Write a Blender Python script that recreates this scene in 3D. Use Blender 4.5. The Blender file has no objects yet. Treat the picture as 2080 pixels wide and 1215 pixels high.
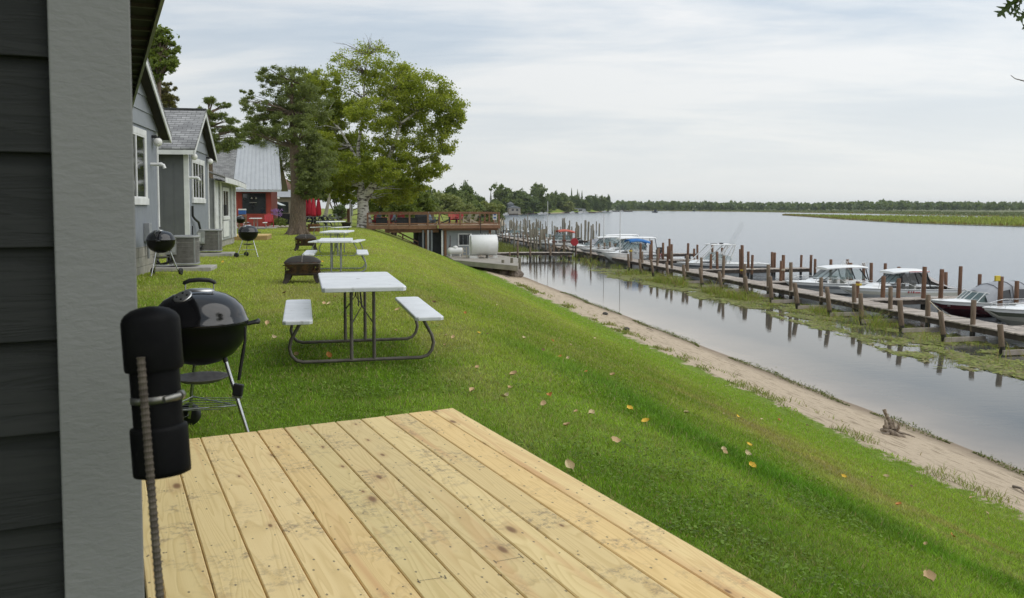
import bpy, math, random
import numpy as np
from mathutils import Vector, Matrix
C = bpy.context.scene.collection
rng = random.Random(7)
nrng = np.random.default_rng(11)
PI = math.pi
# ------------------------------------------------------------------ frame
F = 1750.0; CX = 1040.0; CY = 521.0; HOR = 421.0; EYE = 1.46
TH = math.atan((CY-HOR)/F)
ANG = math.atan(340/F*math.cos(TH))     # lawn axis, turned from the view axis
SA, CA = math.sin(ANG), math.cos(ANG)
BNG = math.atan(830/F*math.cos(TH))     # near cabin and its deck
SB, CB = math.sin(BNG), math.cos(BNG)
WATER = -3.3
def W(u, v, z=0.0):
    return Vector((-SA*u+CA*v, CA*u+SA*v, z))
def UV(p):
    return (-SA*p[0]+CA*p[1], CA*p[0]+SA*p[1])
def BC(b, c, z=0.0):
    return Vector((-SB*b+CB*c, CB*b+SB*c, z))
def ray(px, py):
    x = (px-CX)/F; y = (CY-py)/F
    return Vector((x, math.cos(TH)+y*math.sin(TH), -math.sin(TH)+y*math.cos(TH)))
def onz(px, py, z):
    d = ray(px, py); t = (z-EYE)/d.z
    return Vector((d.x*t, d.y*t, z))
def atY(px, py, Y):
    d = ray(px, py); t = Y/d.y
    return Vector((d.x*t, Y, EYE+d.z*t))
def onv(px, py, v):
    d = ray(px, py); t = v/(CA*d.x+SA*d.y)
    return Vector((d.x*t, d.y*t, EYE+d.z*t))
# ------------------------------------------------------------------ numpy value noise
def _h(ix, iy, s):
    n = (ix.astype(np.int64)*374761393+iy.astype(np.int64)*668265263+s*1442695041) & 0xffffffff
    n = ((n ^ (n >> 13))*1274126177) & 0xffffffff
    return ((n ^ (n >> 16)) & 0xffff)/65535.0
def vn(x, y, s=0):
    x = np.asarray(x, float); y = np.asarray(y, float)
    ix = np.floor(x); iy = np.floor(y); fx = x-ix; fy = y-iy
    fx = fx*fx*(3-2*fx); fy = fy*fy*(3-2*fy)
    a = _h(ix, iy, s); b = _h(ix+1, iy, s); c = _h(ix, iy+1, s); d = _h(ix+1, iy+1, s)
    return (a*(1-fx)+b*fx)*(1-fy)+(c*(1-fx)+d*fx)*fy
def fbm(x, y, s=0, o=4):
    t = 0; a = .5; n = 0
    x = np.asarray(x, float); y = np.asarray(y, float)
    for i in range(o):
        t = t+a*vn(x, y, s+i); n += a; a *= .5; x = x*2.03; y = y*2.03
    return t/n
def sstep(a, b, x):
    t = np.clip((np.asarray(x, float)-a)/(b-a), 0, 1); return t*t*(3-2*t)
# ------------------------------------------------------------------ terrain shape
SU = [-1000, 110, 226, 517, 896, 930, 3000]
SV = [0, 0, 30, 82, 275, -500, -900]
def shore(u):
    return np.interp(u, SU, SV)
def hgt(u, v):
    u = np.asarray(u, float); v = np.asarray(v, float)
    w = v-shore(u)
    # keep the bank as steep far away as near
    sp = .55*np.log1p(np.exp(np.clip((w-1.5)/.55, -30, 30)))
    z = -.382*sp
    k = np.clip((w-8.6)/.7, 0, 1); k = k*k*(3-2*k)
    z = z*(1-k)+k*(-2.80-.178*(w-9.2))
    z = np.maximum(z, -5.5)
    return z
def ghit(px, py):
    d = ray(px, py); lo = 1.0; t = 1.0
    for i in range(4000):
        p = d*t
        z = EYE+p.z
        u, v = UV(p)
        if z < float(hgt(u, v)):
            break
        t *= 1.003
    return Vector((d.x*t, d.y*t, float(hgt(u, v))))
# ------------------------------------------------------------------ mesh builder
class MB:
    def __init__(s):
        s.v = []; s.f = []; s.m = []; s.s = []
    def add(s, vs, fs, mi=0, sm=False, M=None):
        o = len(s.v)
        for p in vs:
            s.v.append(tuple(M @ Vector(p)) if M is not None else tuple(p))
        for f in fs:
            s.f.append(tuple(i+o for i in f)); s.m.append(mi); s.s.append(sm)
        return s
    def box(s, x0, x1, y0, y1, z0, z1, mi=0, M=None):
        return s.add([(x0,y0,z0),(x1,y0,z0),(x1,y1,z0),(x0,y1,z0),(x0,y0,z1),(x1,y0,z1),(x1,y1,z1),(x0,y1,z1)],
              [(0,3,2,1),(4,5,6,7),(0,1,5,4),(1,2,6,5),(2,3,7,6),(3,0,4,7)], mi, False, M)
    def hexa(s, bot, top, mi=0, M=None):
        return s.add(list(bot)+list(top), [(3,2,1,0),(4,5,6,7),(0,1,5,4),(1,2,6,5),(2,3,7,6),(3,0,4,7)], mi, False, M)
    def beam(s, a, b, w, h, mi=0, up=(0,0,1), M=None):
        a = Vector(a); b = Vector(b); d = (b-a); L = d.length; d = d/L
        up = Vector(up)
        if abs(d.dot(up)) > .98: up = Vector((0,1,0))
        x = d.cross(up).normalized(); z = x.cross(d)
        R = Matrix((x, d, z)).transposed().to_4x4(); R.translation = a
        if M is not None: R = M @ R
        return s.box(-w/2, w/2, 0, L, -h/2, h/2, mi, R)
    def tube(s, pts, r, n=8, mi=0, cap=True, sm=True, M=None):
        pts = [Vector(p) for p in pts]
        rs = r if isinstance(r, (list, tuple)) else [r]*len(pts)
        vs = []; fs = []
        prev = None
        for i, p in enumerate(pts):
            if i == 0: d = pts[1]-pts[0]
            elif i == len(pts)-1: d = pts[-1]-pts[-2]
            else: d = (pts[i+1]-pts[i]).normalized()+(pts[i]-pts[i-1]).normalized()
            if d.length < 1e-9: d = Vector((0,0,1))
            d.normalize()
            if prev is None:
                a = Vector((0,0,1)) if abs(d.z) < .9 else Vector((1,0,0))
                x = d.cross(a).normalized()
            else:
                x = (prev-d*prev.dot(d))
                x = x.normalized() if x.length > 1e-6 else d.orthogonal().normalized()
            prev = x; y = d.cross(x)
            for k in range(n):
                t = 2*PI*k/n
                vs.append(p+(x*math.cos(t)+y*math.sin(t))*rs[i])
        for i in range(len(pts)-1):
            for k in range(n):
                k2 = (k+1) % n
                fs.append((i*n+k, i*n+k2, (i+1)*n+k2, (i+1)*n+k))
        s.add(vs, fs, mi, sm, M)
        if cap:
            o = len(vs)
            s.add([vs[k] for k in range(n)], [tuple(reversed(range(n)))], mi, False, M)
            s.add([vs[o-n+k] for k in range(n)], [tuple(range(n))], mi, False, M)
        return s
    def lathe(s, prof, n=24, mi=0, sm=True, M=None, cap=True, sq=0):
        vs = []; fs = []
        for r, z in prof:
            for k in range(n):
                t = 2*PI*k/n
                q = 1.0
                if sq: q = 1/((abs(math.cos(t))**sq+abs(math.sin(t))**sq)**(1/sq))
                vs.append((r*q*math.cos(t), r*q*math.sin(t), z))
        for i in range(len(prof)-1):
            for k in range(n):
                k2 = (k+1) % n
                fs.append((i*n+k, i*n+k2, (i+1)*n+k2, (i+1)*n+k))
        s.add(vs, fs, mi, sm, M)
        if cap:
            o = len(vs)
            if prof[0][0] > 1e-4: s.add(vs[:n], [tuple(reversed(range(n)))], mi, False, M)
            if prof[-1][0] > 1e-4: s.add(vs[o-n:], [tuple(range(n))], mi, False, M)
        return s
    def prism(s, poly, y0, y1, mi=0, M=None):      # polygon in xz, pulled along y
        n = len(poly)
        vs = [(x, y0, z) for x, z in poly]+[(x, y1, z) for x, z in poly]
        fs = [tuple(range(n)), tuple(reversed(range(n, 2*n)))]
        for i in range(n):
            j = (i+1) % n
            fs.append((j, i, n+i, n+j))
        return s.add(vs, fs, mi, False, M)
    def grid(s, rows, mi=0, sm=True, M=None, closed=False):
        n = len(rows[0]); vs = [p for r in rows for p in r]; fs = []
        for i in range(len(rows)-1):
            for k in range(n if closed else n-1):
                k2 = (k+1) % n
                fs.append((i*n+k, i*n+k2, (i+1)*n+k2, (i+1)*n+k))
        return s.add(vs, fs, mi, sm, M)
    def build(s, name, mats, parent=None, bevel=0, loc=None, rotz=None, seg=2, solid=0):
        me = bpy.data.meshes.new(name)
        me.from_pydata(s.v, [], s.f)
        for m in (mats if isinstance(mats, (list, tuple)) else [mats]): me.materials.append(m)
        me.polygons.foreach_set('material_index', s.m)
        me.polygons.foreach_set('use_smooth', s.s)
        me.update()
        o = bpy.data.objects.new(name, me); C.objects.link(o)
        if parent is not None: o.parent = parent
        if loc is not None: o.location = loc
        if rotz is not None: o.rotation_euler = (0,0,rotz)
        if solid:
            b = o.modifiers.new('s','SOLIDIFY'); b.thickness = solid; b.offset = 0
        if bevel:
            b = o.modifiers.new('b','BEVEL'); b.width = bevel; b.segments = seg; b.limit_method = 'ANGLE'
        return o
def thing(name, label, cat, loc=(0,0,0), rotz=0, group=None):
    o = bpy.data.objects.new(name, None); C.objects.link(o)
    o.location = loc; o.rotation_euler = (0,0,rotz); o['label'] = label; o['category'] = cat
    if group: o['group'] = group
    return o
def tag(o, label, cat, group=None, kind=None):
    o['label'] = label; o['category'] = cat
    if group: o['group'] = group
    if kind: o['kind'] = kind
    return o
def struct(o):
    o['kind'] = 'structure'; return o
def kids(o): return [c for c in C.objects if c.parent is o]
def dup(root, loc, rotz=None, label=None, group=None, scale=None):
    tree = {}
    for c in C.objects:
        if c.parent is not None: tree.setdefault(c.parent.name, []).append(c)
    def cp(o, par):
        c = o.copy(); C.objects.link(c)
        if par is not None: c.parent = par
        for ch in tree.get(o.name, []): cp(ch, c)
        return c
    r = cp(root, None); r.location = loc
    if rotz is not None: r.rotation_euler = (0,0,rotz)
    if label: r['label'] = label
    if group: r['group'] = group
    if scale: r.scale = (scale,)*3
    return r
ORD = 'first second third fourth fifth sixth seventh eighth ninth tenth eleventh twelfth thirteenth fourteenth fifteenth sixteenth seventeenth eighteenth nineteenth twentieth'.split()
def nth(i):
    if i < 20: return ORD[i]
    t = {2:'twenty', 3:'thirty', 4:'forty', 5:'fifty'}
    j = i+1
    return ({20:'twentieth',30:'thirtieth',40:'fortieth',50:'fiftieth'}[j] if j % 10 == 0 else t[j//10]+'-'+ORD[j % 10-1])
# ------------------------------------------------------------------ materials
_mats = {}
def newmat(name):
    m = bpy.data.materials.new(name); m.use_nodes = True
    nt = m.node_tree; b = nt.nodes['Principled BSDF']
    return m, nt, b
def nd(nt, typ, **kw):
    n = nt.nodes.new(typ)
    for k, v in kw.items(): setattr(n, k, v)
    return n
def lk(nt, a, b): nt.links.new(a, b)
def math_n(nt, op, a, b=None, clamp=False):
    n = nd(nt, 'ShaderNodeMath', operation=op, use_clamp=clamp)
    for i, x in enumerate((a, b)):
        if x is None: continue
        if isinstance(x, (int, float)): n.inputs[i].default_value = x
        else: lk(nt, x, n.inputs[i])
    return n.outputs[0]
def mixc(nt, f, a, b, mode='MIX'):
    n = nd(nt, 'ShaderNodeMix', data_type='RGBA', blend_type=mode)
    for i, x in ((0, f), (6, a), (7, b)):
        if isinstance(x, (int, float)): n.inputs[i].default_value = x
        elif isinstance(x, (tuple, list)): n.inputs[i].default_value = (*x[:3], 1)
        else: lk(nt, x, n.inputs[i])
    return n.outputs[2]
def ramp(nt, f, stops):
    n = nd(nt, 'ShaderNodeValToRGB')
    e = n.color_ramp.elements
    while len(e) < len(stops): e.new(.5)
    for i, (p, c) in enumerate(stops):
        e[i].position = p; e[i].color = (*c[:3], 1) if isinstance(c, (tuple, list)) else (c, c, c, 1)
    lk(nt, f, n.inputs[0]); return n.outputs[0]
def coords(nt, scale=(1,1,1), which='Object', loc=(0,0,0)):
    t = nd(nt, 'ShaderNodeTexCoord'); m = nd(nt, 'ShaderNodeMapping')
    m.inputs['Scale'].default_value = scale; m.inputs['Location'].default_value = loc
    lk(nt, t.outputs[which], m.inputs['Vector']); return m.outputs[0]
def noise_n(nt, vec, scale, detail=4, rough=.55, dist=0.0):
    n = nd(nt, 'ShaderNodeTexNoise'); n.inputs['Scale'].default_value = scale
    n.inputs['Detail'].default_value = detail; n.inputs['Roughness'].default_value = rough
    n.inputs['Distortion'].default_value = dist
    if vec is not None: lk(nt, vec, n.inputs['Vector'])
    return n.outputs[0]
def bump_n(nt, h, b, strength=.3, dist=.02):
    n = nd(nt, 'ShaderNodeBump'); n.inputs['Strength'].default_value = strength; n.inputs['Distance'].default_value = dist
    lk(nt, h, n.inputs['Height']); lk(nt, n.outputs[0], b.inputs['Normal']); return n
def mat(name, c1, c2=None, rough=.6, scale=4.0, stretch=(1,1,1), bump=0.0, bscale=30.0, bdist=.01, metal=0.0, spec=.5, lo=.35, hi=.65, dirt=None, coat=0.0, island=0.0, which='Object'):
    if name in _mats: return _mats[name]
    m, nt, b = newmat(name)
    vec = coords(nt, stretch, which)
    col = None
    if c2 is None: c2 = tuple(min(1, x*.78) for x in c1)
    f = ramp(nt, noise_n(nt, vec, scale), [(lo, 0.0), (hi, 1.0)])
    col = mixc(nt, f, c1, c2)
    if island:
        g = nd(nt, 'ShaderNodeNewGeometry')
        k = math_n(nt, 'MULTIPLY_ADD', g.outputs['Random Per Island'], island); k.node.inputs[2].default_value = 1-island*.6
        col = mixc(nt, 1.0, col, k, 'MULTIPLY')
    if dirt:
        f2 = ramp(nt, noise_n(nt, vec, dirt[1], 6, .65), [(dirt[2], 0.0), (min(1, dirt[2]+.14), 1.0)])
        col = mixc(nt, f2, col, dirt[0])
    lk(nt, col, b.inputs['Base Color'])
    b.inputs['Roughness'].default_value = rough; b.inputs['Metallic'].default_value = metal
    b.inputs['Specular IOR Level'].default_value = spec
    if coat: b.inputs['Coat Weight'].default_value = coat; b.inputs['Coat Roughness'].default_value = .05
    if bump: bump_n(nt, noise_n(nt, vec, bscale, 5), b, bump, bdist)
    _mats[name] = m
    return m
# ------------------------------------------------------------------ shared materials
WHITE_PAINT = mat('white_paint', (.74,.74,.72), (.6,.6,.58), .5, 3)
PLASTIC = mat('table_plastic', (.78,.79,.80), (.70,.71,.72), .42, 6, bump=.08, bscale=120, dirt=((.42,.41,.38), 7, .62))
STEEL_BRN = mat('brown_powdercoat', (.10,.085,.07), (.16,.14,.12), .5, 14)
STEEL_GRY = mat('gray_powdercoat', (.30,.31,.32), (.22,.23,.24), .5, 14)
ENAMEL = mat('black_enamel', (.006,.006,.007), (.010,.010,.011), .12, 3, coat=.25, spec=.4, dirt=((.03,.03,.028), 9, .66))
BLACK_PL = mat('black_plastic', (.012,.012,.013), (.022,.022,.022), .5, 20)
ALU = mat('dull_aluminium', (.55,.55,.54), (.42,.42,.41), .35, 10, metal=.9)
CHROME = mat('bright_leg', (.62,.62,.61), (.5,.5,.5), .25, 10, metal=1)
ASH = mat('ash_pan', (.22,.20,.185), (.15,.135,.125), .6, 25, metal=.3)
CONC = mat('concrete', (.42,.40,.37), (.33,.31,.28), .85, 3, bump=.25, bscale=60, dirt=((.24,.22,.19), 5, .6))
def siding_dark():
    m, nt, b = newmat('dark_siding')
    v = coords(nt, (2.5,2.5,38))
    n1 = noise_n(nt, v, 1.0, 5, .6, 1.2)
    col = mixc(nt, ramp(nt, n1, [(.3,0.0),(.7,1.0)]), (.022,.0235,.022), (.034,.0355,.033))
    lk(nt, col, b.inputs['Base Color']); b.inputs['Roughness'].default_value = .65; b.inputs['Specular IOR Level'].default_value = .12
    w = ramp(nt, n1, [(.42,0.0),(.52,1.0)])
    bump_n(nt, w, b, .35, .004)
    return m
SIDING_DARK = siding_dark()
def trim_gray():
    m, nt, b = newmat('gray_trim')
    v = coords(nt, (30,30,70))
    n1 = noise_n(nt, v, 1.0, 3, .6, .3)
    n2 = noise_n(nt, coords(nt, (1,1,1)), 3.0, 3)
    lk(nt, mixc(nt, n2, (.195,.197,.186), (.24,.242,.23)), b.inputs['Base Color'])
    b.inputs['Roughness'].default_value = .65; b.inputs['Specular IOR Level'].default_value = .15
    bump_n(nt, n1, b, .55, .004)
    return m
TRIM_GRAY = trim_gray()
def deck_wood(name='deck_pine', pal=((.74,.58,.27),(.84,.68,.355),(.665,.505,.225)), knots=True):
    m, nt, b = newmat(name)
    tc = nd(nt, 'ShaderNodeTexCoord'); geo = nd(nt, 'ShaderNodeNewGeometry')
    rnd = geo.outputs['Random Per Island']
    off = nd(nt, 'ShaderNodeCombineXYZ')
    lk(nt, math_n(nt, 'MULTIPLY', rnd, 37.0), off.inputs[0]); lk(nt, math_n(nt, 'MULTIPLY', rnd, 91.0), off.inputs[1])
    lk(nt, math_n(nt, 'MULTIPLY', rnd, 13.0), off.inputs[2])
    add = nd(nt, 'ShaderNodeVectorMath', operation='ADD'); lk(nt, tc.outputs['Object'], add.inputs[0]); lk(nt, off.outputs[0], add.inputs[1])
    def mp(s):
        q = nd(nt, 'ShaderNodeMapping'); q.inputs['Scale'].default_value = s; lk(nt, add.outputs[0], q.inputs[0]); return q.outputs[0]
    # growth rings: contour lines of a stretched noise
    n0 = noise_n(nt, mp((7,.55,7)), 1.0, 2, .5, .35)
    rings = math_n(nt, 'FRACT', math_n(nt, 'MULTIPLY', n0, 24.0))
    rings = ramp(nt, rings, [(0.0,.0),(.5,.15),(.88,.75),(1.0,0.0)])
    fib = noise_n(nt, mp((160,3,160)), 1.0, 3, .6)
    col = mixc(nt, rings, pal[1], pal[2])
    col = mixc(nt, math_n(nt, 'MULTIPLY', fib, .35), col, pal[0])
    tint = ramp(nt, rnd, [(0.0,(.82,.82,.74)),(.3,(.98,.95,.88)),(.5,(1.07,1.02,.98)),(.75,(1.05,.93,.80)),(1.0,(.88,.86,.82))])
    col = mixc(nt, 1.0, col, tint, 'MULTIPLY')
    if knots:
        # heartwood streaks
        st = ramp(nt, noise_n(nt, mp((9,.5,9)), 1.0, 2, .5, .5), [(.6,0.0),(.76,1.0)])
        col = mixc(nt, math_n(nt, 'MULTIPLY', st, .6), col, (.60,.30,.12))
        # knots
        vo = nd(nt, 'ShaderNodeTexVoronoi', voronoi_dimensions='2D'); vo.inputs['Scale'].default_value = 1.0
        lk(nt, mp((7,2.8,.01)), vo.inputs['Vector']); vo.inputs['Randomness'].default_value = 1
        sep = nd(nt, 'ShaderNodeSeparateColor'); lk(nt, vo.outputs['Color'], sep.inputs[0])
        on = math_n(nt, 'GREATER_THAN', sep.outputs[0], .66)
        siz = math_n(nt, 'MULTIPLY_ADD', sep.outputs[1], .11); siz.node.inputs[2].default_value = .035
        rel = math_n(nt, 'DIVIDE', vo.outputs['Distance'], siz)
        kn = math_n(nt, 'MULTIPLY', ramp(nt, rel, [(0.0,1.0),(.55,.85),(1.0,0.0)]), on)
        col = mixc(nt, kn, col, (.13,.07,.035))
        halo = math_n(nt, 'MULTIPLY', ramp(nt, math_n(nt, 'MULTIPLY', rel, .38), [(.3,1.0),(1.0,0.0)]), on)
        col = mixc(nt, math_n(nt, 'MULTIPLY', halo, .35), col, (.42,.22,.08))
        # nail and bug specks
        v2 = nd(nt, 'ShaderNodeTexVoronoi', voronoi_dimensions='2D'); v2.inputs['Scale'].default_value = 1.0
        lk(nt, mp((16,9,.01)), v2.inputs['Vector'])
        s2 = nd(nt, 'ShaderNodeSeparateColor'); lk(nt, v2.outputs['Color'], s2.inputs[0])
        sp = math_n(nt, 'MULTIPLY', math_n(nt, 'LESS_THAN', v2.outputs['Distance'], .06), math_n(nt, 'GREATER_THAN', s2.outputs[0], .6))
        col = mixc(nt, math_n(nt, 'MULTIPLY', sp, .8), col, (.09,.07,.05))
        # muddy scuffs: patches broken by a fine noise
        q = nd(nt, 'ShaderNodeMapping'); lk(nt, add.outputs[0], q.inputs[0])
        pa = math_n(nt, 'MULTIPLY', ramp(nt, noise_n(nt, q.outputs[0], 4.2, 2, .5), [(.48,0.0),(.60,1.0)]), ramp(nt, noise_n(nt, q.outputs[0], 1.1, 2, .5), [(.42,.15),(.58,1.0)]))
        fi = ramp(nt, noise_n(nt, q.outputs[0], 30, 6, .8), [(.48,0.0),(.62,1.0)])
        col = mixc(nt, math_n(nt, 'MULTIPLY', math_n(nt, 'MULTIPLY', pa, fi), .72), col, (.23,.165,.11))
    # greenish treatment toward board edges is left to the treated lumber tint
    lk(nt, col, b.inputs['Base Color']); b.inputs['Roughness'].default_value = .62
    b.inputs['Specular IOR Level'].default_value = .35
    bump_n(nt, math_n(nt, 'ADD', fib, rings), b, .18, .002)
    return m
PINE = deck_wood()
PINE_FAR = mat('fresh_lumber', (.62,.44,.17), (.5,.34,.12), .65, 3, (1,1,1))
OLDWOOD = mat('weathered_planks', (.46,.40,.34), (.34,.29,.245), .85, 3, (1,1,1), bump=.3, bscale=40, island=.45)
PILE = mat('weathered_pile', (.225,.165,.115), (.135,.095,.064), .9, 6, (4,4,.6), bump=.5, bscale=24, bdist=.02, dirt=((.30,.26,.20), 3, .58))
PILE_BRN = mat('brown_treated_pile', (.20,.105,.06), (.125,.068,.042), .88, 6, (4,4,.6), bump=.5, bscale=24, bdist=.02, dirt=((.26,.2,.15), 3, .62))
PILE_GRY = mat('silvered_pile', (.24,.215,.16), (.15,.135,.10), .9, 6, (4,4,.6), bump=.4, bscale=24, bdist=.02)
WET = mat('wet_pile_foot', (.035,.03,.025), (.02,.018,.015), .45, 5)
CEDAR = mat('brown_stained_deck', (.26,.135,.07), (.19,.095,.05), .7, 4, (1,1,1), bump=.15, bscale=40, island=.3)
GELCOAT = mat('white_gelcoat', (.86,.86,.85), (.80,.80,.78), .22, 2, coat=.3)
GELGRAY = mat('gray_hull_band', (.20,.21,.22), (.17,.18,.19), .3, 2)
CANVAS_GRY = mat('gray_canvas', (.36,.37,.39), (.29,.30,.32), .8, 3, bump=.2, bscale=6, bdist=.03)
def leafmat(name, c1, c2, c3, trans=.45, rough=.5):
    m, nt, b = newmat(name)
    g = nd(nt, 'ShaderNodeNewGeometry')
    n = noise_n(nt, coords(nt, (1,1,1)), .55, 3)
    f = math_n(nt, 'ADD', math_n(nt, 'MULTIPLY', g.outputs['Random Per Island'], .55), math_n(nt, 'MULTIPLY', n, .55))
    col = ramp(nt, f, [(.2,c1),(.55,c2),(.9,c3)])
    lk(nt, col, b.inputs['Base Color']); b.inputs['Roughness'].default_value = rough
    b.inputs['Specular IOR Level'].default_value = .25
    t = nd(nt, 'ShaderNodeBsdfTranslucent'); lk(nt, mixc(nt, 1.0, col, (1.25,1.3,.6), 'MULTIPLY'), t.inputs[0])
    mx = nd(nt, 'ShaderNodeMixShader'); mx.inputs[0].default_value = trans
    lk(nt, b.outputs[0], mx.inputs[1]); lk(nt, t.outputs[0], mx.inputs[2])
    lk(nt, mx.outputs[0], nt.nodes['Material Output'].inputs[0])
    return m
L_BIRCH = leafmat('birch_leaf', (.165,.212,.030), (.30,.345,.055), (.46,.47,.10), .58)
L_PINE = leafmat('pine_needle', (.13,.158,.062), (.195,.23,.088), (.275,.305,.125), .5)
L_OAK = leafmat('oak_leaf', (.11,.15,.03), (.165,.215,.046), (.25,.29,.075))
L_SPRUCE = leafmat('spruce_needle', (.09,.09,.028), (.15,.14,.042), (.20,.18,.06), .2)
L_BUSH = leafmat('bush_leaf', (.09,.128,.026), (.155,.20,.042), (.25,.28,.075))
L_FAR = leafmat('far_leaf', (.10,.14,.05), (.16,.205,.07), (.25,.28,.11), .35)
L_FAR2 = leafmat('far_dark_leaf', (.085,.122,.052), (.13,.175,.07), (.20,.235,.095), .4)
L_FAR3 = leafmat('far_pale_leaf', (.17,.20,.07), (.25,.275,.10), (.33,.35,.135), .35)
BARK = mat('brown_bark', (.17,.12,.08), (.09,.065,.045), .9, 5, (6,6,1.2), bump=.8, bscale=9, bdist=.05, dirt=((.30,.25,.18), 4, .56))
def birchbark():
    m, nt, b = newmat('birch_bark')
    v = coords(nt, (2.2,2.2,7)); n = noise_n(nt, v, 1.0, 5, .65)
    f = ramp(nt, n, [(.50,0.0),(.58,1.0)])
    n2 = noise_n(nt, coords(nt, (1,1,.5)), 2.0, 3)
    c = mixc(nt, n2, (.62,.59,.54), (.46,.42,.36))
    lk(nt, mixc(nt, f, c, (.07,.055,.045)), b.inputs['Base Color']); b.inputs['Roughness'].default_value = .75
    bump_n(nt, n, b, .4, .02)
    return m
BIRCHB = birchbark()
def glass(name, tint, alpha, rough=.03):
    m, nt, b = newmat(name)
    b.inputs['Base Color'].default_value = (*tint, 1); b.inputs['Roughness'].default_value = rough
    b.inputs['Specular IOR Level'].default_value = .8
    b.inputs['Alpha'].default_value = alpha
    return m
PANE = mat('window_pane', (.018,.02,.022), (.03,.033,.036), .04, 2, spec=.8)
BGLASS = glass('boat_glass', (.22,.32,.32), .42)
BGLASS_DK = glass('dark_boat_glass', (.015,.017,.018), .92)
# ------------------------------------------------------------------ world, sun, camera
sc = bpy.context.scene
SUN_DIR = Vector((.78, -.12, .95)).normalized()
def world():
    w = bpy.data.worlds.new('World'); sc.world = w; w.use_nodes = True
    nt = w.node_tree; bg = nt.nodes['Background']
    sky = nd(nt, 'ShaderNodeTexSky'); sky.sky_type = 'NISHITA'; sky.sun_disc = False
    sky.sun_elevation = math.asin(SUN_DIR.z); sky.sun_rotation = math.atan2(SUN_DIR.x, SUN_DIR.y)
    sky.dust_density = 2.0; sky.air_density = 1.0
    tc = nd(nt, 'ShaderNodeTexCoord'); sep = nd(nt, 'ShaderNodeSeparateXYZ'); lk(nt, tc.outputs['Generated'], sep.inputs[0])
    z = math_n(nt, 'MAXIMUM', sep.outputs[2], 0.0)
    den = math_n(nt, 'ADD', z, .12)
    com = nd(nt, 'ShaderNodeCombineXYZ')
    lk(nt, math_n(nt, 'DIVIDE', sep.outputs[0], den), com.inputs[0]); lk(nt, math_n(nt, 'DIVIDE', sep.outputs[1], den), com.inputs[1])
    m1 = nd(nt, 'ShaderNodeMapping'); m1.inputs['Scale'].default_value = (.55,.95,1); m1.inputs['Rotation'].default_value = (0,0,.25); m1.inputs['Location'].default_value = (2.3,.4,0)
    lk(nt, com.outputs[0], m1.inputs[0])
    n1 = noise_n(nt, m1.outputs[0], .8, 6, .58, .6)
    m2 = nd(nt, 'ShaderNodeMapping'); m2.inputs['Scale'].default_value = (.5,2.2,1); m2.inputs['Rotation'].default_value = (0,0,-.12); lk(nt, com.outputs[0], m2.inputs[0])
    n2 = noise_n(nt, m2.outputs[0], 2.2, 6, .6, .4)
    f = math_n(nt, 'ADD', math_n(nt, 'MULTIPLY', n1, .8), math_n(nt, 'MULTIPLY', n2, .2))
    cl = ramp(nt, f, [(.38,(3.9,4.85,5.95)),(.46,(4.85,5.65,6.55)),(.53,(6.4,6.85,7.3)),(.60,(7.8,7.9,8.0))])
    hz = ramp(nt, z, [(0.0,1.0),(.10,.7),(.24,0.0)])
    cl = mixc(nt, hz, cl, (7.15,7.3,7.2))
    # overcast is brighter toward the veiled sun
    dot = nd(nt, 'ShaderNodeVectorMath', operation='DOT_PRODUCT'); lk(nt, tc.outputs['Generated'], dot.inputs[0])
    dot.inputs[1].default_value = Vector((SUN_DIR.x, SUN_DIR.y, .25)).normalized()
    gl = math_n(nt, 'MULTIPLY_ADD', dot.outputs['Value'], .16); gl.node.inputs[2].default_value = .93
    gl = math_n(nt, 'MINIMUM', gl, 1.04)
    cl = mixc(nt, 1.0, cl, gl, 'MULTIPLY')
    col = mixc(nt, .93, sky.outputs[0], cl)
    lk(nt, col, bg.inputs[0]); bg.inputs[1].default_value = .10
    return w
world()
sl = bpy.data.lights.new('sun', 'SUN'); sl.energy = 1.35; sl.angle = math.radians(62); sl.color = (1,.96,.90)
so = bpy.data.objects.new('sun', sl); C.objects.link(so)
so.rotation_euler = SUN_DIR.to_track_quat('Z', 'Y').to_euler()
cam = bpy.data.cameras.new('camera'); co = bpy.data.objects.new('camera', cam); C.objects.link(co)
cam.sensor_width = 36; cam.lens = F/2080*36; cam.shift_y = (CY-607.5)/2080
co.location = (0,0,EYE); co.rotation_euler = (PI/2-TH, 0, 0)
cam.clip_start = .05; cam.clip_end = 8000
cam.dof.use_dof = True; cam.dof.focus_distance = 9.0; cam.dof.aperture_fstop = 9
sc.camera = co
sc.view_settings.view_transform = 'Standard'; sc.view_settings.look = 'None'; sc.view_settings.exposure = .36; sc.view_settings.gamma = 1
sc.cycles.max_bounces = 10; sc.cycles.diffuse_bounces = 7; sc.cycles.transparent_max_bounces = 24
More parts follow.
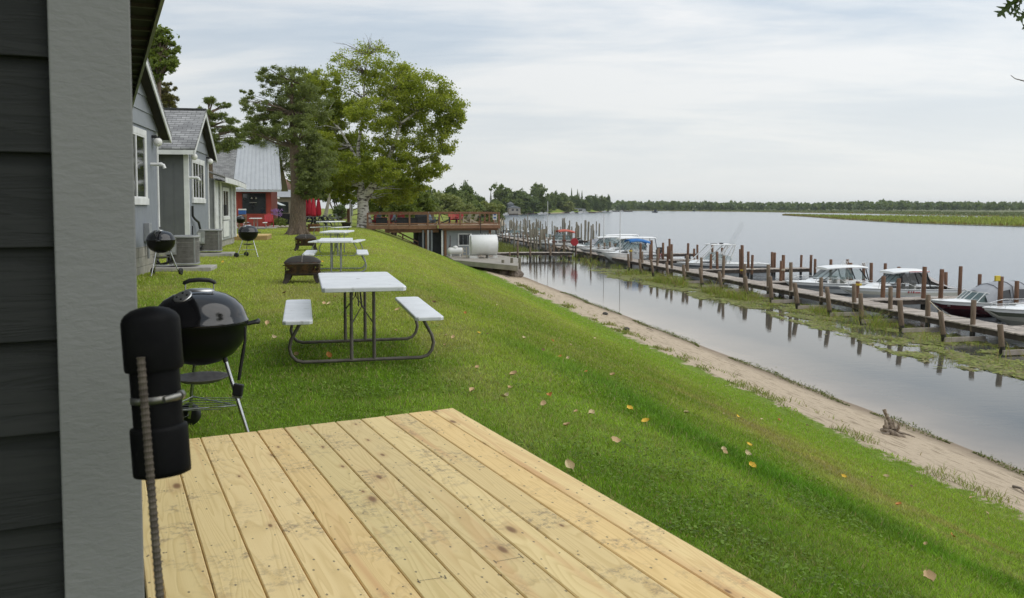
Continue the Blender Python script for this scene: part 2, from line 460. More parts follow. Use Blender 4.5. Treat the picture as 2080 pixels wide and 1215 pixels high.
# ------------------------------------------------------------------ ground
_band = [UV(ghit(x, y)) for x, y in ((1060,700),(1150,745),(1260,800),(1400,880),(1550,955),(1700,1030),(1880,1120),(2080,1200))]
_bu = np.array([p[0] for p in _band])[::-1]; _bv = np.array([p[1] for p in _band])[::-1]
_dry = [UV(ghit(x, y)) for x, y in ((1300,765),(1450,830),(1560,890),(1700,960),(1850,1040),(2080,1130))]
_du = np.array([p[0] for p in _dry])[::-1]; _dv = np.array([p[1] for p in _dry])[::-1]
def lawn(u, v):
    """colour (n,3) and lushness (n,) of the turf"""
    u = np.asarray(u, float); v = np.asarray(v, float)
    n1 = fbm(u*.45, v*.6, 3, 4); n2 = fbm(u*1.7, v*2.2, 9, 4); n3 = fbm(u*.13, v*.9, 21, 3)
    g1 = np.array((.096,.138,.014)); g2 = np.array((.152,.184,.029)); dry = np.array((.20,.175,.068)); lushc = np.array((.042,.115,.010)); lime = np.array((.125,.188,.022))
    a = sstep(.35, .68, n1)[..., None]
    c = g1*(1-a)+g2*a
    nr = sstep(11, 6.5, u)[..., None]; c = c*(1-nr)+c*np.array((.82,1.0,.75))*nr
    far = sstep(11, 26, u)[..., None]
    c = c*(1-far)+(c*.45+np.array((.186,.210,.038))*.72)*far
    # dry streaks run along the bank
    d = (sstep(.56, .78, n3)*sstep(.3, .6, n2)*.42)[..., None]
    c = c*(1-d)+dry*d
    d = (sstep(.60, .78, n2)*.18)[..., None]
    c = c*(1-d)+np.array((.15,.125,.05))*d
    # lime strip by the beach
    l = (sstep(5.6, 7.3, v+(n2-.5)*1.2)*(1-.8*sstep(12, 8.5, u)))[..., None]
    c = c*(1-l*.85)+lime*l*.85
    # mid-bank dull band
    mb = (sstep(2.4, 3.4, v)*sstep(6.4, 5.0, v)*sstep(9, 13, u)*.4*sstep(.3, .55, n1))[..., None]
    c = c*(1-mb)+np.array((.105,.118,.03))*mb
    bv = np.interp(u, _bu, _bv); w = .50
    inb = (u > _bu[0]-6) & (u < _bu[-1]+1.5)
    lu = np.where(inb, np.exp(-((v-bv-(n2-.5)*.5)/w)**2*1.0), 0)*sstep(_bu[-1]+1.2, _bu[-1]-.8, u)
    dv = np.interp(u, _du, _dv)
    dr = np.where((u > _du[0]-6) & (u < _du[-1]+1), np.exp(-((v-dv-.12-(n2-.5)*.5)/.30)**2), 0)*sstep(_du[-1]+.6, _du[-1]-1.2, u)
    c = c*(1-dr[..., None]*.5)+np.array((.185,.135,.062))*dr[..., None]*.5
    c = c*(1-lu[..., None]*.55)+lushc*lu[..., None]*.55
    xx = -SA*u+CA*v; yy = CA*u+SA*v; cc = CB*xx+SB*yy; bb = -SB*xx+CB*yy
    wr = (sstep(2.9, 1.9, cc)*sstep(5.6, 4.4, bb)*sstep(.45, .62, n2)*.6)[..., None]
    c = c*(1-wr)+np.array((.17,.125,.06))*wr
    # worn rim beside the deck
    b = u*0
    return np.clip(c, 0.003, 1), lu
def deckside(x, y):
    b = -SB*x+CB*y; c = CB*x+SB*y
    return b, c
def lawnmat():
    m, nt, b = newmat('lawn_and_beach')
    at = nd(nt, 'ShaderNodeAttribute', attribute_name='turf')
    lv = nd(nt, 'ShaderNodeAttribute', attribute_name='luv')
    sep = nd(nt, 'ShaderNodeSeparateXYZ'); lk(nt, lv.outputs['Vector'], sep.inputs[0])
    v = coords(nt, (1,1,1))
    n1 = noise_n(nt, v, 60, 4, .7); n2 = noise_n(nt, v, 9, 4, .65); n3 = noise_n(nt, v, 1.4, 5, .65); n4 = noise_n(nt, v, 240, 3, .6)
    g = mixc(nt, 1.0, at.outputs['Color'], ramp(nt, n1, [(.3,.7),(.7,1.6)]), 'MULTIPLY')
    g = mixc(nt, 1.0, g, ramp(nt, n2, [(.3,.8),(.7,1.15)]), 'MULTIPLY')
    w = math_n(nt, 'ADD', sep.outputs[1], math_n(nt, 'MULTIPLY', math_n(nt, 'SUBTRACT', n3, .5), 1.3))
    w = math_n(nt, 'ADD', w, math_n(nt, 'MULTIPLY', math_n(nt, 'SUBTRACT', n2, .5), .7))
    s = mixc(nt, ramp(nt, n2, [(.3,0.0),(.7,1.0)]), (.50,.40,.28), (.37,.285,.195))
    s = mixc(nt, ramp(nt, n4, [(.35,0.0),(.75,1.0)]), s, (.55,.46,.35))
    # drift lines of dark bits along the sand
    q = nd(nt, 'ShaderNodeCombineXYZ'); lk(nt, math_n(nt, 'MULTIPLY', sep.outputs[0], 1.3), q.inputs[0]); lk(nt, math_n(nt, 'MULTIPLY', sep.outputs[1], 9.0), q.inputs[1])
    dl = ramp(nt, noise_n(nt, q.outputs[0], 1.0, 6, .7, .4), [(.52,0.0),(.64,1.0)])
    s = mixc(nt, math_n(nt, 'MULTIPLY', dl, .75), s, (.17,.13,.08))
    bits = ramp(nt, noise_n(nt, v, 22, 4, .7), [(.64,0.0),(.70,1.0)])
    s = mixc(nt, math_n(nt, 'MULTIPLY', bits, .6), s, (.14,.11,.07))
    wet = ramp(nt, math_n(nt, 'ADD', sep.outputs[1], math_n(nt, 'MULTIPLY', math_n(nt, 'SUBTRACT', n3, .5), .7)), [(0.0,0.0),(1.0,1.0)])
    wr = nd(nt, 'ShaderNodeMapRange'); wr.inputs[1].default_value = 11.2; wr.inputs[2].default_value = 11.9
    lk(nt, math_n(nt, 'ADD', sep.outputs[1], math_n(nt, 'MULTIPLY', math_n(nt, 'SUBTRACT', n3, .5), .7)), wr.inputs[0])
    s = mixc(nt, wr.outputs[0], s, (.25,.195,.14))
    mr = nd(nt, 'ShaderNodeMapRange'); mr.inputs[1].default_value = 9.10; mr.inputs[2].default_value = 9.24; lk(nt, w, mr.inputs[0])
    col = mixc(nt, mr.outputs[0], g, s)
    lk(nt, col, b.inputs['Base Color']); b.inputs['Roughness'].default_value = .9; b.inputs['Specular IOR Level'].default_value = .15
    bump_n(nt, math_n(nt, 'ADD', n1, math_n(nt, 'MULTIPLY', n2, 1.5)), b, .5, .02)
    return m
def axis(lo, hi, segs):
    out = []
    for a, b_, st in segs: out += list(np.arange(a, b_, st))
    return np.array(sorted(set([lo]+[round(x, 4) for x in out]+[hi])))
def terrain():
    U = axis(-60, 1100, [(-60,-4,8),(-4,16,.2),(16,40,.5),(40,90,1.2),(90,240,6),(240,1100,24)])
    # rows follow the shoreline, so columns are measured from it
    V = axis(-900, 60, [(-900,-120,120),(-120,-20,10),(-20,-6,1.0),(-6,1,.3),(1,13,.2),(13,20,.8),(20,60,10)])
    uu, ww = np.meshgrid(U, V, indexing='ij'); vv = ww+shore(uu)
    z = hgt(uu, vv)+((fbm(uu*1.1, vv*1.1, 5, 4)-.5)*.05+(fbm(uu*.25, vv*.25, 6, 3)-.5)*.10)*sstep(0, 2, EYE+3.2)*(1-sstep(9, 9.6, ww)*.75)
    x = -SA*uu+CA*vv; y = CA*uu+SA*vv
    pts = np.stack([x, y, z], -1).reshape(-1, 3)
    nu, nv = len(U), len(V)
    i, j = np.meshgrid(np.arange(nu-1), np.arange(nv-1), indexing='ij'); a = (i*nv+j).ravel()
    quads = np.stack([a, a+1, a+nv+1, a+nv], -1)
    quads = quads[:, ::-1]
    me = bpy.data.meshes.new('lawn'); me.vertices.add(len(pts)); me.vertices.foreach_set('co', pts.ravel())
    me.loops.add(quads.size); me.loops.foreach_set('vertex_index', quads.ravel().astype(np.int32))
    me.polygons.add(len(quads)); me.polygons.foreach_set('loop_start', np.arange(0, quads.size, 4, dtype=np.int32))
    me.polygons.foreach_set('use_smooth', np.ones(len(quads), bool)); me.update(); me.validate()
    c, lu = lawn(uu.ravel(), ww.ravel())
    rg = np.ones((len(pts), 4)); rg[:, :3] = c
    at = me.attributes.new('turf', 'FLOAT_COLOR', 'POINT'); at.data.foreach_set('color', rg.ravel().astype(np.float32))
    lv = me.attributes.new('luv', 'FLOAT_VECTOR', 'POINT')
    lv.data.foreach_set('vector', np.stack([uu.ravel(), ww.ravel(), ww.ravel()*0], -1).ravel().astype(np.float32))
    me.materials.append(lawnmat())
    o = bpy.data.objects.new('lawn', me); C.objects.link(o); o['kind'] = 'structure'
    return o
terrain()
GROUND_CUT = []      # (u0,u1,v0,v1) where no turf grows
def tri_mesh(name, co, faces, n_per, colors=None, mat_=None, smooth=False):
    me = bpy.data.meshes.new(name); me.vertices.add(len(co)); me.vertices.foreach_set('co', np.asarray(co, np.float32).ravel())
    faces = np.asarray(faces, np.int32)
    me.loops.add(faces.size); me.loops.foreach_set('vertex_index', faces.ravel())
    me.polygons.add(len(faces)); me.polygons.foreach_set('loop_start', np.arange(0, faces.size, n_per, dtype=np.int32))
    if smooth: me.polygons.foreach_set('use_smooth', np.ones(len(faces), bool))
    me.update()
    if colors is not None:
        rg = np.ones((len(co), 4), np.float32); rg[:, :3] = colors
        at = me.attributes.new('turf', 'FLOAT_COLOR', 'POINT'); at.data.foreach_set('color', rg.ravel())
    if mat_ is not None: me.materials.append(mat_)
    o = bpy.data.objects.new(name, me); C.objects.link(o); return o
def blades(name, x, y, z, h, w, lean, col, mat_):
    n = len(x); a = nrng.uniform(0, 2*PI, n); t = nrng.uniform(0, 2*PI, n)
    dx = np.cos(a)*w/2; dy = np.sin(a)*w/2
    lx = np.cos(t)*lean; ly = np.sin(t)*lean
    P = np.zeros((n, 5, 3))
    P[:,0] = np.stack([x-dx, y-dy, z], -1); P[:,1] = np.stack([x+dx, y+dy, z], -1)
    P[:,2] = np.stack([x+dx*.75+lx*.35, y+dy*.75+ly*.35, z+h*.6], -1); P[:,3] = np.stack([x-dx*.75+lx*.35, y-dy*.75+ly*.35, z+h*.6], -1)
    P[:,4] = np.stack([x+lx, y+ly, z+h], -1)
    b = np.arange(n)*5
    f = np.concatenate([np.stack([b,b+1,b+2],-1), np.stack([b,b+2,b+3],-1), np.stack([b+3,b+2,b+4],-1)])
    return tri_mesh(name, P.reshape(-1,3), f, 3, np.repeat(col, 5, 0), mat_)
def grassmat():
    m, nt, b = newmat('grass_blade')
    at = nd(nt, 'ShaderNodeAttribute', attribute_name='turf')
    lk(nt, at.outputs['Color'], b.inputs['Base Color']); b.inputs['Roughness'].default_value = .55; b.inputs['Specular IOR Level'].default_value = .2
    t = nd(nt, 'ShaderNodeBsdfTranslucent'); lk(nt, mixc(nt, 1.0, at.outputs['Color'], (1.3,1.3,.8), 'MULTIPLY'), t.inputs[0])
    mx = nd(nt, 'ShaderNodeMixShader'); mx.inputs[0].default_value = .35
    lk(nt, b.outputs[0], mx.inputs[1]); lk(nt, t.outputs[0], mx.inputs[2]); lk(nt, mx.outputs[0], nt.nodes['Material Output'].inputs[0])
    return m
GRASSM = grassmat()
def terr_z(u, w):
    return hgt(u, w+shore(u))+((fbm(u*1.1, (w+shore(u))*1.1, 5, 4)-.5)*.05+(fbm(u*.25, (w+shore(u))*.25, 6, 3)-.5)*.10)*(1-sstep(9, 9.6, w)*.75)
def gz(x, y):
    u, v = UV((x, y)); return float(terr_z(np.array([u]), np.array([v-float(shore(u))]))[0])
def grass():
    N = 620000
    d = 2.6*np.exp(nrng.uniform(0, 1, N)*math.log(60/2.6)); a = nrng.uniform(-.60, .60, N)
    x = d*np.sin(a); y = d*np.cos(a)
    u = -SA*x+CA*y; v = CA*x+SA*y
    b, c = deckside(x, y)
    ok = (v < 9.05+(fbm(u*1.4, v*1.4, 40, 3)-.5)*1.2) & ~((b > 1.2) & (b < 4.78) & (c < 1.86)) & ~((c < .08) & (b > 1.5) & (b < 12))
    for u0, u1, v0, v1 in GROUND_CUT: ok &= ~((u > u0) & (u < u1) & (v > v0) & (v < v1))
    x, y, u, v, d = x[ok], y[ok], u[ok], v[ok], d[ok]
    col, lu = lawn(u, v); n = len(x)
    # clover and coarse weeds between the deck and the table
    cl = sstep(.60, .70, fbm(u*1.9, v*1.9, 77, 3))*sstep(11, 7, d)
    sc_ = np.maximum(1, d/5.0)
    h = nrng.uniform(.014, .036, n)*(1+lu*1.1)*(1-.35*cl)*np.minimum(1.5, sc_**.35); w = nrng.uniform(.003, .0058, n)*sc_*(1+1.2*cl)
    k = (nrng.uniform(.62, 1.5, n)*(.72+.56*fbm(u*3.1, v*3.1, 91, 3)))[:, None]
    col = col*(1+(k-1)*np.clip(8/d, .3, 1)[:, None])*2.1
    st = nrng.uniform(0, 1, n) < (.13-.1*lu)
    col[st] = np.array((.40,.35,.16))*nrng.uniform(.7, 1.2, st.sum())[:, None]
    col = col*(1-.4*cl[:, None])+np.array((.15,.235,.03))*nrng.uniform(.7, 1.3, n)[:, None]*.4*cl[:, None]
    z = terr_z(u, v)-.004
    o = blades('grass', x, y, z, h, w, h*nrng.uniform(.2, 1.1, n), col, GRASSM); o['kind'] = 'stuff'
def clover():
    # broad-leaved weeds scattered through the near turf
    N = 60000; d = 3.2+nrng.power(1.3, N)*8; a = nrng.uniform(-.5, .5, N); x = d*np.sin(a); y = d*np.cos(a); u = -SA*x+CA*y; v = CA*x+SA*y; b, c = deckside(x, y)
    f = fbm(u*1.7, v*1.7, 77, 4)
    ok = (v < 3.6) & ~((b > 1.2) & (b < 4.8) & (c < 1.88)) & ~((c < .1) & (b > 1.5)) & (nrng.uniform(0, 1, N) < sstep(.47, .66, f))
    x, y, u, v = x[ok], y[ok], u[ok], v[ok]; n = len(x); z = terr_z(u, v)+nrng.uniform(.012, .034, n)
    P = np.stack([x, y, z], -1); e = nrng.normal(0, 1, (n,3))*np.array((1,1,.35)); e /= np.linalg.norm(e, axis=1)[:,None]
    g = np.cross(e, np.array((0,0,1.0))+nrng.normal(0,.3,(n,3))); g /= np.linalg.norm(g, axis=1)[:,None]; s = nrng.uniform(.006, .015, n)[:,None]
    Q = np.stack([P-e*s, P+g*s*.8, P+e*s, P-g*s*.8], 1).reshape(-1,3)
    col = np.array((.155,.235,.035))*nrng.uniform(.55, 1.5, n)[:,None]
    o = tri_mesh('clover', Q, np.arange(4*n).reshape(-1,4), 4, np.repeat(col, 4, 0), GRASSM); o['kind'] = 'stuff'
def beach_weeds():
    # scraps of green along the sand's upper edge, and weed wrack at the waterline
    N = 9000
    u = nrng.uniform(4, 48, N); v = 9.15+np.abs(nrng.normal(0, .32, N))
    ok = fbm(u*.9, v*1.5, 60, 3) > .52; u, v = u[ok], v[ok]; n = len(u)
    x = -SA*u+CA*v; y = CA*u+SA*v; z = terr_z(u, v)
    s = np.maximum(1, y/14)
    col = np.array((.20,.25,.05))*nrng.uniform(.6, 1.5, n)[:, None]; col[::4] = np.array((.25,.21,.09))
    h = nrng.uniform(.03, .13, n)
    o = blades('beach_weeds', x, y, z, h, nrng.uniform(.006, .014, n)*s, h*nrng.uniform(.4, 1.2, n), col, GRASSM); o['kind'] = 'stuff'
    # wrack rolls
    N = 5200
    spans = [(15.0, 17.6, .17), (18.2, 25.0, .07), (27, 34, .10), (36, 46, .09), (12.0, 14.4, .05)]
    us, vs, zs = [], [], []
    for a, b_, r in spans:
        k = int(N*(b_-a)/26)
        t = nrng.uniform(a, b_, k); e = np.minimum(1, np.minimum(t-a, b_-t)/.8)
        us.append(t); vs.append(11.75+np.sin(t*.9)*.10+np.sin(t*2.3)*.06+nrng.normal(0, r*.7, k)*e-.0); zs.append(np.abs(nrng.normal(0, .05, k))*e)
    u = np.concatenate(us); v = np.concatenate(vs); zz = np.concatenate(zs); n = len(u)
    x = -SA*u+CA*v; y = CA*u+SA*v; z = np.maximum(terr_z(u, v), WATER)+zz
    col = np.array((.14,.165,.04))*nrng.uniform(.35, 1.4, n)[:, None]
    o = blades('weed_wrack', x, y, z, nrng.uniform(.01, .05, n), nrng.uniform(.01, .025, n), nrng.uniform(.03, .10, n), col, GRASSM); o['kind'] = 'stuff'
beach_weeds()
# ------------------------------------------------------------------ water
def watermat():
    m, nt, b = newmat('lake_water')
    geo = nd(nt, 'ShaderNodeNewGeometry')
    sep = nd(nt, 'ShaderNodeSeparateXYZ'); lk(nt, geo.outputs['Position'], sep.inputs[0])
    v = math_n(nt, 'ADD', math_n(nt, 'MULTIPLY', sep.outputs[0], CA), math_n(nt, 'MULTIPLY', sep.outputs[1], SA))
    n0 = noise_n(nt, coords(nt, (.5,.5,.5)), 1.0, 3)
    vv = math_n(nt, 'ADD', v, math_n(nt, 'MULTIPLY', math_n(nt, 'SUBTRACT', n0, .5), 1.6))
    def rng_(x, a, c):
        r = nd(nt, 'ShaderNodeMapRange'); r.inputs[1].default_value = a; r.inputs[2].default_value = c; lk(nt, x, r.inputs[0]); return r.outputs[0]
    sh = rng_(vv, 11.8, 14.8)
    col = ramp(nt, sh, [(0.0,(.36,.29,.215)),(.3,(.23,.19,.145)),(1.0,(.06,.06,.052))])
    deep = rng_(v, 20, 40)
    col = mixc(nt, deep, col, (.12,.15,.19))
    lk(nt, col, b.inputs['Base Color'])
    b.inputs['IOR'].default_value = 1.33
    # ripples: almost still inside the docks, wind-ruffled outside
    r1 = noise_n(nt, coords(nt, (.8,1.3,1)), 1.6, 3, .55, .4)
    r2 = noise_n(nt, coords(nt, (1.2,3.2,1)), 2.2, 3, .6, .3)
    out = rng_(v, 19, 30)
    yfar = rng_(sep.outputs[1], 46, 62)
    st = math_n(nt, 'MAXIMUM', math_n(nt, 'MULTIPLY', out, 1.0), math_n(nt, 'MULTIPLY', yfar, .12))
    rg = math_n(nt, 'MULTIPLY_ADD', out, .13); rg.node.inputs[2].default_value = .03; lk(nt, rg, b.inputs['Roughness'])
    amp = math_n(nt, 'MULTIPLY_ADD', st, .26); amp.node.inputs[2].default_value = .022
    hh = math_n(nt, 'ADD', math_n(nt, 'MULTIPLY', r1, .7), math_n(nt, 'MULTIPLY', r2, .5))
    bp = nd(nt, 'ShaderNodeBump'); bp.inputs['Distance'].default_value = .10
    lk(nt, amp, bp.inputs['Strength']); lk(nt, hh, bp.inputs['Height']); lk(nt, bp.outputs[0], b.inputs['Normal'])
    return m
wm = MB()
wm.add([(-2500,-300,WATER),(5000,-300,WATER),(5000,5000,WATER),(-2500,5000,WATER)], [(0,1,2,3)])
struct(wm.build('water', watermat()))
# ------------------------------------------------------------------ fallen leaves
FL = [mat('leaf_tan', (.58,.41,.21), (.44,.29,.14), .7, 20), mat('leaf_yellow', (.78,.55,.06), (.66,.40,.03), .65, 20), mat('leaf_cream', (.64,.53,.30), (.48,.37,.20), .7, 20), mat('leaf_brown', (.20,.10,.05), (.13,.07,.035), .75, 20), mat('leaf_orange', (.55,.24,.05), (.4,.15,.03), .7, 20)]
FLN = ['tan','yellow','cream','brown','orange']
def leaf_mesh(k):
    r = random.Random(k); mb = MB(); n = 7; L = 1.0
    c1 = r.uniform(.4, 1.1); c2 = r.uniform(-.3, .9)
    rows = []
    for i in range(n):
        t = i/(n-1); wd = .34*math.sin(PI*min(1, t*.93+.05))**.7*(1+.12*math.sin(t*23+k))
        if k % 3 == 2: wd *= 1+.55*math.sin(t*19)
        x = (t-.5)*L; zb = c1*(t-.45)**2+.06
        rows.append([(x, -wd, zb+c2*wd+.10*r.random()), (x, 0, zb-.06), (x, wd, zb+abs(c2)*wd*1.4+.1*r.random())])
    mb.grid(rows, sm=True)
    mb.tube([(-.5,0,c1*.2+.02),(-.72,.05,c1*.2+.06)], .012, 4)
    R_ = Matrix.Rotation(k*1.37, 4, 'Z'); mb.v = [tuple(R_ @ Vector(q)) for q in mb.v]
    return mb
LEAF_AT = [(1043,767,0,1.0),(959,802,0,.9),(1025,813,2,1.25),(1118,809,4,1.0),(1104,826,0,1.0),(1034,795,0,.7),(968,754,0,.7),(973,682,1,.7),(906,688,2,.8),(920,691,0,.8),(1137,729,4,.7),(1152,870,0,.7),(1159,958,2,1.1),(1280,838,1,1.0),(1311,865,1,1.0),(1200,847,2,.9),(1250,901,0,1.0),(1394,843,2,.8),(1471,923,2,.9),(1521,908,1,.8),(1519,927,2,.9),(1528,958,1,1.0),(1473,925,0,.7),(1499,853,1,.6),(1581,858,4,.7),(1547,857,2,.6),(1470,847,2,.6),(1888,1190,0,1.3),(1825,1032,4,.9),(1800,973,2,.9),(1850,991,3,.8),(1714,970,1,.8),(1935,1097,4,.8),(1972,1018,0,.7),(2005,1048,2,.6),(1880,1120,0,.5),(1770,975,3,.6),(543,661,0,1.0),(558,688,2,.9),(657,620,0,.9),(669,621,2,.8),(578,596,3,.7),(681,606,3,.7),(707,647,2,.5),(805,678,0,.6),(808,633,0,.9),(882,617,3,.9),(875,608,0,.5),(822,596,3,.5),(870,651,2,.6),(905,706,0,.5),(946,643,4,.7),(603,726,0,.9),(668,728,4,1.1),(654,560,2,.6),(1103,716,3,.8),(1065,694,2,.7),(1122,700,4,.6),(1154,733,2,.7),(1245,769,0,.9),(1160,708,2,.6),(1208,693,2,.6),(1222,702,0,.5),(1283,715,2,.6),(1190,762,4,.7),(990,683,3,.4),(1010,624,2,.4),(858,570,3,.4),(1640,868,3,.5),(655,535,1,.6),(638,548,2,.5),(453,535,1,.7),(1170,842,0,.5)]
def leaves():
    ms = {}
    for i, (px, py, k, s) in enumerate(LEAF_AT):
        p = ghit(px, py); d = p.y
        key = (k, i % 6)
        if key not in ms:
            ms[key] = leaf_mesh(i % 6+10*k).build('fallen_leaf', FL[k]); o = ms[key]
        else:
            o = ms[key].copy(); C.objects.link(o)
        sz = .074*s*(1 if d < 9 else (d/9)**.5)
        o.location = (p.x, p.y, gz(p.x, p.y)+.036); o.scale = (sz,)*3
        o.rotation_euler = (rng.uniform(.1, .75), rng.uniform(-.25, .25), rng.uniform(-.9, .9))
        tag(o, 'single %s fallen leaf curled on the grass' % FLN[k], 'fallen leaf', '%s leaves fallen on the lawn' % FLN[k])
leaves()
# ------------------------------------------------------------------ near cabin corner
R = Vector((-.734, 1.68, 0)); RB = -SB*R.x+CB*R.y; RC = CB*R.x+SB*R.y
def near_cabin():
    t = thing('cabin', 'dark grey lap-sided cabin corner with broad grey trim beside the new deck', 'cabin', BC(RB, RC, 0), BNG)
    # local: x = across (lake side positive), y = along the boards
    s = MB()
    zb = EYE-(1.68-0)*0
    e = .178; z0 = 1.72-e*11; z = z0
    # course edges fall where the photo has them: one at z of pixel row 697 on the wall
    zl = EYE-(695-HOR)*1.62/F
    k0 = math.floor((zl-.05)/e); z = zl-k0*e
    while z < 3.0:
        s.hexa([(-3.2,.018,z),(-.14,.018,z),(-.14,.15,z),(-3.2,.15,z)], [(-3.2,.036,z+e+.006),(-.14,.036,z+e+.006),(-.14,.15,z+e+.006),(-3.2,.15,z+e+.006)])
        z += e
    s.build('siding', SIDING_DARK, t, bevel=.002)
    c = MB(); c.box(-.141, 0, 0, .024, .02, 3.0); c.box(-.024, 0, .0245, .14, .02, 3.0)
    c.build('corner_trim', TRIM_GRAY, t, bevel=.003)
    w = MB(); w.box(-3.0, -.026, .16, 9.5, .0, 3.0); w.build('wall', SIDING_DARK, t)
    # boxed eave along the lake front
    ov = .285; ze = EYE+.30*3.93
    f = MB(); f.box(ov-.02, ov, -.35, 9.6, ze-.015, ze+.14); f.build('fascia', mat('pale_fascia', (.40,.40,.36), (.33,.33,.30), .6, 6), t)
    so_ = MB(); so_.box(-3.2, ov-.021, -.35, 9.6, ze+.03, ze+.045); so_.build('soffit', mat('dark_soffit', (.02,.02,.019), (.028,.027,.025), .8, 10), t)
    y = .1
    while y < 9.5:
        b = MB(); b.box(.0, ov-.022, y, y+.03, ze+.008, ze+.03); y += .37
        b.build('soffit_batten', mat('soffit_batten', (.10,.095,.085), None, .7, 10), t)
    r = MB(); r.prism([(ov+.02, ze+.142),(-3.3, ze+1.6),(-3.3, ze+1.66),(ov+.03, ze+.2)], -.45, 9.7); r.build('roof', mat('dark_shingle', (.05,.05,.05), (.07,.07,.07), .9, 12), t)
near_cabin()
def pipe_stake():
    t = thing('capped_pipe', 'black capped plastic pipe clamped to a rusty rebar stake beside the cabin corner', 'pipe holder')
    ztop = 1.300; c0 = Vector((-.632, 1.50, ztop-.06)); c1 = Vector((-.6125, 1.485, 1.004))
    ax = (c0-c1).normalized()
    x = ax.orthogonal().normalized(); y = ax.cross(x)
    Rm = (Matrix((x, y, ax)).transposed() @ Matrix.Diagonal((.93,.93,1))).to_4x4(); Rm.translation = c1
    L = (c0-c1).length
    BP = mat('black_abs', (.004,.004,.0045), (.007,.007,.007), .5, 12, bump=.1, bscale=40, dirt=((.05,.05,.046), 17, .68), spec=.07)
    m = MB(); m.lathe([(.0445,.02),(.0445,L)], 36, M=Rm); m.build('pipe', BP, t)
    m = MB(); m.lathe([(.0505,L-.065),(.0525,L-.06),(.0525,L+.020),(.0505,L+.027),(.045,L+.034),(.034,L+.041),(.018,L+.0455),(0,L+.047)], 40, M=Rm); m.build('cap', BP, t)
    m = MB(); m.lathe([(.046,-.01),(.051,-.008),(.0515,.0),(.0515,.068),(.0505,.074),(.0455,.076)], 40, M=Rm); m.build('coupling', BP, t)
    zc = L*.52
    m = MB(); m.lathe([(.0448,zc-.006),(.0462,zc-.006),(.0462,zc+.006),(.0448,zc+.006)], 40, M=Rm)
    d = (Vector((0,0,0))-c1); d.z = 0; d.normalize()
    dl = Rm.to_3x3().transposed() @ d
    k = math.atan2(dl.y, dl.x)
    def rim(a, r, z): return (r*math.cos(k+a), r*math.sin(k+a), z)
    m.tube([rim(.25,.050,zc),rim(.95,.050,zc+.002)], .0058, 10, M=Rm); m.tube([rim(.95,.05,zc+.002),rim(1.15,.049,zc+.003)], .0085, 6, M=Rm)
    m.build('hose_clamp', mat('clamp_steel', (.30,.30,.28), (.2,.19,.17), .4, 20, metal=.85), t)
    # ribbed rebar
    a = Vector((onz(285, 728, 0)-Vector((0,0,EYE))).normalized()); 
    top = atY(286, 726, 1.432); bot = atY(325, 1213, 1.412)
    dirn = (bot-top).normalized(); end = top+dirn*((top.z-.0)/-dirn.z)
    n = int((end-top).length/.0035); pts = []; rs = []
    for i in range(n+1):
        pts.append(top.lerp(end, i/n)); rs.append(.0063 if i % 3 else .0074)
    m = MB(); m.tube(pts, rs, 10, sm=False)
    m.build('rebar', mat('rusty_rebar', (.12,.10,.075), (.065,.052,.04), .75, 30, metal=.3), t)
pipe_stake()
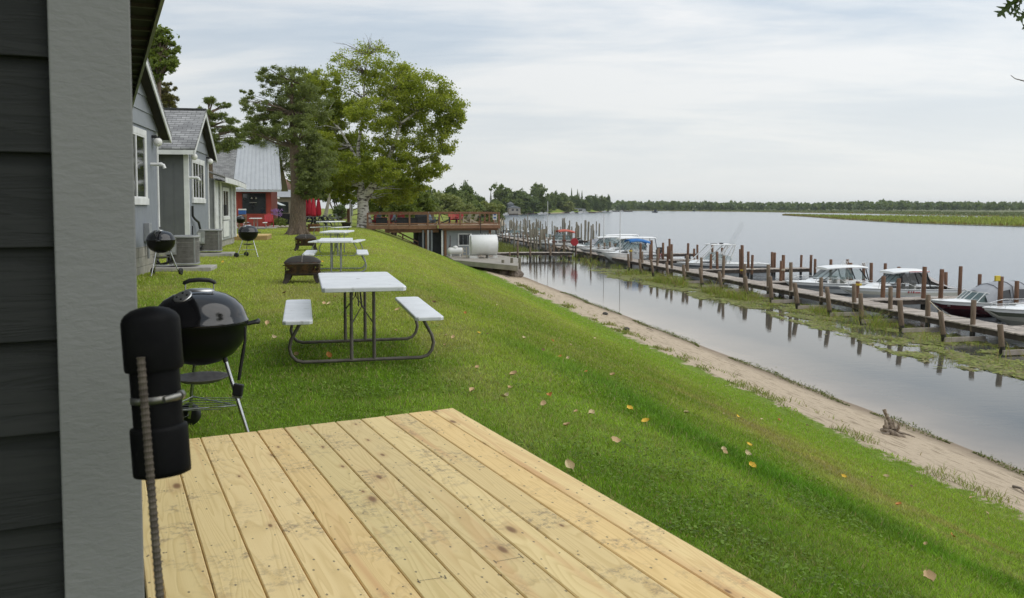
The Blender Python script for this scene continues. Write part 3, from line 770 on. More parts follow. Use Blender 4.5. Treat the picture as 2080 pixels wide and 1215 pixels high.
# ------------------------------------------------------------------ new deck
def deck():
    P1 = onz(921, 829, EYE-1.193); P2 = onz(406, 889, EYE-1.193); zt = EYE-1.193
    b1 = -SB*P1.x+CB*P1.y; c1 = CB*P1.x+SB*P1.y
    b2 = -SB*P2.x+CB*P2.y; c2 = CB*P2.x+SB*P2.y
    t = thing('deck', 'low new deck of pale yellow pine boards with scuffs and knots', 'deck', BC(0, 0, 0), BNG)
    m = MB(); w = .1400; pitch = (c1-c2)/10
    def bend(c): return b1+(b2-b1)*(c1-c)/(c1-c2)
    i = 0; c = c1
    tops = MB()
    while c-pitch > .075-.1:
        x1 = c; x0 = max(c-(pitch-.0042), RC+.035)
        e1 = bend(x1)+rng.uniform(-.006, .006); e0 = bend(x0)+rng.uniform(-.004, .004)
        z0 = zt-.032; r = .004
        # board with eased long edges
        prof = [(x0, z0),(x0, zt-r),(x0+r, zt),(x1-r, zt),(x1, zt-r),(x1, z0)]
        n = len(prof); yb = RB+.03
        vs = [(x, yb, z) for x, z in prof]+[(x, e0+(e1-e0)*(x-x0)/(x1-x0), z) for x, z in prof]
        fs = [tuple(range(n)), tuple(reversed(range(n, 2*n)))]+[((k+1) % n, k, n+k, n+(k+1) % n) for k in range(n)]
        tops.add(vs, fs)
        c -= pitch
    tops.build('deck_boards', PINE, t)
    j = MB(); yb = RB+.03
    j.hexa([(c1-.05, yb, -.1),(c1-.012, yb, -.1),(c1-.012, bend(c1)-.02, -.1),(c1-.05, bend(c1)-.02, -.1)], [(c1-.05, yb, zt-.034),(c1-.012, yb, zt-.034),(c1-.012, bend(c1)-.02, zt-.034),(c1-.05, bend(c1)-.02, zt-.034)])
    x0 = RC+.05
    j.hexa([(x0, bend(x0)-.06, -.1),(c1-.052, bend(c1)-.06, -.1),(c1-.052, bend(c1)-.02, -.1),(x0, bend(x0)-.02, -.1)], [(x0, bend(x0)-.06, zt-.034),(c1-.052, bend(c1)-.06, zt-.034),(c1-.052, bend(c1)-.02, zt-.034),(x0, bend(x0)-.02, zt-.034)])
    for k in range(6):
        y = RB+.1+k*.45; j.box(x0, c1-.052, y, y+.038, -.05, zt-.034)
    j.build('rim_joist', PINE_FAR, t)
    sm_ = mat('deck_screw', (.16,.12,.08), (.08,.06,.05), .6, 30); sw = MB()
    for k in range(5):
        y = RB+.119+k*.60; c = c1
        while c-pitch > -.02:
            for f in (.2, .8):
                sw.lathe([(.0034,.0005),(.003,.0009),(0,.0006)], 8, M=Matrix.Translation((c-pitch*f+rng.uniform(-.008,.008), y+rng.uniform(-.012,.012), zt)), cap=False)
            c -= pitch
    so2 = sw.build('screw_heads', sm_, t); so2['kind'] = 'stuff'
    # carpenter's pencil marks on two boards
    pm = mat('pencil_mark', (.10,.09,.08), None, .8, 10)
    mk = MB()
    for (ax, ay), (bx, by) in (((1006,1141),(1060,1131)),((850,1180),(905,1172)),((582,954),(617,950))):
        a = onz(ax, ay, zt+.0012); b_ = onz(bx, by, zt+.0012)
        q = lambda p: Vector((CB*p.x+SB*p.y, -SB*p.x+CB*p.y, zt+.0012))
        a, b_ = q(a), q(b_); d = (b_-a).normalized(); s = Vector((-d.y, d.x, 0))
        def strip(p0, p1, wd):
            e = (p1-p0).normalized(); nn = Vector((-e.y, e.x, 0))*wd
            mk.add([p0-nn, p1-nn, p1+nn, p0+nn], [(0,1,2,3)])
        strip(a, b_, .0009); strip(a-s*.014, a-d*.0+s*.014, .0012); strip(b_-s*.014, b_+s*.014, .0012)
    mk.build('pencil_mark', pm, t)
deck()
# ------------------------------------------------------------------ kettle grills
def kettle(label, loc, rotz, group='black kettle grills', hook=True, wheels=True, lr=0.0):
    LR = Matrix.Rotation(lr, 4, 'Z')
    t = thing('kettle_grill', label, 'grill', loc, rotz, group)
    # local: front leg toward -y; axle toward +y ; rim z .74
    m = MB(); m.lathe([(0,.475),(.06,.478),(.13,.497),(.20,.54),(.25,.60),(.278,.67),(.286,.735),(.292,.738),(.292,.748),(.283,.75),(.278,.72),(.24,.61)], 48, cap=False)
    m.build('bowl', mat('bowl_enamel', (.006,.006,.007), (.009,.009,.010), .3, 4, spec=.22), t)
    m = MB(); m.lathe([(.288,.742),(.294,.746),(.294,.757),(.287,.762),(.277,.80),(.255,.845),(.215,.888),(.16,.920),(.09,.940),(0,.947)], 48)
    lid = m.build('lid', ENAMEL, t)
    m = MB(); pts = [(-.085,0,.945),(-.084,0,.985),(-.06,0,1.0),(.06,0,1.0),(.084,0,.985),(.085,0,.945)]
    m.tube(pts[0:2], .004, 6, 1); m.tube(pts[4:6], .004, 6, 1)
    m.tube([(-.093,0,.985),(-.088,0,.996),(-.06,0,1.008),(0,0,1.013),(.06,0,1.008),(.088,0,.996),(.093,0,.985)], [.010,.013,.014,.014,.014,.013,.010], 10, 0)
    m.build('lid_handle', [BLACK_PL, CHROME], lid)
    m = MB(); m.lathe([(.09,.9405),(.085,.951),(.06,.957),(0,.958)], 20, M=Matrix.Scale(.62, 4, (0,1,0))); m.build('heat_shield', ALU, lid)
    # round vent lies on the slope of the lid
    n = Vector((-.35,-.55,1)).normalized(); q = n.to_track_quat('Z', 'Y').to_matrix().to_4x4(); q.translation = Vector((-.085,-.135,.921))
    m = MB(); m.lathe([(.058,0),(.058,.005),(.05,.007),(0,.007)], 24, M=q)
    for k in range(4):
        a = k*PI/2+.4; c = MB()
        m.lathe([(.011,.0075),(.011,.0082),(0,.0082)], 10, 1, M=q @ Matrix.Translation((.032*math.cos(a), .032*math.sin(a), 0)))
    m.build('vent', [ALU, BLACK_PL], lid)
    legs = [(-.02,-.17,-.05,-.33),(-.15,.10,-.27,.21),(.15,.10,.27,.21)]
    for i, (x0, y0, x1, y1) in enumerate(legs):
        m = MB(); top = Vector((x0*.9, y0*.9, .55)); bt = Vector((x1, y1, .0 if i == 0 else .06))
        m.tube([top, bt], .0125, 10, 0, M=LR); m.tube([top+(top-bt)*.04, top.lerp(bt, .1)], .0155, 10, 1, M=LR)
        m.build('leg', [CHROME, BLACK_PL], t)
    if wheels:
        for x in (-.31, .31):
            m = MB(); M_ = LR @ Matrix.Translation((x,.225,.075)) @ Matrix.Rotation(PI/2, 4, 'Y')
            w = m.lathe([(.055,-.022),(.073,-.018),(.076,0),(.073,.018),(.055,.022)], 24, 0, M=M_).lathe([(.056,-.014),(.056,.014)], 20, 1, M=M_).lathe([(.018,-.028),(.018,.028)], 10, 0, M=M_)
            m.build('wheel', [BLACK_PL, ALU], t)
        m = MB(); m.tube([(-.31,.225,.075),(.31,.225,.075)], .006, 8, M=LR); m.build('axle', CHROME, t)
    m = MB(); m.lathe([(0,.385),(.06,.387),(.12,.400),(.165,.424),(.168,.428),(.162,.427),(.11,.404),(0,.391)], 32, M=Matrix.Translation((0,.0,-.03)), cap=False); m.build('ash_catcher', ASH, t)
    m = MB()
    for k in range(6):
        a = -.19+k*.076; m.tube([(a*.8,-.19,.225),(a,.17,.215)], .0028, 5, M=LR)
    m.tube([(-.03,-.235,.22),(-.21,.16,.22)], .004, 5, M=LR); m.tube([(-.03,-.235,.22),(.21,.16,.22)], .004, 5, M=LR); m.tube([(-.215,.155,.22),(.215,.155,.22)], .004, 5, M=LR); m.build('wire_rack', ALU, t)
    if hook:
        m = MB(); m.tube([(.285,-.035,.725),(.335,-.035,.735),(.352,-.03,.738),(.352,.03,.738),(.335,.035,.735),(.285,.035,.725)], [.009,.010,.015,.015,.010,.009], 8); m.build('side_handle', BLACK_PL, t)
    return t
def base(px, Y, z=None):
    X = (px-CX)/F*Y*math.cos(TH)
    return Vector((X, Y, gz(X, Y) if z is None else z))
k0 = kettle('large black kettle grill at the far edge of the new pine deck', base(402, 5.42), .25, lr=1.25)
def brush():
    o = base(402, 5.42)
    t = thing('grill_brush', 'black grill brush hanging from the nearest kettle grill by its loop', 'grill brush')
    a = atY(496, 664, 5.30); 
    pts = [atY(498,664,5.28), atY(498,690,5.28), atY(494,715,5.28), atY(490,740,5.28), atY(485,772,5.28)]
    m = MB(); m.tube(pts, [.008,.009,.011,.011,.010], 8); m.build('handle', BLACK_PL, t)
    h = atY(484, 792, 5.28); m = MB()
    Rm = Matrix.Translation(h) @ Matrix.Rotation(.15, 4, 'Y')
    m.box(-.030,.030,-.02,.012,-.036,.038, 0, Rm); m.build('brush_head', BLACK_PL, t, bevel=.006)
    m = MB(); m.box(-.028,.028,-.014,.010,-.05,-.037, 0, Rm); m.build('bristles', ALU, t)
brush()
dup(k0, base(325, 18.0), -1.35, 'black kettle grill beside the first block foundation and air conditioner')
dup(k0, base(503, 25.5), .15, 'black kettle grill alone on open grass between the cabins and tree')
dup(k0, base(465, 40.2, .21), .2, 'black kettle grill standing on the small far timber platform')
dup(k0, base(488, 52.0), .2, 'farthest small kettle grill under the cooler near the red cottage')
# ------------------------------------------------------------------ picnic tables
def picnic_table(label, steel, group, top_z=.74, curve=0.0):
    t = thing('picnic_table', label, 'picnic table', (0,0,0), 0, group)
    # local y = length 1.83, x = width .76
    def slab(w, L, z, th, cx=0.0, ch=.02):
        m = MB(); N = 10; rows = []
        k = .028
        out = [(-w/2+k,-L/2),(w/2-k,-L/2),(w/2,-L/2+k),(w/2,L/2-k),(w/2-k,L/2),(-w/2+k,L/2),(-w/2,L/2-k),(-w/2,-L/2+k)]
        def ring(s, zz): return [(cx+x-math.copysign(s, x), y-math.copysign(s, y), zz) for x, y in out]
        rows = [ring(.012, z-th), ring(.002, z-th+.004), ring(0, z-.012), ring(.004, z-.003), ring(.012, z)]
        m.grid(rows, sm=False, closed=True)
        m.add(rows[-1], [tuple(range(8))]); m.add(rows[0], [tuple(reversed(range(8)))])
        return m
    top = slab(.76, 1.83, top_z, .046); tp = top.build('tabletop', PLASTIC, t)
    h = MB(); h.lathe([(.022,top_z+.0005),(.022,top_z+.0015),(0,top_z+.0015)], 16); h.build('umbrella_plug', mat('plug_gray', (.5,.5,.5), None, .5, 9), tp)
    for sx in (-1, 1):
        slab(.265, 1.83, .452, .04, sx*.592).build('bench', PLASTIC, t)
    for sy in (-1, 1):
        y = sy*.60; m = MB(); pts = []
        # one bent tube: bench, knee, ground bar, knee, bench
        half = [(.565,.412),(.592,.35),(.655,.235),(.672,.16),(.655,.09),(.612,.04),(.55,.022)]
        pts = [(-x, y, z) for x, z in half]+[(x, y, z) for x, z in reversed(half)]
        m.tube(pts, .0165, 10)
        m.tube([(-.615,y,.410),(.0-.585,y,.410)], .0165, 8); m.tube([(.585,y,.410),(.615,y,.410)], .0165, 8)
        m.build('bench_frame', steel, t)
        for sx in (-1, 1):
            m = MB(); m.tube([(sx*.105, y, .03),(sx*.105, y, .33)], .0175, 10); m.tube([(sx*.105, y, .33),(sx*.105, y, top_z-.047)], .0155, 10)
            m.build('leg', steel, t)
        m = MB(); m.tube([(-.105,y,.36),(.0,y-sy*.10,.52),(.105,y,.36)], .0075, 6); m.tube([(0,y-sy*.10,.52),(0,sy*.18,top_z-.05)], .0085, 6)
        m.tube([(-.03,y-sy*.1,.52),(-.03,y-sy*.19,.64),(0,sy*.2,top_z-.05)], .006, 6)
        m.build('brace', steel, t)
    return t
def set_table(t, px, py, Y, rot, zoff=0.0):
    X = (px-CX)/F*Y*math.cos(TH); t.location = (X, Y, zoff); t.rotation_euler = (0,0,rot)
T1 = picnic_table('nearest white folding picnic table with brown legs on the lawn', STEEL_BRN, 'white folding picnic tables')
T1.location = (-1.549, 8.65, 0.0); T1.rotation_euler = (0,0,math.radians(13.7))
T2 = picnic_table('white picnic table with grey legs just beyond the nearest table', STEEL_GRY, 'white folding picnic tables')
set_table(T2, 682, 0, 19.9, math.radians(10.5), -.02)
def table(px, Y, rot, label, z=0.0):
    r = dup(T2, (0,0,0), 0, label); set_table(r, px, 0, Y, rot, z); return r
table(685, 26.2, math.radians(2), 'white picnic table turned slightly between two others beyond the fire pits')
table(672, 44.5, math.radians(-16), 'farthest white picnic table near the big bare trunk')
table(519, 57.5, math.radians(14), 'white picnic table against the red cottage wall')
# ------------------------------------------------------------------ fire pits
def pitmat():
    m, nt, b = newmat('rusted_cutout_steel')
    v = coords(nt, (1,1,1))
    c = mixc(nt, ramp(nt, noise_n(nt, v, 9, 5, .65), [(.4,0.0),(.62,1.0)]), (.045,.032,.026), (.15,.075,.04))
    lk(nt, c, b.inputs['Base Color']); b.inputs['Roughness'].default_value = .75; b.inputs['Metallic'].default_value = .3
    tc = nd(nt, 'ShaderNodeTexCoord'); sep = nd(nt, 'ShaderNodeSeparateXYZ'); lk(nt, tc.outputs['Object'], sep.inputs[0])
    band = math_n(nt, 'MULTIPLY', math_n(nt, 'GREATER_THAN', sep.outputs[2], .235), math_n(nt, 'LESS_THAN', sep.outputs[2], .35))
    ho = ramp(nt, noise_n(nt, v, 17, 2, .5), [(.515,0.0),(.525,1.0)])
    gate = ramp(nt, noise_n(nt, coords(nt, (1,1,.2)), 4.5, 1), [(.38,0.0),(.42,1.0)])
    f = math_n(nt, 'MULTIPLY', math_n(nt, 'MULTIPLY', band, ho), gate)
    lk(nt, math_n(nt, 'SUBTRACT', 1.0, f), b.inputs['Alpha'])
    return m
PITM = pitmat(); PITD = mat('sooty_steel', (.018,.015,.013), (.04,.028,.02), .8, 12, metal=.3)
def meshlid():
    m, nt, b = newmat('spark_mesh')
    b.inputs['Base Color'].default_value = (.022,.017,.013,1); b.inputs['Roughness'].default_value = .7
    b.inputs['Alpha'].default_value = .86
    return m
MESHL = meshlid()
def fire_pit(label, loc, rotz):
    t = thing('fire_pit', label, 'fire pit', loc, rotz, 'square fire pits on the lawn')
    w = .33; 
    m = MB(); m.lathe([(.315,.165),(.335,.18),(.335,.405),(.352,.412),(.352,.422),(.325,.422)], 48, cap=False, sq=7); m.build('fire_box', PITM, t)
    m = MB(); m.lathe([(0,.155),(.315,.166)], 48, cap=False, sq=7); m.lathe([(.338,.186),(.342,.19),(.342,.202),(.338,.206)], 48, cap=False, sq=7); m.build('bowl_floor', PITD, t)
    for sx in (-1,1):
        for sy in (-1,1):
            m = MB(); rows = []
            for z, o, h in ((.19,.27,.062),(.12,.275,.058),(.06,.295,.05),(.0,.335,.046)):
                rows.append([(sx*(o-h), sy*(o+.06), z),(sx*(o+.06), sy*(o+.06), z),(sx*(o+.06), sy*(o-h), z)])
            m.grid(rows, sm=False); m.build('leg', PITD, t, solid=.012)
    m = MB(); m.lathe([(.345,.424),(.33,.44),(.28,.478),(.21,.510),(.11,.528),(0,.532)], 40, cap=False, sq=6); d = m.build('spark_screen', MESHL, t)
    m = MB()
    ring = [(.345*math.cos(a)/((abs(math.cos(a))**6+abs(math.sin(a))**6)**(1/6)), .345*math.sin(a)/((abs(math.cos(a))**6+abs(math.sin(a))**6)**(1/6)), .397) for a in [2*PI*k/32 for k in range(33)]]
    m.tube(ring, .007, 6)
    for a in (0, PI/2):
        m.tube([(math.cos(a)*r, math.sin(a)*r, z) for r, z in ((-.345,.427),(-.28,.483),(-.21,.515),(-.11,.533),(0,.537),(.11,.533),(.21,.515),(.28,.483),(.345,.427))], .006, 6)
    m.build('screen_frame', mat('screen_frame', (.24,.21,.18), None, .6, 9, metal=.3), d)
    m = MB(); m.tube([(-.03,0,.54),(-.02,0,.57),(.02,0,.57),(.03,0,.54)], .006, 6); m.build('screen_handle', PITD, d)
    for sx in (-1,1):
        m = MB(); m.tube([(sx*.335,-.06,.35),(sx*.375,-.055,.345),(sx*.385,0,.335),(sx*.375,.055,.345),(sx*.335,.06,.35)], .008, 6); m.build('carry_handle', PITD, t)
    return t
f0 = fire_pit('rusty square fire pit nearest the front picnic table', base(613.5, 17.0), .19)
dup(f0, base(620, 28.6), .25, 'rusty square fire pit second in line, beside the grey-legged table')
def rustbox(px, Y, label):
    t = thing('fire_ring', label, 'fire pit', base(px, Y), .3)
    m = MB(); m.lathe([(.34,.0),(.36,.05),(.36,.42),(.38,.44),(.38,.46),(.33,.46),(.33,.1)], 20, cap=False); m.build('drum', mat('orange_rust', (.20,.085,.03), (.10,.05,.025), .85, 6), t)
    m = MB(); m.lathe([(0,.1),(.33,.1)], 20, cap=False); m.build('ash_bed', ASH, t)
rustbox(637, 52, 'small rust-orange fire drum near the umbrella tables')
def planter():
    t = thing('planter', 'low dark tapered planter bowl on grass by the flag post', 'planter', base(703, 60), 0)
    m = MB(); m.lathe([(.20,0),(.34,.36),(.40,.42),(.37,.43),(.30,.36),(0,.34)], 20, cap=False); m.build('bowl', PITD, t)
    m = MB()
    for i in range(60):
        a = rng.uniform(0,6.28); r = rng.uniform(0,.28); h = rng.uniform(.05,.16)
        m.add([(r*math.cos(a)-.03, r*math.sin(a), .36),(r*math.cos(a)+.03, r*math.sin(a), .36),(r*math.cos(a), r*math.sin(a), .36+h)], [(0,1,2)])
    m.build('plants', L_BUSH, t)
planter()
# ------------------------------------------------------------------ air conditioners
def ac(label, loc, rotz):
    t = thing('air_conditioner', label, 'air conditioner', loc, rotz, 'outdoor cooling units by the cabins')
    G = mat('ac_gray', (.30,.305,.295), (.24,.245,.235), .5, 5); D = mat('ac_dark', (.03,.03,.03), None, .7, 9)
    FIN = mat('ac_fin', (.27,.26,.235), (.20,.19,.17), .6, 9)
    m = MB(); m.lathe([(.33,.045),(.345,.05),(.345,.075),(.33,.08)], 40, sq=4); m.lathe([(.31,.08),(.31,.60)], 40, 1, cap=False, sq=4)
    m.build('coil_core', [G, D], t)
    m = MB(); z = .085
    while z < .585:
        m.lathe([(.316,z),(.334,z+.004),(.334,z+.009),(.318,z+.014)], 40, 0, cap=False, sq=4, sm=False); z += .0165
    for k in range(1, 6): m.lathe([(.320,.08+k*.085),(.338,.082+k*.085),(.338,.090+k*.085),(.32,.092+k*.085)], 40, 0, cap=False, sq=4, sm=False)
    m.build('louver_slats', FIN, t)
    for sx, sy in ((-1,-1),(1,-1),(1,1),(-1,1)):
        m = MB(); m.box(sx*.276-.018, sx*.276+.018, sy*.276-.018, sy*.276+.018, .05, .605); m.build('corner_post', G, t, bevel=.006)
    m = MB(); m.lathe([(.335,.60),(.352,.605),(.352,.638),(.33,.648),(.27,.648)], 40, cap=False, sq=4); tp = m.build('top_cover', G, t)
    m = MB()
    for r in (.05,.085,.12,.155,.19,.225,.26): m.lathe([(r,.651),(r+.005,.654),(r+.01,.651)], 32, cap=False)
    for k in range(8):
        a = k*PI/4; m.beam((.03*math.cos(a),.03*math.sin(a),.648),(.29*math.cos(a),.29*math.sin(a),.648), .008, .006)
    m.build('fan_guard', G, tp)
    m = MB(); m.lathe([(0,.62),(.28,.62)], 24, cap=False); m.build('fan_well', D, tp)
    m = MB(); m.box(-.37,-.13,-.365,-.30,.26,.60); m.box(-.37,-.345,-.30,.0,.08,.60)
    pn = m.build('service_panel', G, t, bevel=.006)
    m = MB(); m.box(-.33,-.255,-.368,-.3655,.32,.56); m.build('label_plate', mat('plate_white', (.62,.62,.6), None, .5, 9), pn)
    m = MB(); m.box(-.225,-.155,-.368,-.3655,.31,.42); m.build('label_sticker', mat('sticker_gray', (.45,.46,.46), (.3,.31,.31), .5, 60), pn)
    m = MB(); m.tube([(-.2,-.34,.2),(-.32,-.38,.10),(-.5,-.3,.06),(-.62,.0,.10),(-.8,.1,.2)], .022, 8); m.tube([(-.2,-.3,.14),(-.4,-.36,.05),(-.7,-.1,.08)], .014, 8); m.build('hose', BLACK_PL, t)
    return t
a1 = base(373, 19.9); a1.z = .10; a2 = base(427, 26.0); a2.z = .09
A1 = ac_ = ac('grey louvred cooling unit behind the kettle grill on its slab', a1, ANG)
A1.scale = (.94, .94, 1.09)
dup(A1, a2, ANG, 'grey louvred cooling unit farther along, below the double window')
for c, w, dpt, lab, z in ((a1, 1.15, .95, 'thin concrete slab under the nearer cooling unit', .10), (a2, 1.15, .95, 'thin concrete slab under the farther cooling unit', .09)):
    m = MB(); m.box(-.68, w-.5, -.5, dpt-.5, -.12, -.002); o = m.build('concrete_slab', CONC, None, bevel=.012, loc=c, rotz=ANG); tag(o, lab, 'slab', 'slabs under the cooling units')
# ------------------------------------------------------------------ house materials
def shingles(name, ax, c1, c2, c3, zs=.075):
    m, nt, b = newmat(name)
    tc = nd(nt, 'ShaderNodeTexCoord'); sep = nd(nt, 'ShaderNodeSeparateXYZ'); lk(nt, tc.outputs['Object'], sep.inputs[0])
    com = nd(nt, 'ShaderNodeCombineXYZ'); lk(nt, sep.outputs[ax], com.inputs[0]); lk(nt, sep.outputs[2], com.inputs[1])
    br = nd(nt, 'ShaderNodeTexBrick'); br.inputs['Scale'].default_value = 1; br.inputs['Brick Width'].default_value = .26; br.inputs['Row Height'].default_value = zs
    br.inputs['Mortar Size'].default_value = .008; br.inputs['Mortar Smooth'].default_value = .3; br.inputs['Bias'].default_value = 0.0
    br.inputs['Color1'].default_value = (*c1,1); br.inputs['Color2'].default_value = (*c2,1); br.inputs['Mortar'].default_value = (*c3,1)
    lk(nt, com.outputs[0], br.inputs['Vector'])
    n = noise_n(nt, tc.outputs['Object'], 2.2, 4)
    lk(nt, mixc(nt, 1.0, br.outputs['Color'], ramp(nt, n, [(.3,.8),(.7,1.2)]), 'MULTIPLY'), b.inputs['Base Color'])
    b.inputs['Roughness'].default_value = .9; b.inputs['Specular IOR Level'].default_value = .2
    bump_n(nt, br.outputs['Fac'], b, -.4, .02)
    return m
SHG = shingles('gray_shingles', 0, (.33,.33,.325), (.215,.215,.215), (.09,.09,.09))
SHG2 = shingles('gray_shingles_side', 1, (.33,.325,.31), (.22,.215,.21), (.09,.09,.09), .05)
WALLB = mat('bluegray_panel', (.245,.262,.285), (.19,.205,.228), .7, 3, (6,6,.7), bump=.35, bscale=18)
WALLG = mat('bluegray_lap', (.255,.27,.285), (.225,.24,.255), .6, 3)
WALLD = mat('gray_board_wall', (.115,.12,.122), (.098,.102,.104), .65, 3)
WALLL = mat('light_gray_lap', (.35,.36,.355), (.30,.31,.305), .65, 3)
BLOCK = None
def blockmat():
    m, nt, b = newmat('foundation_block')
    tc = nd(nt, 'ShaderNodeTexCoord'); sep = nd(nt, 'ShaderNodeSeparateXYZ'); lk(nt, tc.outputs['Object'], sep.inputs[0])
    com = nd(nt, 'ShaderNodeCombineXYZ'); lk(nt, math_n(nt, 'ADD', sep.outputs[1], sep.outputs[0]), com.inputs[0]); lk(nt, sep.outputs[2], com.inputs[1])
    br = nd(nt, 'ShaderNodeTexBrick'); br.inputs['Scale'].default_value = 1; br.inputs['Brick Width'].default_value = .4; br.inputs['Row Height'].default_value = .2
    br.inputs['Mortar Size'].default_value = .009; br.inputs['Color1'].default_value = (.36,.34,.29,1); br.inputs['Color2'].default_value = (.29,.27,.23,1); br.inputs['Mortar'].default_value = (.20,.19,.165,1)
    lk(nt, com.outputs[0], br.inputs['Vector']); n = noise_n(nt, tc.outputs['Object'], 6, 5)
    lk(nt, mixc(nt, 1.0, br.outputs['Color'], ramp(nt, n, [(.3,.75),(.7,1.15)]), 'MULTIPLY'), b.inputs['Base Color']); b.inputs['Roughness'].default_value = .9
    bump_n(nt, br.outputs['Fac'], b, -.4, .01)
    return m
BLOCK = blockmat()
GLOBE = mat('globe_glass', (.78,.77,.72), (.7,.69,.65), .25, 4)
def house_thing(name, label, u0, v0, cat='cabin', z=0, group=None):
    return thing(name, label, cat, W(u0, v0, z), ANG, group)
def window(t, x, y0, y1, z0, z1, tr=.10, mull=1, sx=1, bars=0, name='window'):
    """window in the wall plane x (normal +x), y0..y1 by z0..z1, trim inside that rectangle"""
    m = MB()
    a, b_ = x+.002, x+.035
    m.box(a, b_, y0, y0+tr, z0, z1); m.box(a, b_, y1-tr, y1, z0, z1); m.box(a, b_, y0+tr, y1-tr, z1-tr, z1); m.box(a, b_+.02, y0-.02, y1+.02, z0-.01, z0+tr)
    w = m.build(name, WHITE_PAINT, t, bevel=.004)
    m = MB(); iy0, iy1, iz0, iz1 = y0+tr, y1-tr, z0+tr, z1-tr
    n = mull+1
    for k in range(n):
        p = iy0+(iy1-iy0)*k/n; q = iy0+(iy1-iy0)*(k+1)/n; s = .035
        xx = x+.010
        m.box(xx, xx+.02, p, p+s, iz0, iz1); m.box(xx, xx+.02, q-s, q, iz0, iz1); m.box(xx, xx+.02, p+s, q-s, iz1-s, iz1); m.box(xx, xx+.02, p+s, q-s, iz0, iz0+s)
        for j in range(bars):
            yy = p+(q-p)*(j+1)/(bars+1); m.box(xx+.002, xx+.016, yy-.011, yy+.011, iz0+s, iz1-s)
    m.build('sash', WHITE_PAINT, w)
    m = MB(); m.add([(x+.012, iy0, iz0),(x+.012, iy1, iz0),(x+.012, iy1, iz1),(x+.012, iy0, iz1)], [(0,1,2,3)]); m.build('pane', PANE, w)
    return w
def globe_light(t, x, y, z):
    m = MB(); m.box(x+.002, x+.10, y-.07, y+.07, z+.09, z+.15); l = m.build('wall_light', BLACK_PL, t, bevel=.01)
    m = MB(); m.lathe([(.1*math.sin(a), -.1*math.cos(a)) for a in [PI*k/10 for k in range(11)]], 16, M=Matrix.Translation((x+.12, y, z)), cap=False); m.build('globe', GLOBE, l)
    m = MB(); m.tube([(x+.12,y,z+.07),(x+.12,y,z+.12)], .05, 10); m.build('lamp_cap', BLACK_PL, l)
def vent_pipe(t, x, y, z):
    m = MB(); m.tube([(x,y,z),(x+.22,y,z-.005),(x+.27,y,z-.02),(x+.295,y,z-.09)], .038, 10); m.tube([(x+.18,y,z),(x+.24,y,z-.005)], .046, 10); m.build('vent_pipe', WHITE_PAINT, t)
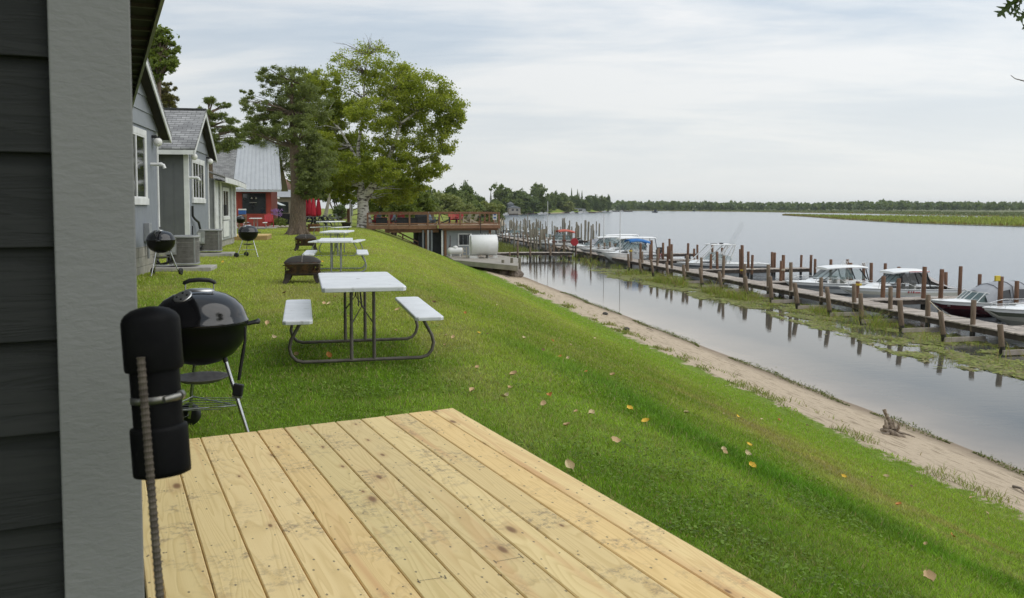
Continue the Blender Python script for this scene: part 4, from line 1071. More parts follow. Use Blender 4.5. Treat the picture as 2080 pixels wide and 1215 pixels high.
def gable_cabin(label, u0, u1, vf, dep, ze, slope, zf, gsid, ovf=.27, ovs=.32, wmat=None):
    um = (u0+u1)/2; hw = (u1-u0)/2
    t = house_thing('cabin', label, um, vf)
    zr = ze+slope*(hw)
    m = MB(); m.box(-dep, -.001, -hw+.03, hw-.03, -.3, zf); m.build('foundation', BLOCK, t)
    m = MB(); m.box(-dep, 0, -hw, hw, zf, ze); m.build('wall', [WALLB], t)
    # lapped gable boards on the front
    g = MB(); z = ze-.05; e = .33
    while z < zr:
        z2 = min(z+e, zr)
        w1 = min(hw, (zr-z)/slope); w2 = max(0, (zr-z2)/slope)
        w2 = min(hw, w2)
        g.hexa([(.035,-w1,z),(.035,w1,z),(-.02,w1,z),(-.02,-w1,z)], [(.012,-w2,z2+.004),(.012,w2,z2+.004),(-.02,w2,z2+.004),(-.02,-w2,z2+.004)])
        z += e
    g.build('gable_siding', gsid, t)
    m = MB(); m.prism([(-hw,ze),(hw,ze),(0,zr)], 0, 1); 
    m = MB(); m.add([(-.02,-hw,ze),(-.02,hw,ze),(-.02,0,zr),(-dep,-hw,ze),(-dep,hw,ze),(-dep,0,zr)], [(0,1,2),(5,4,3)]); m.build('gable_wall', WALLB, t)
    # side wall boards toward the near side
    m = MB(); x = -.1
    m.box(-dep, -.115, -hw-.02, -hw-.002, zf-.06, ze+.0)
    k = 0
    while x > -dep+.4:
        x -= .29; m.box(x-.012, x+.012, -hw-.026, -hw-.019, zf-.06, ze)
    m.build('side_boards', WALLD, t)
    m = MB(); 
    for y in (-1, 1):
        m.box(-.10, .022, y*hw-.022 if y < 0 else hw-.08, -hw+.08 if y < 0 else hw+.022, zf-.06, ze-.02)
    m.box(-.115, -.0, -hw-.024, -hw, zf-.06, ze)
    for k, (a, b_) in enumerate(((-hw-.024, -hw+.085), (hw-.085, hw+.024))):
        q = MB(); q.box(-.115, .024, a, b_, zf-.06, ze-.06); q.build('corner_board', WHITE_PAINT, t, bevel=.004)
    # roof
    drop = ovs*slope
    for s in (-1, 1):
        m = MB(); th = .06
        p = [(ovf, s*(hw+ovs), ze-drop+.12),(ovf, 0, zr+.12),(-dep-.3, 0, zr+.12),(-dep-.3, s*(hw+ovs), ze-drop+.12)]
        q = [(a, b_, c-th) for a, b_, c in p]
        m.hexa(q, p) if s > 0 else m.hexa([q[3],q[2],q[1],q[0]], [p[3],p[2],p[1],p[0]])
        m.build('roof', SHG, t)
        m = MB(); w = .15
        p = [(ovf-.025, s*(hw+ovs-.0), ze-drop+.055),(ovf-.025, 0, zr+.055)]
        m.add([(ovf-.03,p[0][1],p[0][2]-w),(ovf-.03,0,p[1][2]-w),(ovf-.03,0,p[1][2]),(ovf-.03,p[0][1],p[0][2]),(ovf-.005,p[0][1],p[0][2]-w),(ovf-.005,0,p[1][2]-w),(ovf-.005,0,p[1][2]),(ovf-.005,p[0][1],p[0][2])],
              [(0,1,2,3),(7,6,5,4),(0,4,5,1),(3,2,6,7),(0,3,7,4)]); m.build('rake_board', WHITE_PAINT, t)
        m = MB(); m.box(-dep-.28, ovf-.04, s*(hw+ovs)-.012, s*(hw+ovs)+.012, ze-drop-.08, ze-drop+.05); m.build('fascia', WHITE_PAINT, t)
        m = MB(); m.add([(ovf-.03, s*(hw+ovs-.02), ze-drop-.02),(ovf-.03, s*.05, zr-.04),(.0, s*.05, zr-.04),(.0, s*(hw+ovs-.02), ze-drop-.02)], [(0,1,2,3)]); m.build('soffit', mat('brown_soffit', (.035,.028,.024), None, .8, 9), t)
    m = MB(); m.beam((ovf,0,zr+.13),(-dep-.3,0,zr+.13), .16, .04); m.build('ridge_cap', mat('dark_ridge', (.06,.065,.06), None, .8, 9), t)
    return t, um, hw
H1, um1, hw1 = gable_cabin('nearest blue-grey gabled cabin in the row, one wide window above block foundation', 15.9, 21.27, -4.25, 7, 3.24, .58, .62, WALLG)
window(H1, 0, 18.15-um1, 20.05-um1, 1.52, 3.12, .13, 1)
globe_light(H1, .0, 20.75-um1, 2.93); vent_pipe(H1, 0, 20.55-um1, 2.42)
m = MB(); m.box(.002,.12, 19.7-um1, 19.95-um1, .72, 1.12); m.tube([(.06,19.82-um1,.72),(.06,19.85-um1,.35)], .03, 8); m.build('meter_box', mat('box_gray', (.28,.29,.30), None, .5, 8), H1, bevel=.01)
H2, um2, hw2 = gable_cabin('second gabled cabin with shingled roof and white-trimmed double casement window', 26.99, 30.86, -4.55, 6, 3.27, .60, .50, WALLG)
w2 = window(H2, 0, 27.6-um2, 29.95-um2, 1.60, 2.98, .13, 1, bars=1)
globe_light(H2, .024, 27.25-um2, 2.97); globe_light(H2, .0, 30.55-um2, 3.0); vent_pipe(H2, .024, 27.06-um2, 2.34)
m = MB(); m.tube([(.06,27.3-um2,1.5),(.06,27.3-um2,1.2),(.10,27.45-um2,1.1),(.13,27.9-um2,1.0),(.14,28.1-um2,.8),(.14,28.15-um2,.2)], .035, 8); m.tube([(.05,27.3-um2,.9),(.05,27.3-um2,.3)], .02, 6); m.build('cable_conduit', BLACK_PL, H2)
def house3():
    u0, u1, vf = 31.3, 37.0, -4.45; um = (u0+u1)/2; hw = (u1-u0)/2
    t = house_thing('cottage', 'light grey lapped cottage wing with white porch columns and low shingled eave', um, vf)
    m = MB(); z = .25
    while z < 2.45:
        m.hexa([(.02,-hw,z),(.02,hw,z),(-6,hw,z),(-6,-hw,z)], [(.0,-hw,z+.225),(.0,hw,z+.225),(-6,hw,z+.225),(-6,-hw,z+.225)]); z += .22
    m.build('wall', WALLL, t)
    m = MB(); m.box(-6, -.02, -hw+.02, hw-.02, -.3, .26); m.build('foundation', BLOCK, t)
    for y, w in ((-hw+.42, .18), (-hw+1.45, .12), (hw-1.2, .05), (hw-.06, .08), (-hw+.05,.10)):
        q = MB(); q.box(.022, .07, y-w, y+w, .25, 2.46); q.build('trim_board', WHITE_PAINT, t, bevel=.004)
    window(t, .02, -hw+2.0, -hw+3.7, 1.0, 2.2, .10, 0, bars=1)
    q = MB(); q.box(.022, .05, -hw+2.05, -hw+3.6, .35, .95); q.build('lower_panel', WHITE_PAINT, t)
    # low roof, sagging a little toward the far end
    m = MB(); rows = []
    for k in range(9):
        y = -hw-.25+(2*hw+.6)*k/8; s = -.10*((k/8)**2)
        rows.append([(.42, y, 2.50+s),(-1.5, y, 3.12+s*.6),(-5.5, y, 4.3)])
    m.grid(rows); m.build('roof', SHG2, t, solid=.06)
    m = MB(); top = []
    for k in range(9):
        y = -hw-.25+(2*hw+.6)*k/8; s = -.10*((k/8)**2); top.append([(.44,y,2.31+s),(.44,y,2.49+s)])
    m.grid(top, sm=False); m.build('fascia', WHITE_PAINT, t, solid=.03)
    m = MB(); m.add([(.41,-hw-.2,2.33),(.41,hw+.3,2.26),(0,hw+.3,2.33),(0,-hw-.2,2.40)], [(0,1,2,3)]); m.build('soffit', WHITE_PAINT, t)
    for y in (hw-.9, hw-.25):
        q = MB(); q.tube([(.12,y,2.36),(.12,y,2.27)], .06, 8); q.build('soffit_light', WHITE_PAINT, t)
    m = MB(); m.tube([(.10,-hw+2.1,1.55),(.10,-hw+2.1,1.15)], .07, 10); m.build('black_lantern', BLACK_PL, t)
house3()
def red_cottage():
    uf = 65.0; v0, v1 = -13.0, -5.25
    t = house_thing('cottage', 'red cottage with steep half shingle, half ribbed metal roof', uf, v1)
    RED = mat('red_boards', (.33,.045,.024), (.27,.036,.019), .6, 3)
    L = v0-v1
    m = MB(); m.box(L, 0, 0, 6, -.2, 2.9)
    x = 0
    while x > L: m.box(x-.012, x+.012, -.012, .0, .0, 2.9); x -= .28
    m.build('wall', RED, t)
    # picture window
    wx0, wx1 = -1.95, -.42
    m = MB(); b = .06
    m.box(wx0-b, wx1+b, -.05, -.012, 1.05-b, 1.05); m.box(wx0-b, wx1+b, -.05, -.012, 2.42, 2.42+b); m.box(wx0-b, wx0, -.05, -.012, 1.05, 2.42); m.box(wx1, wx1+b, -.05, -.012, 1.05, 2.42)
    w = m.build('window', mat('black_frame', (.012,.012,.012), None, .4, 9), t)
    m = MB(); m.add([(wx0,-.02,1.05),(wx1,-.02,1.05),(wx1,-.02,2.42),(wx0,-.02,2.42)], [(0,1,2,3)]); m.build('pane', PANE, w)
    m = MB()
    for x in (-1.35, -1.05): m.lathe([(.02,2.2),(.07,2.08),(.05,2.06)], 10, M=Matrix.Translation((x,-.03,0)))
    m.box(-1.5,-1.0,-.03,-.022,1.78,1.81); m.build('pendant_lamp', mat('pendant', (.45,.42,.36), None, .4, 9), w)
    m = MB(); m.box(L,-.4,-.03,-.013,.9,.98); m.build('belt_trim', RED, t)
    # roof: eave proud of the wall, ridge behind; ribbed metal half and shingled half
    ze, zr, ye, yr = 2.72, 6.35, -.75, 3.1
    xm = -2.55; xe = .80; xr = .30
    MET = mat('ribbed_metal_roof', (.50,.52,.54), (.45,.47,.49), .45, 2, metal=.1)
    m = MB(); m.add([(xm,ye,ze),(xe,ye,ze),(xr,yr,zr),(xm,yr,zr)], [(0,1,2,3)])
    k = 0; n = 11
    for k in range(n+1):
        f = k/n; a = Vector((xm+(xe-xm)*f, ye, ze+.02)); c = Vector((xm+(xr-xm)*f, yr, zr+.02)); m.beam(a, c, .035, .05)
    m.build('metal_roof', MET, t)
    m = MB(); m.add([(L-.6,ye+.35,ze+.33),(xm-.01,ye+.35,ze+.33),(xm-.01,yr,zr),(L-.6,yr,zr)], [(0,1,2,3)]); m.build('shingle_roof', SHG, t)
    m = MB(); m.beam((L-.6,yr,zr+.03),(xr+.05,yr,zr+.03), .25, .06); m.build('ridge_cap', MET, t)
    m = MB(); m.box(xm, xe-.02, ye+.01, ye+.05, ze-.16, ze-.01); m.beam((xe-.02,ye+.03,ze-.06),(xr-.02,yr,zr-.06), .04, .16); m.build('fascia', MET, t)
    m = MB(); m.add([(0,0,2.9),(0,6,2.9),(-.05,yr,zr-.1)], [(0,1,2)]); m.build('gable_wall', RED, t)
    m = MB(); m.add([(xr,yr,zr),(xe,6.9,ze),(L,6.9,ze),(L,yr,zr)], [(0,1,2,3)]); m.build('back_roof', MET, t)
    m = MB(); m.box(xm,xe-.05,ye+.05,0,ze-.05,ze-.03); m.build('soffit', mat('brown_soffit', (.035,.028,.024)), t)
red_cottage()
def stoop():
    m = MB(); m.box(-2.6, .6, -3.2, -.05, -.1, .06); o = m.build('concrete_stoop', CONC, None, loc=W(65.0,-5.3,0), rotz=ANG, bevel=.02); tag(o, 'pale concrete slab before the red cottage', 'patio slab')
stoop()
def platform():
    t = thing('platform', 'small low platform of fresh lumber in front of the light grey cottage', 'deck', W(41.0,-3.4,0), ANG)
    m = MB(); x = -2.2
    m2 = MB()
    y = -1.2
    while y < 1.25: m.box(-2.2, 0, y, y+.136, .17, .205); y += .14
    m.build('deck_boards', PINE_FAR, t)
    m2.box(-2.19,-.01,-1.22,-1.18,-.05,.168); m2.box(-.05,-.01,-1.18,1.2,-.05,.168); m2.box(-2.19,-2.15,-1.18,1.2,-.05,.168); m2.build('rim_joist', mat('lumber_edge', (.38,.25,.10), (.3,.2,.08), .7, 5), t)
platform()
def cooler():
    t = thing('cooler', 'blue cooler with white lid by the red cottage wall', 'cooler', base(492, 55.5, 1.0), .1)
    m = MB(); m.box(-.22,.22,-.15,.15,0,.26); m.build('body', mat('cooler_blue', (.03,.12,.42), None, .4, 9), t, bevel=.02)
    m = MB(); m.box(-.23,.23,-.16,.16,.262,.35); m.build('lid', WHITE_PAINT, t, bevel=.02)
    k = thing('crate_stand', 'dark stand holding the cooler by the red cottage', 'stand', base(492, 55.5), .1)
    m = MB(); m.box(-.25,.25,-.18,.18,.90,.998); m.build('top', CEDAR, k)
    for a in (-1,1):
        for b_ in (-1,1):
            m = MB(); m.box(a*.22-.03,a*.22+.03,b_*.15-.03,b_*.15+.03,-.05,.90); m.build('leg', CEDAR, k)
cooler()
# ------------------------------------------------------------------ patio chairs
CH_RED = mat('chair_red', (.42,.02,.03), (.34,.015,.022), .55, 6); CH_BLK = mat('chair_black', (.018,.019,.022), None, .55, 9); CH_BLU = mat('chair_slate', (.14,.19,.23), (.11,.15,.19), .55, 6)
CH_TAN = mat('chair_tan', (.42,.38,.27), None, .6, 7)
def lawn_chair(label, m_, loc, rotz, group=None):
    """slatted deck chair: fanned back, sloped seat, flat arms; faces local -y"""
    t = thing('deck_chair', label, 'chair', loc, rotz, group)
    m = MB()
    for k in range(5):
        x = -.22+k*.11; top = .98-.06*abs(k-2)
        m.hexa([(x-.045,.20,.34),(x+.045,.20,.34),(x+.045,.225,.34),(x-.045,.225,.34)], [(x*1.12-.05,.42,top),(x*1.12+.05,.42,top),(x*1.12+.05,.445,top),(x*1.12-.05,.445,top)])
    m.build('backrest', m_, t)
    m = MB()
    for k in range(5):
        y = -.30+k*.105; z = .40-.018*k; m.box(-.27,.27,y,y+.092,z-.02,z)
    m.build('seat', m_, t)
    for s in (-1,1):
        m = MB(); m.box(s*.33-.06,s*.33+.06,-.36,.33,.56,.585); m.build('arm', m_, t)
        m = MB(); m.box(s*.29-.02,s*.29+.02,-.34,-.25,0,.56); m.build('leg', m_, t)
        m = MB(); m.beam((s*.29,-.25,.36),(s*.29,.46,.03), .04, .10); m.build('leg', m_, t)
    return t
c0 = lawn_chair('red slatted chair beside the white table at the red cottage', CH_RED, base(546, 60.5, .06), .3)
# ------------------------------------------------------------------ flower bed by the red cottage
def flowers():
    t = thing('flowering_plant', 'leafy bush with purple flowers and pale stones by the red cottage', 'plant', base(566, 63))
    m = MB()
    for i in range(420):
        a = rng.uniform(0,6.28); r = .62*math.sqrt(rng.random()); h = rng.uniform(.05,.75)*(1-.4*r); s = .09
        p = Vector((r*math.cos(a), r*math.sin(a), h)); d = Vector((rng.gauss(0,1), rng.gauss(0,1), rng.gauss(0,.7))).normalized()*s; e = d.orthogonal().normalized()*s*.5
        m.add([p-d, p+e, p+d, p-e], [(0,1,2,3)])
    m.build('foliage', L_BUSH, t)
    m = MB()
    for i in range(130):
        a = rng.uniform(0,6.28); r = .45*math.sqrt(rng.random()); p = Vector((r*math.cos(a)-.15, r*math.sin(a), rng.uniform(.8,1.35))); s = .045
        d = Vector((rng.gauss(0,1), rng.gauss(0,1), rng.gauss(0,1))).normalized()*s; e = d.orthogonal().normalized()*s
        m.add([p-d, p+e, p+d, p-e], [(0,1,2,3)])
    m.build('flowers', mat('purple_flower', (.25,.12,.36), (.38,.22,.45), .7, 20), t)
    for i in range(9):
        p = base(548+i*5, 61.5); m = MB(); r = rng.uniform(.09,.16)
        m.lathe([(r*math.sin(a), -r*.6*math.cos(a)) for a in [PI*k/5 for k in range(6)]], 7, sm=False, cap=False)
        o = m.build('border_stone', mat('pale_stone', (.5,.44,.38), (.38,.33,.28), .9, 5), None, loc=p+Vector((0,0,r*.4)), rotz=rng.uniform(0,6)); tag(o, 'pale round stone edging the flower bed', 'stone', 'stones edging the flower bed')
flowers()
# ------------------------------------------------------------------ farther buildings
def gray_cottage():
    t = house_thing('cottage', 'grey cottage with white slatted awning behind the thick bare trunk', 78, -6.6)
    m = MB(); m.box(-7,0,0,9,-.2,2.5); m.build('wall', mat('midgray_wall', (.26,.28,.30), (.22,.24,.26), .7, 2), t)
    m = MB(); m.add([(.35,-.3,2.45),(.35,9.4,2.45),(-4,9.4,4.4),(-4,-.3,4.4)], [(0,1,2,3)]); m.build('roof', mat('pale_metal', (.42,.44,.45), (.36,.38,.39), .5, 2), t, solid=.08)
    m = MB(); m.box(.3,.36,-.3,9.4,2.28,2.44); m.build('fascia', WHITE_PAINT, t)
    m = MB(); m.add([(.02,.4,2.1),(.02,6.6,2.1),(1.1,6.6,1.62),(1.1,.4,1.62)], [(0,1,2,3)]); m.build('awning', mat('awning_white', (.55,.58,.58), None, .6, 4), t, solid=.04)
    window(t, 0, 1.0, 3.4, .75, 1.75, .1, 1); window(t, 0, 4.2, 6.2, .75, 1.75, .1, 1)
    m = MB(); m.box(.02,.06,7.2,8.3,.0,2.0); m.build('door', WHITE_PAINT, t)
    m = MB()
    for k in range(4): m.box(-1.9-k*1.2,-1.2-k*1.2,-.03,.0,.1,.7)
    m.build('lattice', CEDAR, t)
gray_cottage()
def bin_():
    t = thing('grill_cart', 'black covered grill cart beside the flower bed and grey cottage', 'grill cart', base(584, 66), ANG)
    m = MB(); m.box(-.7,.7,-.3,.3,.15,1.0); m.build('cover', CH_BLK, t, bevel=.06)
    for a in (-.6,.6):
        m = MB(); m.box(a-.04,a+.04,-.2,.2,-.05,.15); m.build('leg', CH_BLK, t)
bin_()
def lodge():
    t = house_thing('lodge', 'tan lodge with dark porch openings and brick chimney under the big trees', 112, -6)
    TAN = mat('tan_wall', (.30,.25,.20), (.24,.20,.16), .8, 1.5)
    m = MB(); m.box(-12,2.2,0,8,-.3,2.8); m.build('wall', TAN, t)
    m = MB(); m.hexa([(-13,-1.6,2.75),(3.2,-1.6,2.75),(3.2,8.5,2.75),(-13,8.5,2.75)], [(-8,3,5.4),(-2.0,3,5.4),(-2.0,5,5.4),(-8,5,5.4)]); m.build('roof', mat('reddish_shingle', (.22,.12,.085), (.16,.095,.07), .9, 3), t)
    m = MB(); m.box(-4.2,-3.3,1.2,2.1,3,6.2); m.build('chimney', mat('old_brick', (.32,.14,.09), (.24,.11,.075), .9, 4), t)
    for x0, x1, z0 in ((-7.4,-4.6,0),(-4.1,-2.6,0),(-1.8,.3,.9),(1.0,1.8,.9)):
        m = MB(); m.box(x0,x1,-.03,.02,z0,2.35); m.build('opening', PANE, t)
    for x in (-7.6,-4.35,-2.4,.5,2.0):
        m = MB(); m.box(x-.12,x+.12,-1.4,-1.2,-.1,2.7); m.build('porch_post', WHITE_PAINT, t)
    m = MB(); m.box(-9,2.2,-1.5,0,-.2,.35); m.box(-9,2.2,-2.1,-1.5,-.2,.12); m.build('porch_floor', CONC, t)
lodge()
def boxhouse(name, label, u, v, w, d, h, wallm, roofm, rise=1.6):
    t = house_thing(name, label, u, v, 'house')
    m = MB(); m.box(-w/2,w/2,0,d,-.5,h); m.build('wall', wallm, t)
    m = MB(); m.hexa([(-w/2-.4,-.4,h),(w/2+.4,-.4,h),(w/2+.4,d+.4,h),(-w/2-.4,d+.4,h)], [(-w/2-.3,d/2-.1,h+rise),(w/2+.3,d/2-.1,h+rise),(w/2+.3,d/2+.1,h+rise),(-w/2-.3,d/2+.1,h+rise)]); m.build('roof', roofm, t)
    for k in range(3):
        x = -w/2+w*(k+.5)/3; m = MB(); m.box(x-w*.09,x+w*.09,-.04,.02,h*.35,h*.8); m.build('window', PANE, t)
    return t
# shed, hedge of sheds beyond
boxhouse('shed', 'grey-roofed low building glimpsed between thick trunk and umbrellas', 92, -9.5, 9, 6, 2.5, mat('tan_wall', (.30,.25,.20)), mat('gray_metal_roof', (.33,.34,.34), (.28,.29,.29), .6, 2), .8)
# ------------------------------------------------------------------ closed umbrellas and dark tables
UMB = mat('umbrella_red', (.50,.012,.035), (.36,.008,.022), .75, 5, (9,9,.6), bump=.5, bscale=7, bdist=.05)
def umbrella(label, px, Y, h=2.22):
    t = thing('patio_umbrella', label, 'umbrella', base(px, Y), rng.uniform(0,6), 'closed red umbrellas')
    m = MB(); m.tube([(0,0,0),(0,0,h-.02)], .022, 8); m.build('pole', STEEL_BRN, t)
    m = MB(); n = 24; rows = []
    for z, r in ((.82,.10),(.88,.185),(1.0,.20),(1.4,.175),(1.8,.12),(2.05,.07),(2.2,.02)):
        row = []
        for k in range(n):
            a = 2*PI*k/n; q = 1+.22*(1 if k % 3 == 0 else -1)*(.5+.5*math.sin(k*2.1)); row.append((r*q*math.cos(a), r*q*math.sin(a), z*h/2.22+(.05*math.sin(k*1.9) if z < .9 else 0)))
        rows.append(row)
    m.grid(rows, closed=True); m.build('canopy', UMB, t)
    m = MB(); m.lathe([(.22,-.02),(.24,0),(.24,.05),(.05,.09)], 16); m.build('base_weight', CH_BLK, t)
for px, Y, l in ((621, 65, 'closed red umbrella half hidden behind the thick trunk'), (629, 64, 'closed red umbrella just clear of the thick trunk'), (636.5, 63, 'fullest closed red umbrella in the middle of the cluster'), (647, 64.5, 'closed red umbrella farthest from the thick trunk')): umbrella(l, px, Y)
def darktable(px, Y, rot, label, mt):
    t = thing('trestle_table', label, 'picnic table', base(px, Y), rot, 'dark picnic tables under the umbrellas')
    m = MB()
    for k in range(5): m.box(-.38+k*.155,-.24+k*.155,-.9,.9,.70,.74)
    m.build('tabletop', mt, t)
    for s in (-1,1):
        m = MB(); m.box(s*.72-.13,s*.72+.13,-.9,.9,.40,.44); m.build('bench', mt, t)
        m = MB(); m.beam((-.25,s*.6,.7),(-.7,s*.6,0), .04,.09); m.beam((.25,s*.6,.7),(.7,s*.6,0), .04,.09, 0); m.box(-.8,.8,s*.6-.02,s*.6+.02,.34,.40); m.build('trestle', mt, t)
DT = mat('dark_blue_table', (.03,.04,.05), None, .6, 8); GT = mat('gray_table', (.2,.21,.2), None, .6, 8)
darktable(625, 66, .3, 'dark picnic table under the umbrella nearest the thick trunk', DT); darktable(639, 66.5, -.2, 'dark picnic table under the middle red umbrellas', DT); darktable(652, 69, .5, 'dark picnic table just beyond the outer red umbrella', DT)
darktable(664, 82, .1, 'faded grey picnic table before the lodge porch', GT); darktable(676, 92, .3, 'farther faded grey picnic table on grass near the lodge', GT)
def flagpole():
    t = thing('pole', 'white pole beside a squared brown post and pale box near the birch', 'pole', base(711, 70))
    m = MB(); m.tube([(0,0,0),(0,0,3.1)], .05, 8); m.build('pole_shaft', WHITE_PAINT, t)
    p = thing('post', 'squared brown wooden post next to the white pole', 'post', base(707.5, 69))
    m = MB(); m.box(-.1,.1,-.1,.1,-.1,1.35); m.build('post_body', CEDAR, p, bevel=.02)
    b = thing('utility_box', 'pale utility box mounted on a thin stake by the birch', 'utility box', base(714, 71))
    m = MB(); m.tube([(0,0,0),(0,0,.8)], .03, 6); m.build('stake', WHITE_PAINT, b); m = MB(); m.box(-.1,.1,-.08,.08,.8,1.75); m.build('box_body', mat('pale_box', (.5,.52,.52), None, .5, 6), b, bevel=.02)
flagpole()
# ------------------------------------------------------------------ boathouse with the brown deck
def boathouse():
    u0 = 66.0
    t = thing('boathouse', 'grey boathouse dug into the bank, brown railed deck on its roof', 'boathouse', W(u0, 7.6, -2.3), ANG)
    # local x = v-7.6, y = u-66, z from -2.3
    z0 = 0; zt = 2.0
    GW = mat('boathouse_panel', (.30,.32,.325), (.25,.27,.275), .65, 2)
    m = MB(); m.box(0,3.55,-.02,6,-.9,zt)
    for x in (.32,.85,1.35,1.7,2.9): m.box(x-.012,x+.012,-.035,-.02,-.2,zt)
    m.build('wall', GW, t)
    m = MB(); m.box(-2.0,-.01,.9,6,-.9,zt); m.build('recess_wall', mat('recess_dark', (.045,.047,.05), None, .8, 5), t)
    for x, a, mm in ((-.02,.09,CEDAR),(3.44,.09,CEDAR)):
        q = MB(); q.box(x-a,x+a,-.06,-.021,-.3,zt); q.build('corner_board', mm, t)
    for x, y, mm in ((-.28,-.15,WHITE_PAINT),(-1.05,.3,WALLG),(-1.45,.5,CEDAR),(-1.7,.4,WALLG),(-1.35,-.05,WALLL)):
        q = MB(); q.box(x-.07,x+.07,y-.07,y+.07,-.4 if x > -.5 else .3,zt); q.build('support_post', mm, t)
    m = MB(); w = window(t, 0, 0, 1, 0, 1) if False else None
    m.box(.96,1.04,-.06,-.02,.78,1.74); m.box(1.90,1.98,-.06,-.02,.78,1.74); m.box(1.04,1.90,-.06,-.02,1.66,1.74); m.box(1.04,1.90,-.06,-.02,.78,.86)
    w = m.build('window', WHITE_PAINT, t)
    m = MB(); m.add([(1.04,-.03,.86),(1.90,-.03,.86),(1.90,-.03,1.66),(1.04,-.03,1.66)], [(0,1,2,3)]); m.build('pane', PANE, w)
    # deck slab, right part higher and nearer
    def decking(x0, x1, y0, y1, z, nm):
        m = MB(); y = y0
        while y < y1: m.box(x0, x1, y, y+.138, z-.035, z); y += .145
        m.build(nm, mat('deck_tread', (.42,.29,.19), (.33,.22,.145), .75, 3, island=.3), t)
    decking(-.62, 4.15, -.75, 6.3, 2.42, 'deck_boards')
    decking(-6.0, -.62, .02, 6.3, 2.40, 'deck_boards')
    m = MB(); m.box(-.60,4.13,-.75,-.71,2.14,2.38); m.box(4.09,4.13,-.7,6.2,2.14,2.38); m.build('rim_joist', CEDAR, t)
    m = MB(); m.box(-6.0,-.61,.03,.08,2.08,2.36); m.build('rim_joist', CEDAR, t)
    m = MB(); m.box(-4.6,-.5,.35,.50,1.82,2.07); m.build('carrier_beam', CEDAR, t)
    m = MB(); m.box(-.3,4.0,-.45,-.3,1.98,2.13); m.build('carrier_beam', CEDAR, t)
    m = MB(); x = -.2
    while x < 4: m.box(x,x+.05,-.7,.3,2.14,2.37); x += .45
    m.build('joist', mat('joist_end', (.34,.24,.15), None, .8, 6), t)
    def rail(pts, zf, h, posts, wire):
        for a, b_ in zip(pts[:-1], pts[1:]):
            m = MB(); m.beam((a[0],a[1],zf+h),(b_[0],b_[1],zf+h), .12, .04); m.beam((a[0],a[1],zf+h-.08),(b_[0],b_[1],zf+h-.08), .04, .09); m.beam((a[0],a[1],zf+.10),(b_[0],b_[1],zf+.10), .04, .09)
            m.build('handrail', CEDAR, t)
            if wire:
                m = MB(); A = Vector((a[0],a[1],0)); B = Vector((b_[0],b_[1],0)); n = max(2, int((B-A).length/.11))
                for k in range(1, n):
                    p = A.lerp(B, k/n); m.tube([(p.x,p.y,zf+.13),(p.x,p.y,zf+h-.11)], .0035, 4)
                for k in range(1, 7):
                    z = zf+.12+k*.105; m.tube([(a[0],a[1],z),(b_[0],b_[1],z)], .0035, 4)
                m.build('wire_mesh', mat('mesh_wire', (.05,.05,.05), None, .6, 9), t)
        for x, y in posts:
            m = MB(); m.box(x-.065,x+.065,y-.065,y+.065,zf-.3,zf+h+.0); m.build('rail_post', CEDAR, t, bevel=.01)
    rail([(-.55,-.68),(4.05,-.68),(4.05,6.1)], 2.42, .94, [(-.55,-.68),(1.05,-.68),(2.55,-.68),(4.05,-.68),(4.05,1.6),(4.05,3.8),(4.05,6.1)], False)
    rail([(-5.95,.08),(-.62,.08)], 2.40, .92, [(-5.9,.08),(-4.3,.08),(-2.75,.08),(-1.35,.08)], True)
    rail([(-5.95,6.1),(4.05,6.1)], 2.42, .94, [(-3.6,6.1),(-1,6.1),(1.6,6.1)], False)
    # stair with handrail under the deck
    m = MB()
    for k in range(9): m.box(-4.4+k*.32,-4.05+k*.32,1.2,2.2,1.45-k*.2,1.50-k*.2)
    m.build('stair_treads', OLDWOOD, t)
    m = MB(); m.beam((-3.6,1.15,1.85),(-1.0,1.15,.55), .05,.10); m.beam((-3.6,1.15,1.6),(-1.0,1.15,.25), .05,.06)
    for x, z in ((-3.2,1.0),(-2.0,.4),(-1.1,.0)): m.box(x-.05,x+.05,1.1,1.2,z-.6,z+.72)
    m.build('stair_rail', CEDAR, t)
    m = MB(); m.tube([(3.0-.45,-.9,.6),(3.0-.40,-.9,2.7),(3.0-.38,-.9,3.05)], .03, 8); m.beam((2.35,-.9,3.02),(2.95,-.9,3.02), .12,.08); m.build('lamp_post', CH_BLK, t)
    m = MB(); m.tube([(.35,-.05,1.6),(.35,-.05,.8)], .018, 6); m.tube([(.35,-.06,.85),(.25,-.08,.6),(.4,-.08,.45),(.55,-.08,.6),(.68,-.06,.8)], .03, 6); m.build('hanging_hose', mat('hose_red', (.18,.05,.05), (.04,.04,.05), .6, 9), t)
boathouse()
